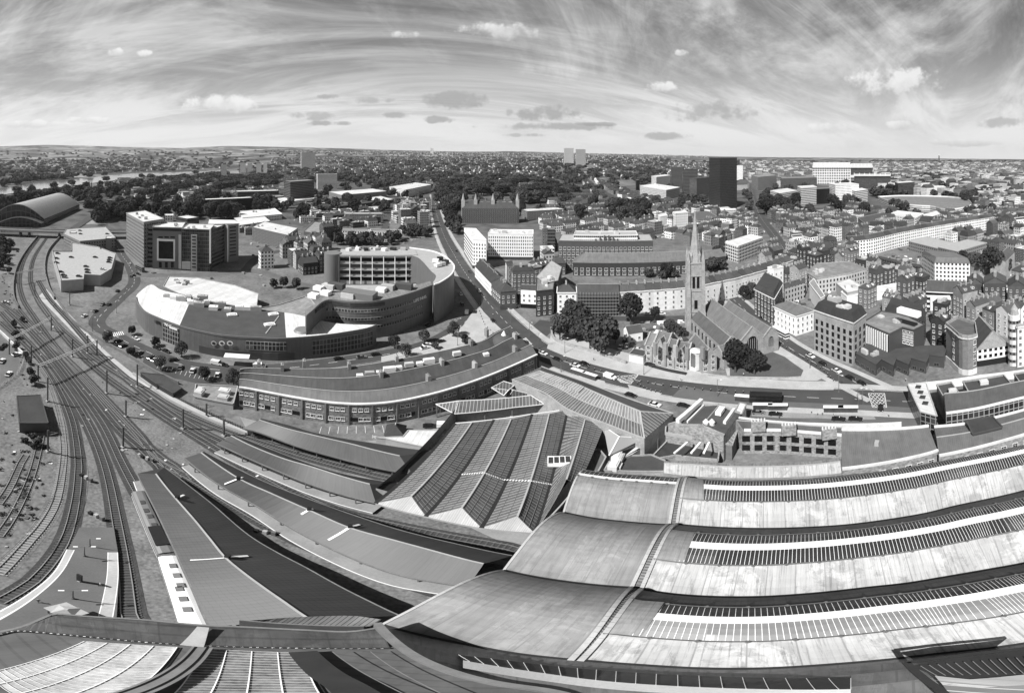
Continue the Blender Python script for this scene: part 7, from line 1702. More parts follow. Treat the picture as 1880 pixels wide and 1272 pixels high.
WZ = [ # tree belts: polygon, count, width range (px)
 ([(880,540),(1000,520),(1010,545),(900,560)], 5, 10, 16), ([(1150,508),(1260,506),(1260,516),(1140,516)], 7, 12, 18), ([(1300,478),(1332,476),(1332,500),(1300,505)], 5, 14, 22),
 ([(1395,505),(1450,480),(1450,500),(1400,520)], 3, 10, 16), ([(1404,375),(1440,378),(1440,400),(1404,402)], 8, 18, 30), ([(1440,372),(1470,374),(1468,388),(1440,388)], 4, 12, 18), ([(1540,372),(1575,372),(1575,384),(1540,384)], 4, 12, 18),
 ([(805,345),(850,330),(960,330),(1060,352),(1075,368),(960,376),(945,360),(850,362),(846,392),(812,388)], 110, 14, 26), ([(800,395),(835,395),(848,432),(828,432)], 14, 12, 20), ([(600,440),(720,444),(740,436),(722,452),(606,452)], 28, 10, 17), ([(728,425),(790,428),(790,436),(730,440)], 14, 10, 16),
 ([(660,382),(740,380),(728,395),(690,392)], 14, 9, 14), ([(566,372),(620,378),(620,392),(570,395)], 12, 9, 14),
 ([(170,405),(220,382),(290,352),(350,332),(400,324),(405,336),(340,352),(300,370),(230,398),(175,414)], 140, 10, 18), ([(0,372),(60,364),(110,356),(200,350),(240,345),(240,356),(160,368),(60,372),(0,392)], 90, 10, 18),
 ([(200,345),(300,330),(420,318),(420,326),(300,342),(210,358)], 80, 8, 13), ([(330,400),(345,375),(390,345),(425,325),(520,330),(505,345),(430,350),(400,372),(372,392),(350,404)], 120, 12, 22), ([(380,392),(470,392),(470,404),(385,406)], 16, 12, 22),
 ([(455,370),(520,376),(512,390),(455,390)], 16, 10, 16), ([(0,336),(100,326),(170,322),(170,328),(60,336),(0,344)], 60, 8, 13),
 ([(460,300),(560,312),(700,318),(820,320),(830,345),(700,345),(640,335),(500,330),(440,325)], 170, 8, 15), ([(620,290),(760,288),(900,285),(1030,290),(1030,330),(860,330),(760,318),(620,308)], 250, 5, 11),
 ([(1080,288),(1230,290),(1230,310),(1100,315)], 130, 6, 12), ([(1030,300),(1120,318),(1090,330),(1040,345)], 50, 9, 16), ([(1110,318),(1220,305),(1230,330),(1170,338)], 60, 7, 12), ([(1110,385),(1190,380),(1200,402),(1130,412),(1110,400)], 24, 12, 22), ([(1165,395),(1190,390),(1190,412),(1170,412)], 8, 16, 26),
 ([(1354,296),(1500,296),(1500,306),(1354,306)], 90, 5, 9), ([(1610,318),(1700,318),(1760,330),(1700,336),(1610,330)], 60, 8, 14), ([(1600,295),(1880,296),(1880,303),(1600,302)], 170, 5, 9), ([(1604,356),(1640,356),(1636,366),(1604,364)], 8, 12, 20), ([(1610,402),(1632,402),(1632,420),(1610,420)], 5, 12, 20), ([(1775,372),(1792,366),(1792,386),(1778,388)], 5, 12, 20),
 ([(1700,345),(1880,345),(1880,362),(1800,362)], 26, 8, 14), ([(1440,400),(1600,405),(1600,440),(1440,430)], 20, 9, 14), ([(0,278),(450,276),(620,282),(620,288),(450,290),(0,292)], 130, 4, 7), ([(0,292),(450,290),(450,306),(200,318),(0,330)], 230, 5, 8),
 ([(0,440),(20,446),(24,500),(10,510),(0,500)], 18, 8, 14), ([(1745,390),(1890,392),(1890,425),(1840,425)], 16, 9, 14), ([(0,400),(4,412),(4,416),(0,416)], 3, 8, 10)]
for zi, (zp, n, w0, w1) in enumerate(WZ):
    r_ = random.Random(500+zi); x0, x1 = min(p[0] for p in zp), max(p[0] for p in zp); y0, y1 = min(p[1] for p in zp), max(p[1] for p in zp); k = tries = 0
    while k < n and tries < n*30:
        tries += 1; x, y = r_.uniform(x0, x1), r_.uniform(y0, y1)
        if not inpoly(x, y, zp): continue
        g = G(x, y); w = r_.uniform(w0, w1)
        if blocked(g.x, g.y, min(3.0, w*S*math.hypot(g.x, g.y)*.3)): continue
        add_tree(x, y, w); k += 1
# scattered single trees through the town
r_ = random.Random(77)
for _ in range(900):
    x = r_.uniform(0, 1880); y = 296+ (r_.random()**1.5)*110; g = G(x, y)
    if blocked(g.x, g.y, 3): continue
    add_tree(x, y, r_.uniform(5, 9)*(1+ (y-296)/70))
TREE.sort(key=lambda q: -q[6]); print('trees', len(TREE))
for i, (g, wd, hm, kd, px, py, wpx, lb) in enumerate(TREE[:300]):
    h = min(wd*1.05, 22) if kd != 'o' else wd*1.0; w = wd
    if kd == 'o':
        lab = 'clipped round tree with a dense dark crown, by the parking street '+('near the curved hall' if px < 460 else 'near the parcels building' if px > 700 else 'on the plaza behind the curved hall'); grp = 'clipped round trees along the parking street'
    elif px < 100 and py > 560: lab = 'small dark bush on the rough ground beside the railway'; grp = 'bushes on the rough railway land'
    elif y and 1000 < px < 1140 and py > 585: lab = 'big dark leafy tree on the church garden bank above the main road'; grp = 'garden trees by the church'
    elif py > 480: lab = 'full leafy tree with dark crown '+near_to(px, py); grp = 'single trees in the city streets'
    else: lab = 'dark leafy tree in the woodland belt '+near_to(px, py); grp = 'trees '+near_to(px, py)
    t_ = thing('tree' if not lab.startswith('small dark bush') else 'bush', lab, 'tree' if 'bush' not in lab else 'bush', g, grp, rr.uniform(0, 6)); t_.scale = (w, w, h*hm*(1.25 if kd == 'o' else 1.15))
    c = bpy.data.objects.new('crown', rr.choice(CO if kd == 'o' else CR if wpx > 15 else CF)); COL.objects.link(c); c.parent = t_
    k = bpy.data.objects.new('trunk', rr.choice(TM)); COL.objects.link(k); k.parent = t_
# unique labels among the clipped and garden trees, from one side to the other
def number(objs, base, unit):
    for i, o in enumerate(objs): o['label'] = (ORDW[i]+' '+base) if i < len(ORDW) else base
ORDW = ['first','second','third','fourth','fifth','sixth','seventh','eighth','ninth','tenth','eleventh','twelfth','thirteenth','fourteenth','fifteenth','sixteenth','seventeenth','eighteenth']
byl = {}
for o in COL.objects:
    if o.parent is None and o.get('category') in ('tree', 'bush'): byl.setdefault(o['label'], []).append(o)
for lb, l in byl.items():
    if 1 < len(l) <= 18:
        l.sort(key=lambda o: math.atan2(o.location.x, o.location.y))
        for i, o in enumerate(l): o['label'] = ' '.join((lb+', '+ORDW[i]+' from the left').split()[:16]) if len(lb.split()) < 13 else ' '.join((ORDW[i]+' '+lb).split()[:16])
    elif len(l) > 18:
        for o in l: o['group'] = lb.replace('tree', 'trees')
b = MB(); vs, fs = [], []
import numpy as np
srcs = [np.array([v.co[:] for v in me.vertices]) for me in CF]
far_src = [crown_mesh(60+i, 110, 6, .36) for i in range(3)]; fsrc = [np.array([v.co[:] for v in me.vertices]) for me in far_src]
acc = []
for (g, wd, hm, kd, px, py, wpx, lb) in TREE[300:]:
    a = rr.uniform(0, 6.28); w = min(wd, 40); h = min(wd*1.0, 20); src = rr.choice(srcs if wpx > 10 else fsrc); ca_, sa_ = math.cos(a), math.sin(a)
    m_ = np.empty_like(src); m_[:,0] = (src[:,0]*ca_-src[:,1]*sa_)*w+g.x; m_[:,1] = (src[:,0]*sa_+src[:,1]*ca_)*w+g.y; m_[:,2] = (src[:,2]-.12)*h*1.15+g.z; acc.append(m_)
V_ = np.concatenate(acc); nf = len(V_)//4; me = bpy.data.meshes.new('distant_woodland'); me.vertices.add(len(V_)); me.vertices.foreach_set('co', V_.ravel()); me.loops.add(nf*4); me.loops.foreach_set('vertex_index', np.arange(nf*4)); me.polygons.add(nf); me.polygons.foreach_set('loop_start', np.arange(nf)*4); me.update(calc_edges=True); me.materials.append(MATS['leaf'])
o = bpy.data.objects.new('distant_woodland', me); COL.objects.link(o); tag(o, 'far off woods, hedges and street trees reading as dark masses', 'woodland', kind='stuff'); print('woodland faces', nf)

plain('car_dark', .02, .1, 1, .25, spec=.6); plain('car_grey', .22, .1, 1, .3, .3, spec=.6); plain('car_white', .75, .05, 1, .3, spec=.6); plain('tyre', .02, .1, 1, .9)
def make_car(colr, van=False, taxi=False):
    t_ = thing('car' if not van else 'van', 'car', 'car' if not van else 'van', (0,0,0)); L, Wd, Ht = (4.4, 1.8, 1.45) if not van else (5.2, 2.0, 2.2); hl, hw = L/2, Wd/2
    prof = [(-hl,.35),(-hl,.8),(-hl+.15,.92),(hl-1.25,.88),(hl-.1,.72),(hl,.55),(hl,.3)] if not van else [(-hl,.35),(-hl,2.0),(-hl+.1,Ht),(hl-1.5,Ht),(hl-.9,1.3),(hl-.1,1.05),(hl,.6),(hl,.3)]
    b = MB()
    for (x0, z0), (x1, z1) in zip(prof, prof[1:]+prof[:1]): b.face([(x0,-hw,z0),(x1,-hw,z1),(x1,hw,z1),(x0,hw,z0)])
    b.face([(x,-hw,z) for x, z in prof[::-1]]); b.face([(x,hw,z) for x, z in prof]); b.build('body', colr, t_)
    if not van:
        a, c = [(-hl+.25,.9),(-hl+.75,Ht-.03),(.35,Ht-.03),(1.05,.9)], .22; b = MB(); o_ = [(x,-hw+.06+(c if z > 1 else 0),z) for x, z in a]; i_ = [(x,hw-.06-(c if z > 1 else 0),z) for x, z in a]
        for k in range(3): b.face([o_[k], i_[k], i_[k+1], o_[k+1]][::-1])
        b.face(o_); b.face(i_[::-1]); b.build('window', 'glass_dark', t_); b = MB(); b.box((-.2, 0, Ht-.03), 1.15, Wd-.58, .05); b.build('roof_panel', colr, t_)
        if taxi: b = MB(); b.box((.2, 0, Ht+.02), .2, .5, .15); b.build('roof_sign', 'white_paint', t_)
    else:
        b = MB(); b.box((hl-1.32, 0, 1.45), .55, Wd+.03, .6); b.build('window', 'glass_dark', t_)
    for sx_ in (-1, 1):
        for sy_ in (-1, 1):
            b = MB(); n_ = 10; x0, y0 = sx_*(hl-.85), sy_*(hw-.08); R_ = .33; ring = [(x0+R_*math.cos(k*2*math.pi/n_), R_+R_*math.sin(k*2*math.pi/n_)) for k in range(n_)]
            for k in range(n_): p, q = ring[k], ring[(k+1) % n_]; b.face([(p[0],y0-.1,p[1]),(q[0],y0-.1,q[1]),(q[0],y0+.1,q[1]),(p[0],y0+.1,p[1])])
            b.face([(p[0],y0-.1,p[1]) for p in ring]); b.face([(p[0],y0+.1,p[1]) for p in ring[::-1]]); b.build('wheel', 'tyre', t_)
        b = MB(); b.box((hl-.03, sx_*(hw-.3), .58), .08, .32, .14); b.build('headlight', 'white_paint', t_)
    kids(t_); return t_
def bus_mesh(dd, colr, rf):
    t_ = thing('bus', 'bus', 'bus', (0,0,0)); L, Wd, Ht = 10.8, 2.5, 4.3 if dd else 3.1; b = MB(); b.box((0,0,.35), L, Wd, Ht-.35); b.build('body', colr, t_)
    b = MB(); b.box((0,0,Ht), L-.3, Wd-.2, .12); b.build('roof', rf, t_)
    for z, h in (((1.3,.9),(2.9,.85)) if dd else ((1.3,1.1),)): b = MB(); b.box((0,0,z), L+.04, Wd+.04, h); b.build('window', 'glass_dark', t_)
    for sx_ in (-3.4, 3.2):
        for sy_ in (-1.15, 1.15): b = MB(); b.cyl((0,0), .48, .48, 0, .3, 12); o = b.build('wheel', 'tyre', t_); o.rotation_euler = (math.pi/2, 0, 0); o.location = (sx_, sy_+.15, .48)
    kids(t_); return t_
CARS = {'dark': make_car('car_dark'), 'grey': make_car('car_grey'), 'white': make_car('car_white'), 'van': make_car('car_white', True), 'taxi': make_car('car_dark', taxi=True)}
used = set(); cl = {}
def place(kind, px, py, dxy, where, z=.05, zpl=0.0):
    src = CARS[kind]; g = P(px, py, zpl) if zpl or py > 400 else G(px, py); g.z = (zpl if zpl else g.z)+z; q = P(px+dxy[0]*.2, py+dxy[1]*.2, zpl) if py > 400 else G(px+dxy[0]*.2, py+dxy[1]*.2); a = math.atan2(q.y-g.y, q.x-g.x)
    word = {'dark':'black car','grey':'grey car','white':'white car','van':'white van','taxi':'black taxi'}[kind]; lb = word+' '+where; cl.setdefault(lb, 0); cl[lb] += 1
    grp = 'vehicles '+where
    if kind not in used: used.add(kind); o = src; o.location = g; o.rotation_euler = (0,0,a); o['label'] = lb; o['group'] = grp
    else: o = dup(src, g, a, None, lb, grp)
    o['category'] = 'van' if kind == 'van' else 'taxi' if kind == 'taxi' else 'car'; return o
D1 = (30, 11)
for it in [('white',155,581,(14,-8)),('dark',175,572,(14,-8)),('grey',188,560,(-14,10)),('dark',200,560,(12,-9)),('dark',216,535,(12,-9)),('grey',240,508,(0,-12)),('dark',246,506,(4,-12)),('white',239,485,(-3,-12)),('dark',254,504,(12,4))]: place(*it, 'driving beside the pale parking deck')
for it in [('dark',217,627,(14,-6)),('dark',226,636,(14,-6)),('white',250,623,(14,8)),('grey',256,649,(14,-10)),('dark',278,658,(12,-6)),('dark',288,640,(16,7)),('dark',305,646,(16,7)),('dark',318,662,(12,-2)),('grey',331,676,(5,-12)),('white',353,682,(5,-12)),('van',398,669,(16,3)),('white',399,690,(3,-12)),('dark',409,671,(16,3)),('white',285,662,(12,-6))]: place(*it, 'parked along the street of clipped trees')
for it in [('van',476,674,(18,0)),('dark',622,660,(18,-2)),('grey',664,657,(18,-2)),('dark',690,652,(18,-3)),('white',784,634,(16,-4)),('dark',810,628,(16,-4)),('dark',788,598,(14,-5)),('van',857,575,(3,-14)),('dark',871,573,(3,-14)),('white',780,640,(16,-4)),('dark',849,560,(8,12)),('white',846,541,(8,12))]: place(*it, 'on the street between curved hall and parcels building')
for it in [('white',997,650,(22,8)),('dark',1023,661,(22,8)),('white',1056,672,(22,7)),('dark',1073,669,(22,7)),('van',1120,694,(20,6)),('dark',1158,727,(20,6)),('white',1202,744,(22,6)),('dark',1255,746,(22,4)),('dark',905,590,(10,12)),('white',880,535,(10,14)),('dark',838,462,(6,14)),('grey',806,400,(3,12)),('white',800,375,(2,10)),('dark',862,500,(9,14))]: place(*it, 'on the main road past the glazed roofs')
for it in [('white',929,567,(18,2)),('van',946,563,(18,2)),('dark',1020,573,(3,10)),('white',1190,577,(16,0)),('white',1215,577,(16,0)),('dark',1330,548,(10,10))]: place(*it, 'parked before the old street fronts')
for it in [('white',1069,614,(16,0)),('white',1080,621,(16,0)),('white',1086,613,(16,0)),('dark',1108,605,(16,0)),('dark',1120,607,(16,0)),('white',1139,638,(4,-12)),('white',1151,635,(4,-12)),('white',1171,643,(14,2)),('dark',1147,626,(4,-12)),('dark',1193,671,(16,2))]: place(*it, 'parked in the walled church car park')
for it in [('white',1488,655,(20,10)),('dark',1511,669,(20,10)),('white',1536,682,(20,10)),('dark',1561,695,(20,10)),('dark',1582,705,(20,10)),('dark',1395,578,(16,10)),('dark',1400,585,(16,10))]: place(*it, 'on the side street beyond the church')
for it in [('taxi',1424,762,(24,1)),('taxi',1540,771,(24,1)),('taxi',1571,771,(24,1)),('dark',1617,751,(0,20)),('grey',1392,759,(24,1))]: place(*it, 'waiting in the taxi lane by the stone range')
for it in [('white',4,664,(8,-10)),('white',16,688,(8,-10)),('white',30,652,(10,-3)),('dark',8,635,(8,-10)),('dark',2,640,(8,-10)),('white',10,556,(14,0)),('white',9,478,(12,3)),('dark',32,462,(8,-8)),('white',22,450,(12,0))]: place(*it, 'in the low yard under the rail bridge')
for it in [('dark',790,784,(20,0)),('van',818,784,(20,0)),('white',860,768,(4,-12)),('dark',873,768,(4,-12)),('dark',885,766,(4,-12)),('dark',898,764,(4,-12)),('white',938,761,(4,-12)),('dark',925,762,(4,-12))]: place(*it, 'parked under and beside the glazed wing roof')
hD = hgt(536, 517)
for (k, x, y) in [('dark',106,466),('dark',104,475),('dark',104,483),('dark',131,473),('dark',112,500),('dark',117,506),('grey',119,510),('dark',145,508),('dark',158,490),('dark',160,496),('dark',161,501),('dark',175,473),('white',189,495),('dark',188,457),('dark',201,478),('dark',202,474),('dark',200,482),('dark',147,424),('dark',148,430),('dark',197,430)]: place(k, x, y, (12,1), 'parked up on the roof of the parking deck', .03, hD if y > 445 else hgt(462,443))
r_ = random.Random(9)
for i in range(26): place(r_.choice(['dark','white','grey','dark']), 3+(i%13)*4.6, 421 if i < 13 else 425, (1,6), 'in the packed lot by the road bridge')
for i in range(34): x = r_.uniform(180, 330); place(r_.choice(['dark','white','grey']), x, 402-(x-180)*.30+r_.uniform(-6,6), (8,-4), 'in the long yard beside the tree belt')
for i in range(12): place(r_.choice(['dark','white','grey']), r_.uniform(722,788), r_.uniform(378,386), (8,-2), 'on the pale waste ground by the long road')
for lb, n in cl.items():
    if n > 1:
        l = sorted([o for o in COL.objects if o.parent is None and o.get('label') == lb], key=lambda o: math.atan2(o.location.x, o.location.y))
        if n <= 18:
            for i, o in enumerate(l): o['label'] = ' '.join((lb+', '+ORDW[i]+' from left').split()[:16])
B_ = [('double decker bus with white roof passing the white corner hotel', True, 'car_white', 'white_paint', 1433, 617, (26,14)), ('black roofed double decker bus at the stop before the stone station range', True, 'car_dark', 'black_metal', 1406, 738, (30,1)), ('double decker bus turning at the foot of the balcony apartments', True, 'car_grey', 'car_grey', 257, 497, (12,6))]
for lb, dd, c_, rf, x, y, d in B_:
    o = bus_mesh(dd, c_, rf); g = P(x, y); q = P(x+d[0]*.3, y+d[1]*.3); o.location = g; o.rotation_euler = (0,0,math.atan2(q.y-g.y, q.x-g.x)); o['label'] = lb

def train_car(label, pxs, body, rf, zt=3.75, gear=False):
    pts = resample([P(x, y, zt) for x, y in pxs], 14); r0 = thing('train_carriage' if not gear else 'locomotive', label, 'train', (pts[7].x, pts[7].y, 0)); L_ = offset(pts, 1.4); R_ = offset(pts, -1.4); b = MB()
    lo = lambda l, z: [Vector((q.x, q.y, z)) for q in l]
    b.strip(lo(L_, 1.0), lo(L_, 3.1)); b.strip(lo(R_, 3.1), lo(R_, 1.0)); b.face([lo(L_,1.0)[0], lo(R_,1.0)[0], lo(R_,3.1)[0], lo(L_,3.1)[0]]); b.face([lo(R_,1.0)[-1], lo(L_,1.0)[-1], lo(L_,3.1)[-1], lo(R_,3.1)[-1]]); b.build('body', body, r0)
    b = MB(); prev = lo(R_, 3.1)
    for o_, z in ((-1.15,3.5),(-.6,3.72),(.6,3.72),(1.15,3.5),(1.4,3.1)): c = lo(offset(pts, o_), z); b.strip(prev, c); prev = c
    b.build('roof', rf, r0)
    for sgn in (1, -1): b = MB(); q = offset(pts, sgn*1.42); b.strip(lo(q, 1.9), lo(q, 2.7)); b.build('window_band', 'glass_dark', r0)
    for i in (2, 3, 11, 12):
        for sgn in (1, -1): q = offset(pts, sgn*.75)[i]; b = MB(); b.box((q.x, q.y, .42), 1.0, .5, .6, math.atan2(pts[i+1].y-pts[i].y, pts[i+1].x-pts[i].x)); b.build('bogie', 'black_metal', r0)
    for i in ((3,5,6,8,9,11) if gear else (2,4,6,7,9,11)): q = pts[i]; b = MB(); b.box((q.x+.3*(-1)**i, q.y, 3.7), 1.3, .9, .22, math.atan2(pts[i+1].y-pts[i].y, pts[i+1].x-pts[i].x)); b.build('roof_unit', 'cladding_grey' if not gear else 'cladding_dark', r0)
    if gear:
        for i in (9, 10, 11, 12): q = pts[i]; b = MB(); b.box((q.x, q.y, 3.73), 1.6, 2.2, .35, math.atan2(pts[i+1].y-pts[i].y, pts[i+1].x-pts[i].x)); b.build('grille', 'black_metal', r0)
train_car('grey locomotive with dark roof grilles at the outer end of the parked train', [(254,901),(270,938),(287,975),(306,1014)], 'car_white', 'cladding_grey', gear=True)
train_car('white roofed train carriage disappearing under the dark foreground roof', [(308,1020),(324,1062),(341,1105),(360,1150)], 'car_white', 'white_paint')

pl = [P(x, y, .95) for x, y in [(146,968),(209,968),(216,1010),(218,1060),(213,1145),(-20,1176),(-20,1140),(60,1090),(100,1050),(126,1006)]]
b = MB(); b.prism(ccw([Vector((q.x,q.y,0)) for q in pl]), 0, .95, 1, 0); tag(b.build('platform', ['asphalt_pale', 'concrete']), kind='structure')
def band(l0, l1, mat, z, name='platform_edge_line'):
    A = resample([P(x, y, .95) for x, y in l0], 14); C = resample([P(x, y, .95) for x, y in l1], 14); b = MB(); up = lambda l: [Vector((q.x,q.y,z)) for q in l]; b.strip(up(A), up(C)); tag(b.build(name, mat), kind='structure')
band([(136,1010),(112,1052),(66,1096),(-10,1144)], [(122,1008),(98,1050),(52,1090),(-10,1128)], 'paving_pale', .956)
for d in (0, -13.5): band([(137+d,1010),(113+d,1052),(67+d,1095+(-4 if d else 0)),(-8,1142+(-14 if d else 0))], [(135.6+d,1009),(111.4+d,1051),(65+d,1094+(-4 if d else 0)),(-10,1140+(-14 if d else 0))], 'white_paint', .962)
band([(216,1014),(217,1060),(207,1134)], [(199,1014),(197,1060),(181,1132)], 'paving_pale', .958)
for x0, x1, x2 in ((216.5,217.5,207.5),(199,197,181)): band([(x0,1014),(x1,1060),(x2,1135)], [(x0-1.6,1014),(x1-1.6,1060),(x2-2.2,1135)], 'white_paint', .964)
def lamp(px, py, h, label, heads=2, arm=1.3, grp=None, cat='street lamp', nm='street_lamp', z0=0, rot=None):
    q = P(px, py, z0); t_ = thing(nm, label, cat, q, grp); b = MB(); b.cyl((q.x, q.y), .13, .08, z0, z0+h, 8); b.cyl((q.x, q.y), .22, .2, z0, z0+.6, 8); b.build('post', 'grey_metal', t_)
    a = math.atan2(q.x, q.y) if rot is None else rot
    for s_ in ((1, -1)[:heads]):
        e = Vector((q.x+math.cos(-a)*arm*s_, q.y+math.sin(-a)*arm*s_, z0+h)); b = MB(); b.beam((q.x,q.y,z0+h-.1), e, .08); b.build('arm', 'grey_metal', t_); b = MB(); b.box((e.x, e.y, z0+h-.05), .7, .3, .14, -a); b.build('lamp_head', 'white_paint', t_)
    return t_
lamp(155, 1021, 5, 'double headed lamp on the open platform, farthest from the dark roof', z0=.95); lamp(134, 1099, 5, 'double headed lamp on the open platform, closest to the dark roof', z0=.95); lamp(165, 1003, 4, 'short single lamp at the outer end of the open platform', 1, z0=.95)
q = P(146, 1067, .95); t_ = thing('information_board', 'tall black board on a base in the middle of the open platform', 'sign board', q); b = MB(); b.box((q.x, q.y, .95), .5, .5, .2, .3); b.build('base', 'concrete', t_); b = MB(); b.box((q.x, q.y, 1.15), .9, .25, 3.6, .3); b.build('panel', 'black_metal', t_)
q = P(121, 1122, 4); t_ = thing('roof_cowl', 'small dark hut like cowl with a pale pyramid cap at the dark roof edge', 'roof cowl', q); b = MB(); b.box((q.x, q.y, 1), 3.2, 2.2, 3.2, .2); b.build('box', 'black_metal', t_); b = MB(); b.box((q.x, q.y, 4.2), 3.8, 2.8, .2, .2); b.cyl((q.x, q.y), 1.7, .3, 4.4, 5.3, 4); b.build('cap', 'concrete', t_)
for (x, y, lb) in ((173,950,'buffer stop hut pair at the outer end of the open platform'),(268,845,'cluster of track equipment cabinets at the widest canopy tip'),(484,981,'dark equipment cabinet on the ballast strip beside the long canopy'),(155,880,'low relay box between the two tracks')):
    q = P(x, y); t_ = thing('equipment_cabinet', lb, 'cabinet', q); 
    for k in range(3): b = MB(); b.box((q.x+(k-1)*1.5, q.y+.4*k, 0), .8, .7, 1.1+.3*k, .2); b.build('cabinet', ('black_metal','concrete','grey_metal')[k], t_)

masts = [(57.4,668,634),(87.5,737,693),(88,829,790),(133,655,622),(161,649,616),(196,722,680),(252,710,669),(226,821,784),(231,765,735),(336,787,751),(379,764,741),(411,800,770),(64,545,520),(128,560,535)]
for i, (x, yb, yt) in enumerate(masts):
    q = P(x, yb); h = up_z(x, yt, q); pos = 'by the dark trackside hut' if x < 100 and yb > 680 else 'near the rail bridge' if x < 100 else 'among the tracks below the pale path' if x < 300 else 'beside the slim canopies'
    t_ = thing('overhead_line_mast', 'grey steel overhead line mast '+pos, 'mast', q, 'overhead line masts along the tracks'); b = MB(); b.beam((q.x,q.y,0), (q.x,q.y,h), .42, .42); b.build('mast', 'cladding_dark', t_); b = MB(); b.box((q.x, q.y, 0), 1.1, 1.1, .5); b.build('footing', 'concrete', t_)
    b = MB(); a = math.atan2(q.y, q.x); e = Vector((q.x-2.6*math.sin(a)*-1, q.y-2.6*math.cos(a), h-1.2)); b.beam((q.x,q.y,h-.6), e, .12); b.beam((q.x,q.y,h-2.2), e, .1); b.build('cantilever', 'grey_metal', t_)
l = [o for o in COL.objects if o.parent is None and o.name.startswith('overhead_line_mast')]; bl = {}
for o in l: bl.setdefault(o['label'], []).append(o)
for lb, k in bl.items():
    for i, o in enumerate(k): 
        if len(k) > 1: o['label'] = lb+', '+ORDW[i]+' from left'
for a, c, lb_ in ((P(17,650), P(94,607), 'portal gantry of lattice beam spanning the tracks near the rail bridge'), (P(70,700), P(178,652), 'second portal gantry across the junction fan'), (P(30,520), P(84,508), 'gantry over the viaduct curve between its two walls')):
    t_ = thing('line_gantry', lb_, 'gantry', a); h = 8.5
    for q in (a, c): b = MB(); b.beam((q.x,q.y,0), (q.x,q.y,h), .45); b.build('leg', 'cladding_dark', t_)
    b = MB(); b.beam((a.x,a.y,h), (c.x,c.y,h), .3); b.beam((a.x,a.y,h-1), (c.x,c.y,h-1), .3)
    for k in range(16): p0, p1 = a.lerp(c, k/16), a.lerp(c, (k+1)/16); b.beam((p0.x,p0.y,h if k%2 else h-1), (p1.x,p1.y,h-1 if k%2 else h), .12)
    b.build('lattice_beam', 'concrete', t_)

def wall_line(label, pxs, h, th, mat, name='wall', cat='wall', posts=0, z0=0):
    pts = path_px(pxs, 0); r0 = thing(name, label, cat, (pts[len(pts)//2].x, pts[len(pts)//2].y, 0)); b = MB(); A, C = offset(pts, th/2), offset(pts, -th/2); up = lambda l, z: [Vector((q.x,q.y,z)) for q in l]
    if posts:
        for z in (h*.35, h*.65, h): 
            for i in range(len(pts)-1): b.beam((pts[i].x,pts[i].y,z), (pts[i+1].x,pts[i+1].y,z), .07)
        b.build('rails', mat, r0); b = MB(); s_ = resample([P(x, y) for x, y in pxs], posts)
        for q in s_: b.beam((q.x,q.y,0), (q.x,q.y,h+.15), .12)
        tag(b.build('posts', mat, r0), kind='stuff')
    else: b.strip(up(A, z0), up(A, h)); b.strip(up(C, h), up(C, z0)); b.strip(up(C, h), up(A, h)); b.wallq(C[0], A[0], z0, h); b.wallq(A[-1], C[-1], z0, h); b.build('wall', mat, r0)
    return r0
wall_line('dark wall between the pale path and the street of clipped trees', [(90,530),(110,560),(133,590),(175,620),(230,652),(290,688),(328,706)], 1.8, .4, 'stone_dark')
wall_line('mottled white lineside wall between the tracks and the pale ramp', [(244,688),(270,706),(300,730),(340,752),(400,779),(455,800)], 1.4, .4, 'concrete')
wall_line('retaining wall on the street side of the curving viaduct', [(112,434),(90,460),(82,490),(88,525),(100,550)], 2.4, .6, 'stone_dark')
wall_line('retaining wall on the outer side of the curving viaduct', [(70,434),(48,462),(32,490),(25,520),(26,548),(34,566)], 2.0, .6, 'stone_dark')
wall_line('pale parapet along the rail bridge edge above the low yard', [(-10,602),(10,620),(30,640),(46,655)], 1.6, .6, 'stone_pale')
wall_line('slanting metal fence at the corner of the low yard', [(46,655),(36,682),(14,702),(-5,715)], 1.6, .1, 'concrete', 'fence', 'fence', posts=14)
wall_line('dark railing along the pale ramp above the slim canopy', [(300,718),(345,742),(400,768),(460,794)], 1.3, .1, 'black_metal', 'fence', 'fence', posts=40)
wall_line('rough stone bank wall below the church garden trees', [(1012,604),(1016,622),(1040,634),(1080,645),(1120,658),(1150,668)], 1.6, .8, 'stone', 'wall')
wall_line('low garden hedge in front of the ornate gabled house', [(1192,672),(1220,680),(1260,688)], 1.1, 1.0, 'leaf', 'hedge', 'hedge')
wall_line('low stone wall round the church lawn corner', [(1300,690),(1345,694),(1400,697),(1470,694)], .9, .5, 'stone')
wall_line('row of white railings behind the parking bays by the glazed roof', [(684,804),(720,812),(790,820),(815,806)], 1.2, .1, 'white_paint', 'fence', 'fence', posts=24)
PB('loading_bay', 'pale flat roof piece with railings squeezed between canopy and glazed roof', 'flat roof', [(690,803),(708,805),(790,822),(800,806),(816,800),(820,790),(750,790),(740,802)], (790,822,834), wall='concrete', rmat='roof_white', reg=False, parapet=.3)
F2('kiosk', 'small dark pyramid roofed kiosk beside the parking bays', 'kiosk', (706,799), (742,801), 808, 6, wall='brick', roof='hip', rmat='slate', rh=3.2, reg=False)
# parking bays
for k in range(9): a = P(590+k*16, 784-k*.4); c = P(586+k*17, 797-k*.4); b = MB(); b.beam((a.x,a.y,.03), (c.x,c.y,.03), .12, .01); tag(b.build('road_marking', 'paint'), kind='structure')
for k in range(14): a = P(292+k*8.5, 668+k*2.3-(k>8)*(k-8)*1.5); c = P(288+k*8.5, 676+k*2.3-(k>8)*(k-8)*1.5); b = MB(); b.beam((a.x,a.y,.06), (c.x,c.y,.06), .12, .01); tag(b.build('road_marking', 'paint'), kind='structure')

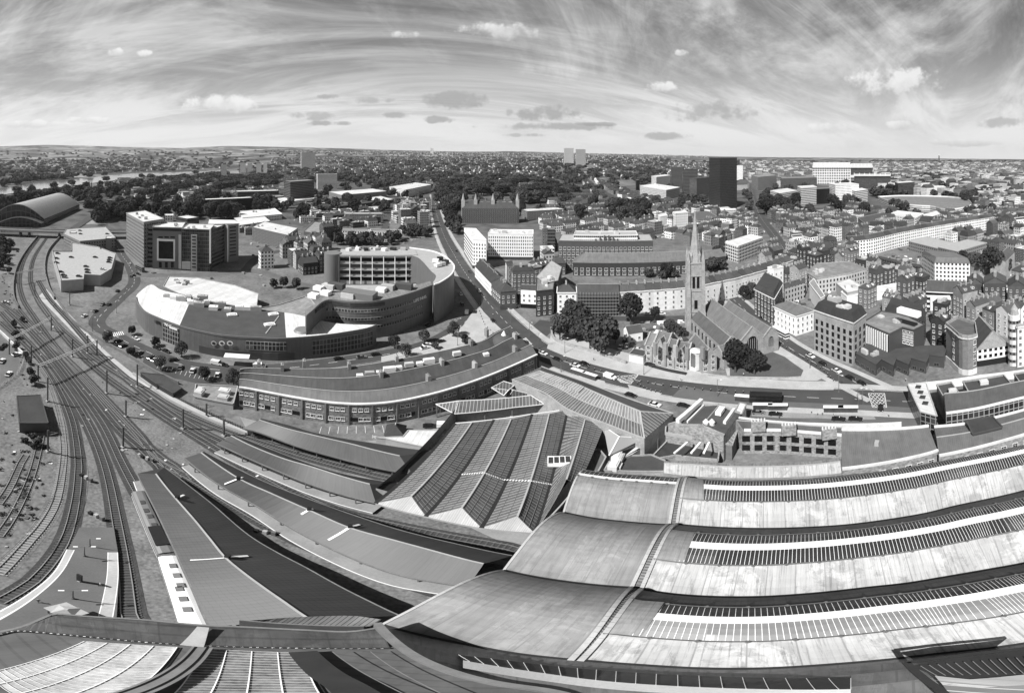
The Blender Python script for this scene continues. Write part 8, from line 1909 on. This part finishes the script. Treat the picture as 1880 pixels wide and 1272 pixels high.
def shelter(px, py, dxy, lb):
    g = P(px, py); q = P(px+dxy[0]*.3, py+dxy[1]*.3); a = math.atan2(q.y-g.y, q.x-g.x); t_ = thing('bus_shelter', lb, 'bus shelter', g, 'bus shelters by the station'); ca_, sa_ = math.cos(a), math.sin(a)
    b = MB(); b.box((g.x, g.y, 2.5), 6.4, 1.7, .16, a); b.build('roof', 'white_paint', t_)
    for dx_ in (-2.8, 0, 2.8): b = MB(); b.beam((g.x+dx_*ca_-.6*sa_*-1, g.y+dx_*sa_+.6*ca_*-1, 0), (g.x+dx_*ca_-.6*sa_*-1, g.y+dx_*sa_+.6*ca_*-1, 2.5), .12); b.build('post', 'black_metal', t_)
    b = MB(); b.box((g.x+.7*sa_, g.y-.7*ca_, .3), 6.0, .06, 1.9, a); b.build('back_panel', 'glass_mid', t_)
shelter(1062, 688, (22,7), 'white roofed bus shelter on the glazed roof side, western one'); shelter(1083, 695, (22,7), 'white roofed bus shelter on the glazed roof side, eastern one')
shelter(1400, 751, (24,0), 'white roofed bus shelter beside the parked bus, western one'); shelter(1428, 752, (24,0), 'white roofed bus shelter beside the parked bus, eastern one')
shelter(1530, 756, (24,0), 'white roofed bus shelter before the taxis, western one'); shelter(1557, 756, (24,0), 'white roofed bus shelter before the taxis, eastern one')
shelter(1366, 736, (24,2), 'small white shelter by the covered entrance block')
LP = [(1030,683,'by the bus shelters'),(1037,648,'on the bank below the garden trees'),(1182,688,'before the ornate gabled house'),(1317,728,'before the covered entrance block'),(1575,744,'west of the taxi hatch'),(1584,745,'second, west of the taxi hatch'),(988,640,'at the pavilion crossing'),(972,618,'at the wide junction'),(938,592,'on the junction square'),(955,565,'by the white cafe building'),(885,568,'west of the junction'),(728,656,'behind the parcels building'),(840,634,'beside the slate roofs'),(170,608,'at the street bend'),(163,596,'before the street bend'),(229,552,'beside the curved hall tip'),(214,575,'by the crossing'),(920,545,'near the long pale street block'),(890,520,'halfway along the long street block'),(1487,676,'on the side street'),(1290,528+20,'behind the church tower'),(1540,720,'on the pavement tip')]
for x, y, w_ in LP: lamp(x, y, 8.5, 'tall slim street lamp '+w_, 1, 1.2, 'street lamps around the roads')
def bollards(pxs, n, where):
    s_ = resample([P(x, y) for x, y in pxs], n)
    global BOL
    for i, q in enumerate(s_):
        if BOL is None: t_ = thing('bollard', '', 'bollard', (0,0,0)); b = MB(); b.cyl((0,0), .16, .14, 0, 1.0, 8); b.build('post', 'black_metal', t_); b = MB(); b.cyl((0,0), .18, .05, 1.0, 1.12, 8); b.build('cap', 'concrete', t_); kids(t_); BOL = t_; o = t_; o.location = (q.x,q.y,.1)
        else: o = dup(BOL, (q.x,q.y,.1))
        o['label'] = 'dark bollard in the row '+where; o['group'] = 'bollards '+where
BOL = None
bollards([(1040,662),(1100,682),(1180,702),(1280,716),(1380,722)], 26, 'along the church side kerb of the main road'); bollards([(1430,632),(1470,655),(1510,680),(1530,700)], 14, 'on the side street pavement'); bollards([(1170,706),(1190,717),(1212,722)], 6, 'on the small traffic island'); bollards([(880,572),(890,596),(905,612)], 8, 'on the pavilion corner')

def person_mesh(seed):
    r_ = random.Random(seed); st_ = .28*r_.choice([1,.6]); me = bpy.data.meshes.new('person')
    V = [(0,0,.95),(0,0,1.2),(0,0,1.45),(0,0,1.56),(0,0,1.68),(0,.09,.92),(st_*.5,.10,.5),(st_*.2,.10,.08),(st_*.2+.12,.10,.04),(0,-.09,.92),(-st_*.4,-.10,.5),(-st_,-.10,.1),(-st_+.12,-.10,.05),(0,.19,1.42),(-.08,.24,1.15),(.08,.25,.92),(0,-.19,1.42),(.08,-.24,1.15),(.2,-.24,.95)]
    E_ = [(0,1),(1,2),(2,3),(3,4),(0,5),(5,6),(6,7),(7,8),(0,9),(9,10),(10,11),(11,12),(2,13),(13,14),(14,15),(2,16),(16,17),(17,18)]; R_ = [.15,.14,.15,.07,.11,.09,.07,.05,.04,.09,.07,.05,.04,.06,.045,.035,.06,.045,.035]
    me.from_pydata(V, E_, []); o = bpy.data.objects.new('tmp', me); COL.objects.link(o); m_ = o.modifiers.new('s', 'SKIN'); 
    for i, r0 in enumerate(R_): me.skin_vertices[0].data[i].radius = (r0, r0)
    me.skin_vertices[0].data[0].use_root = True; s2 = o.modifiers.new('d', 'SUBSURF'); s2.levels = 1
    bpy.context.view_layer.update(); out = bpy.data.meshes.new_from_object(o.evaluated_get(bpy.context.evaluated_depsgraph_get())); bpy.data.objects.remove(o); out.materials.clear()
    return out
PM = [person_mesh(i) for i in range(3)]
plain('cloth_dark', .03, .1, 3, .9); plain('cloth_pale', .5, .1, 3, .9); plain('cloth_mid', .15, .1, 3, .9); plain('skin', .35, .05, 3, .7)
PT = [(157,617,'walking on the pale path beside the dark wall'),(98,562,'on the pale path near its outer end, first of two'),(101,561,'on the pale path near its outer end, second of two'),(115,575,'walking down the pale path'),(186,640,'on the pale path between two masts'),(1430,769,'on the taxi pavement'),(1490,761,'standing west of the shelters before the taxis'),(1501,762,'standing on the taxi pavement in dark clothes'),(1510,763,'in pale clothes on the taxi pavement'),(1530,765,'waiting behind the taxi'),(1632,765,'crossing by the taxi hatch'),(832,590,'on the square near the dark curved wing'),(838,588,'second walker on the square near the dark curved wing'),(846,588,'third walker on the square'),(965,640,'at the junction crossing'),(975,604,'on the junction pavement'),(928,560,'passing the white van'),(1445,630,'on the side street pavement'),(1400,762,'by the bus shelter'),(1663,700,'at the zigzag pub front'),(1680,705,'sitting area outside the zigzag pub'),(1700,700,'walking past the dark podium'),(1365,690,'on the lawn edge path'),(1090,662,'on the bank pavement'),(1250,700,'on the kerb opposite the portico'),(184,1075,'standing at the right edge of the open platform'),(70,1105,'on the left edge of the open platform'),(880,560,'on the pavement by the main road'),(905,580,'at the wide junction kerb')]
for i, (x, y, w_) in enumerate(PT):
    z0 = .95 if y > 1000 else .12; q = P(x, y, z0); me = PM[i%3].copy(); 
    for k in ('cloth_dark','cloth_pale','cloth_mid'): me.materials.append(MATS[k])
    me.materials.append(MATS['skin']); top_, leg_ = (i*7)%3, (i*5+1)%3
    for pl_ in me.polygons: z = pl_.center.z; pl_.material_index = 3 if 1.52 < z < 1.74 else (top_ if z > .95 else leg_)
    o = bpy.data.objects.new('person', me); COL.objects.link(o); o.location = q; o.rotation_euler = (0,0,i*1.3); tag(o, 'person in '+('dark','pale','grey')[top_]+' top '+w_, 'person')

def clutter(name, lab, zones, mats, s0, s1, leafy=False):
    r_ = random.Random(len(name)); b = MB()
    for zp, n in zones:
        x0, x1 = min(p[0] for p in zp), max(p[0] for p in zp); y0, y1 = min(p[1] for p in zp), max(p[1] for p in zp)
        for _ in range(n):
            x, y = r_.uniform(x0, x1), r_.uniform(y0, y1)
            if not inpoly(x, y, zp): continue
            g = P(x, y)
            if name[0] == 'y' and blocked(g.x, g.y, .5): continue
            if leafy:
                w = r_.uniform(s0, s1)
                for _k in range(26):
                    c = Vector((g.x+r_.gauss(0,w*.4), g.y+r_.gauss(0,w*.4), abs(r_.gauss(0,w*.22)))); d = Vector((r_.gauss(0,1), r_.gauss(0,1), r_.gauss(0,1))).normalized()*.28; e = d.orthogonal().normalized()*.22; b.face([c+d, c+e, c-d, c-e])
            else: b.box((g.x, g.y, 0), r_.uniform(s0, s1), r_.uniform(s0, s1)*.7, r_.uniform(.3,.9)*s0*1.4, r_.uniform(0,3), r_.randrange(len(mats)))
    tag(b.build(name, mats), lab, name.replace('_', ' '), kind='stuff')
clutter('undergrowth', 'low dark scrub growing over the rough railway land', [([(0,760),(30,760),(95,800),(98,850),(70,960),(0,1010)], 60), ([(26,560),(60,640),(80,720),(50,720),(30,660),(14,560)], 50), ([(0,500),(24,500),(30,560),(10,560)], 30), ([(10,880),(60,850),(70,900),(20,960)], 40), ([(200,690),(240,690),(300,760),(260,760)], 16)], ['leaf'], .4, 1.1, True)
clutter('lineside_clutter', 'sleepers, troughs and small debris strewn between the tracks', [([(60,560),(120,600),(240,700),(330,770),(440,840),(620,980),(560,980),(300,860),(140,800),(60,640)], 500), ([(0,700),(30,700),(96,850),(60,980),(0,1040)], 60)], ['concrete','black_metal','white_paint','sleeper_dark'], .3, 1.1)
clutter('yard_clutter', 'bins, low walls and lean-tos filling the back yards between the town buildings', [([(1440,470),(1880,470),(1880,600),(1740,600),(1600,560),(1440,560)], 1100), ([(1200,400),(1880,400),(1880,470),(1200,440)], 900), ([(880,500),(1020,500),(1000,560),(930,560)], 120), ([(460,400),(800,380),(800,440),(600,470),(460,470)], 300), ([(240,500),(600,480),(600,530),(300,520)], 40), ([(1180,590),(1260,590),(1260,630),(1180,630)], 40), ([(0,700),(20,700),(20,760),(0,760)], 20)], ['brick','roof_felt','white_render','roof_felt_dark','stone'], 1.0, 3.6)
# overhead wires
for lab, l_ in (('contact wire above the tracks from the rail bridge to the slim canopies', [(20,545),(64,590),(133,640),(196,700),(300,770),(411,812),(560,870)]), ('contact wire above the track beside the widest canopy', [(30,620),(76,640),(143,722),(226,800),(262,860)]), ('contact wire above the pale sleepered track', [(40,645),(88,700),(117,800),(112,880),(60,970),(0,1030)])):
    q = resample([P(x, y, 5.4) for x, y in l_], 24); r0 = thing('contact_wire', lab, 'wire', q[12]); b = MB(); [b.beam(q[i], q[i+1], .05) for i in range(24)]; b.build('contact_line', 'black_metal', r0); b = MB(); [b.beam(q[i]+Vector((0,0,1.1)), q[i+1]+Vector((0,0,1.1)), .05) for i in range(24)]; b.build('carrier_line', 'black_metal', r0)

hz_ = bpy.data.materials.new('haze_air'); hz_.use_nodes = True; nt = hz_.node_tree; nt.nodes.clear(); out = nt.nodes.new('ShaderNodeOutputMaterial'); pv = nt.nodes.new('ShaderNodeVolumePrincipled'); pv.inputs['Density'].default_value = HAZE if 'HAZE' in globals() else 3.2e-5; pv.inputs['Color'].default_value = (.9,.9,.9,1); pv.inputs['Anisotropy'].default_value = .2; nt.links.new(pv.outputs[0], out.inputs['Volume'])
me = bpy.data.meshes.new('haze'); zl, zh_, s_ = -2300, 420, 14000
me.from_pydata([(x, y, z) for x in (-s_, s_) for y in (-s_, s_) for z in (zl, zh_)], [], [(0,1,3,2),(4,6,7,5),(0,4,5,1),(2,3,7,6),(0,2,6,4),(1,5,7,3)]); me.materials.append(hz_); o = bpy.data.objects.new('haze', me); COL.objects.link(o); tag(o, kind='stuff')
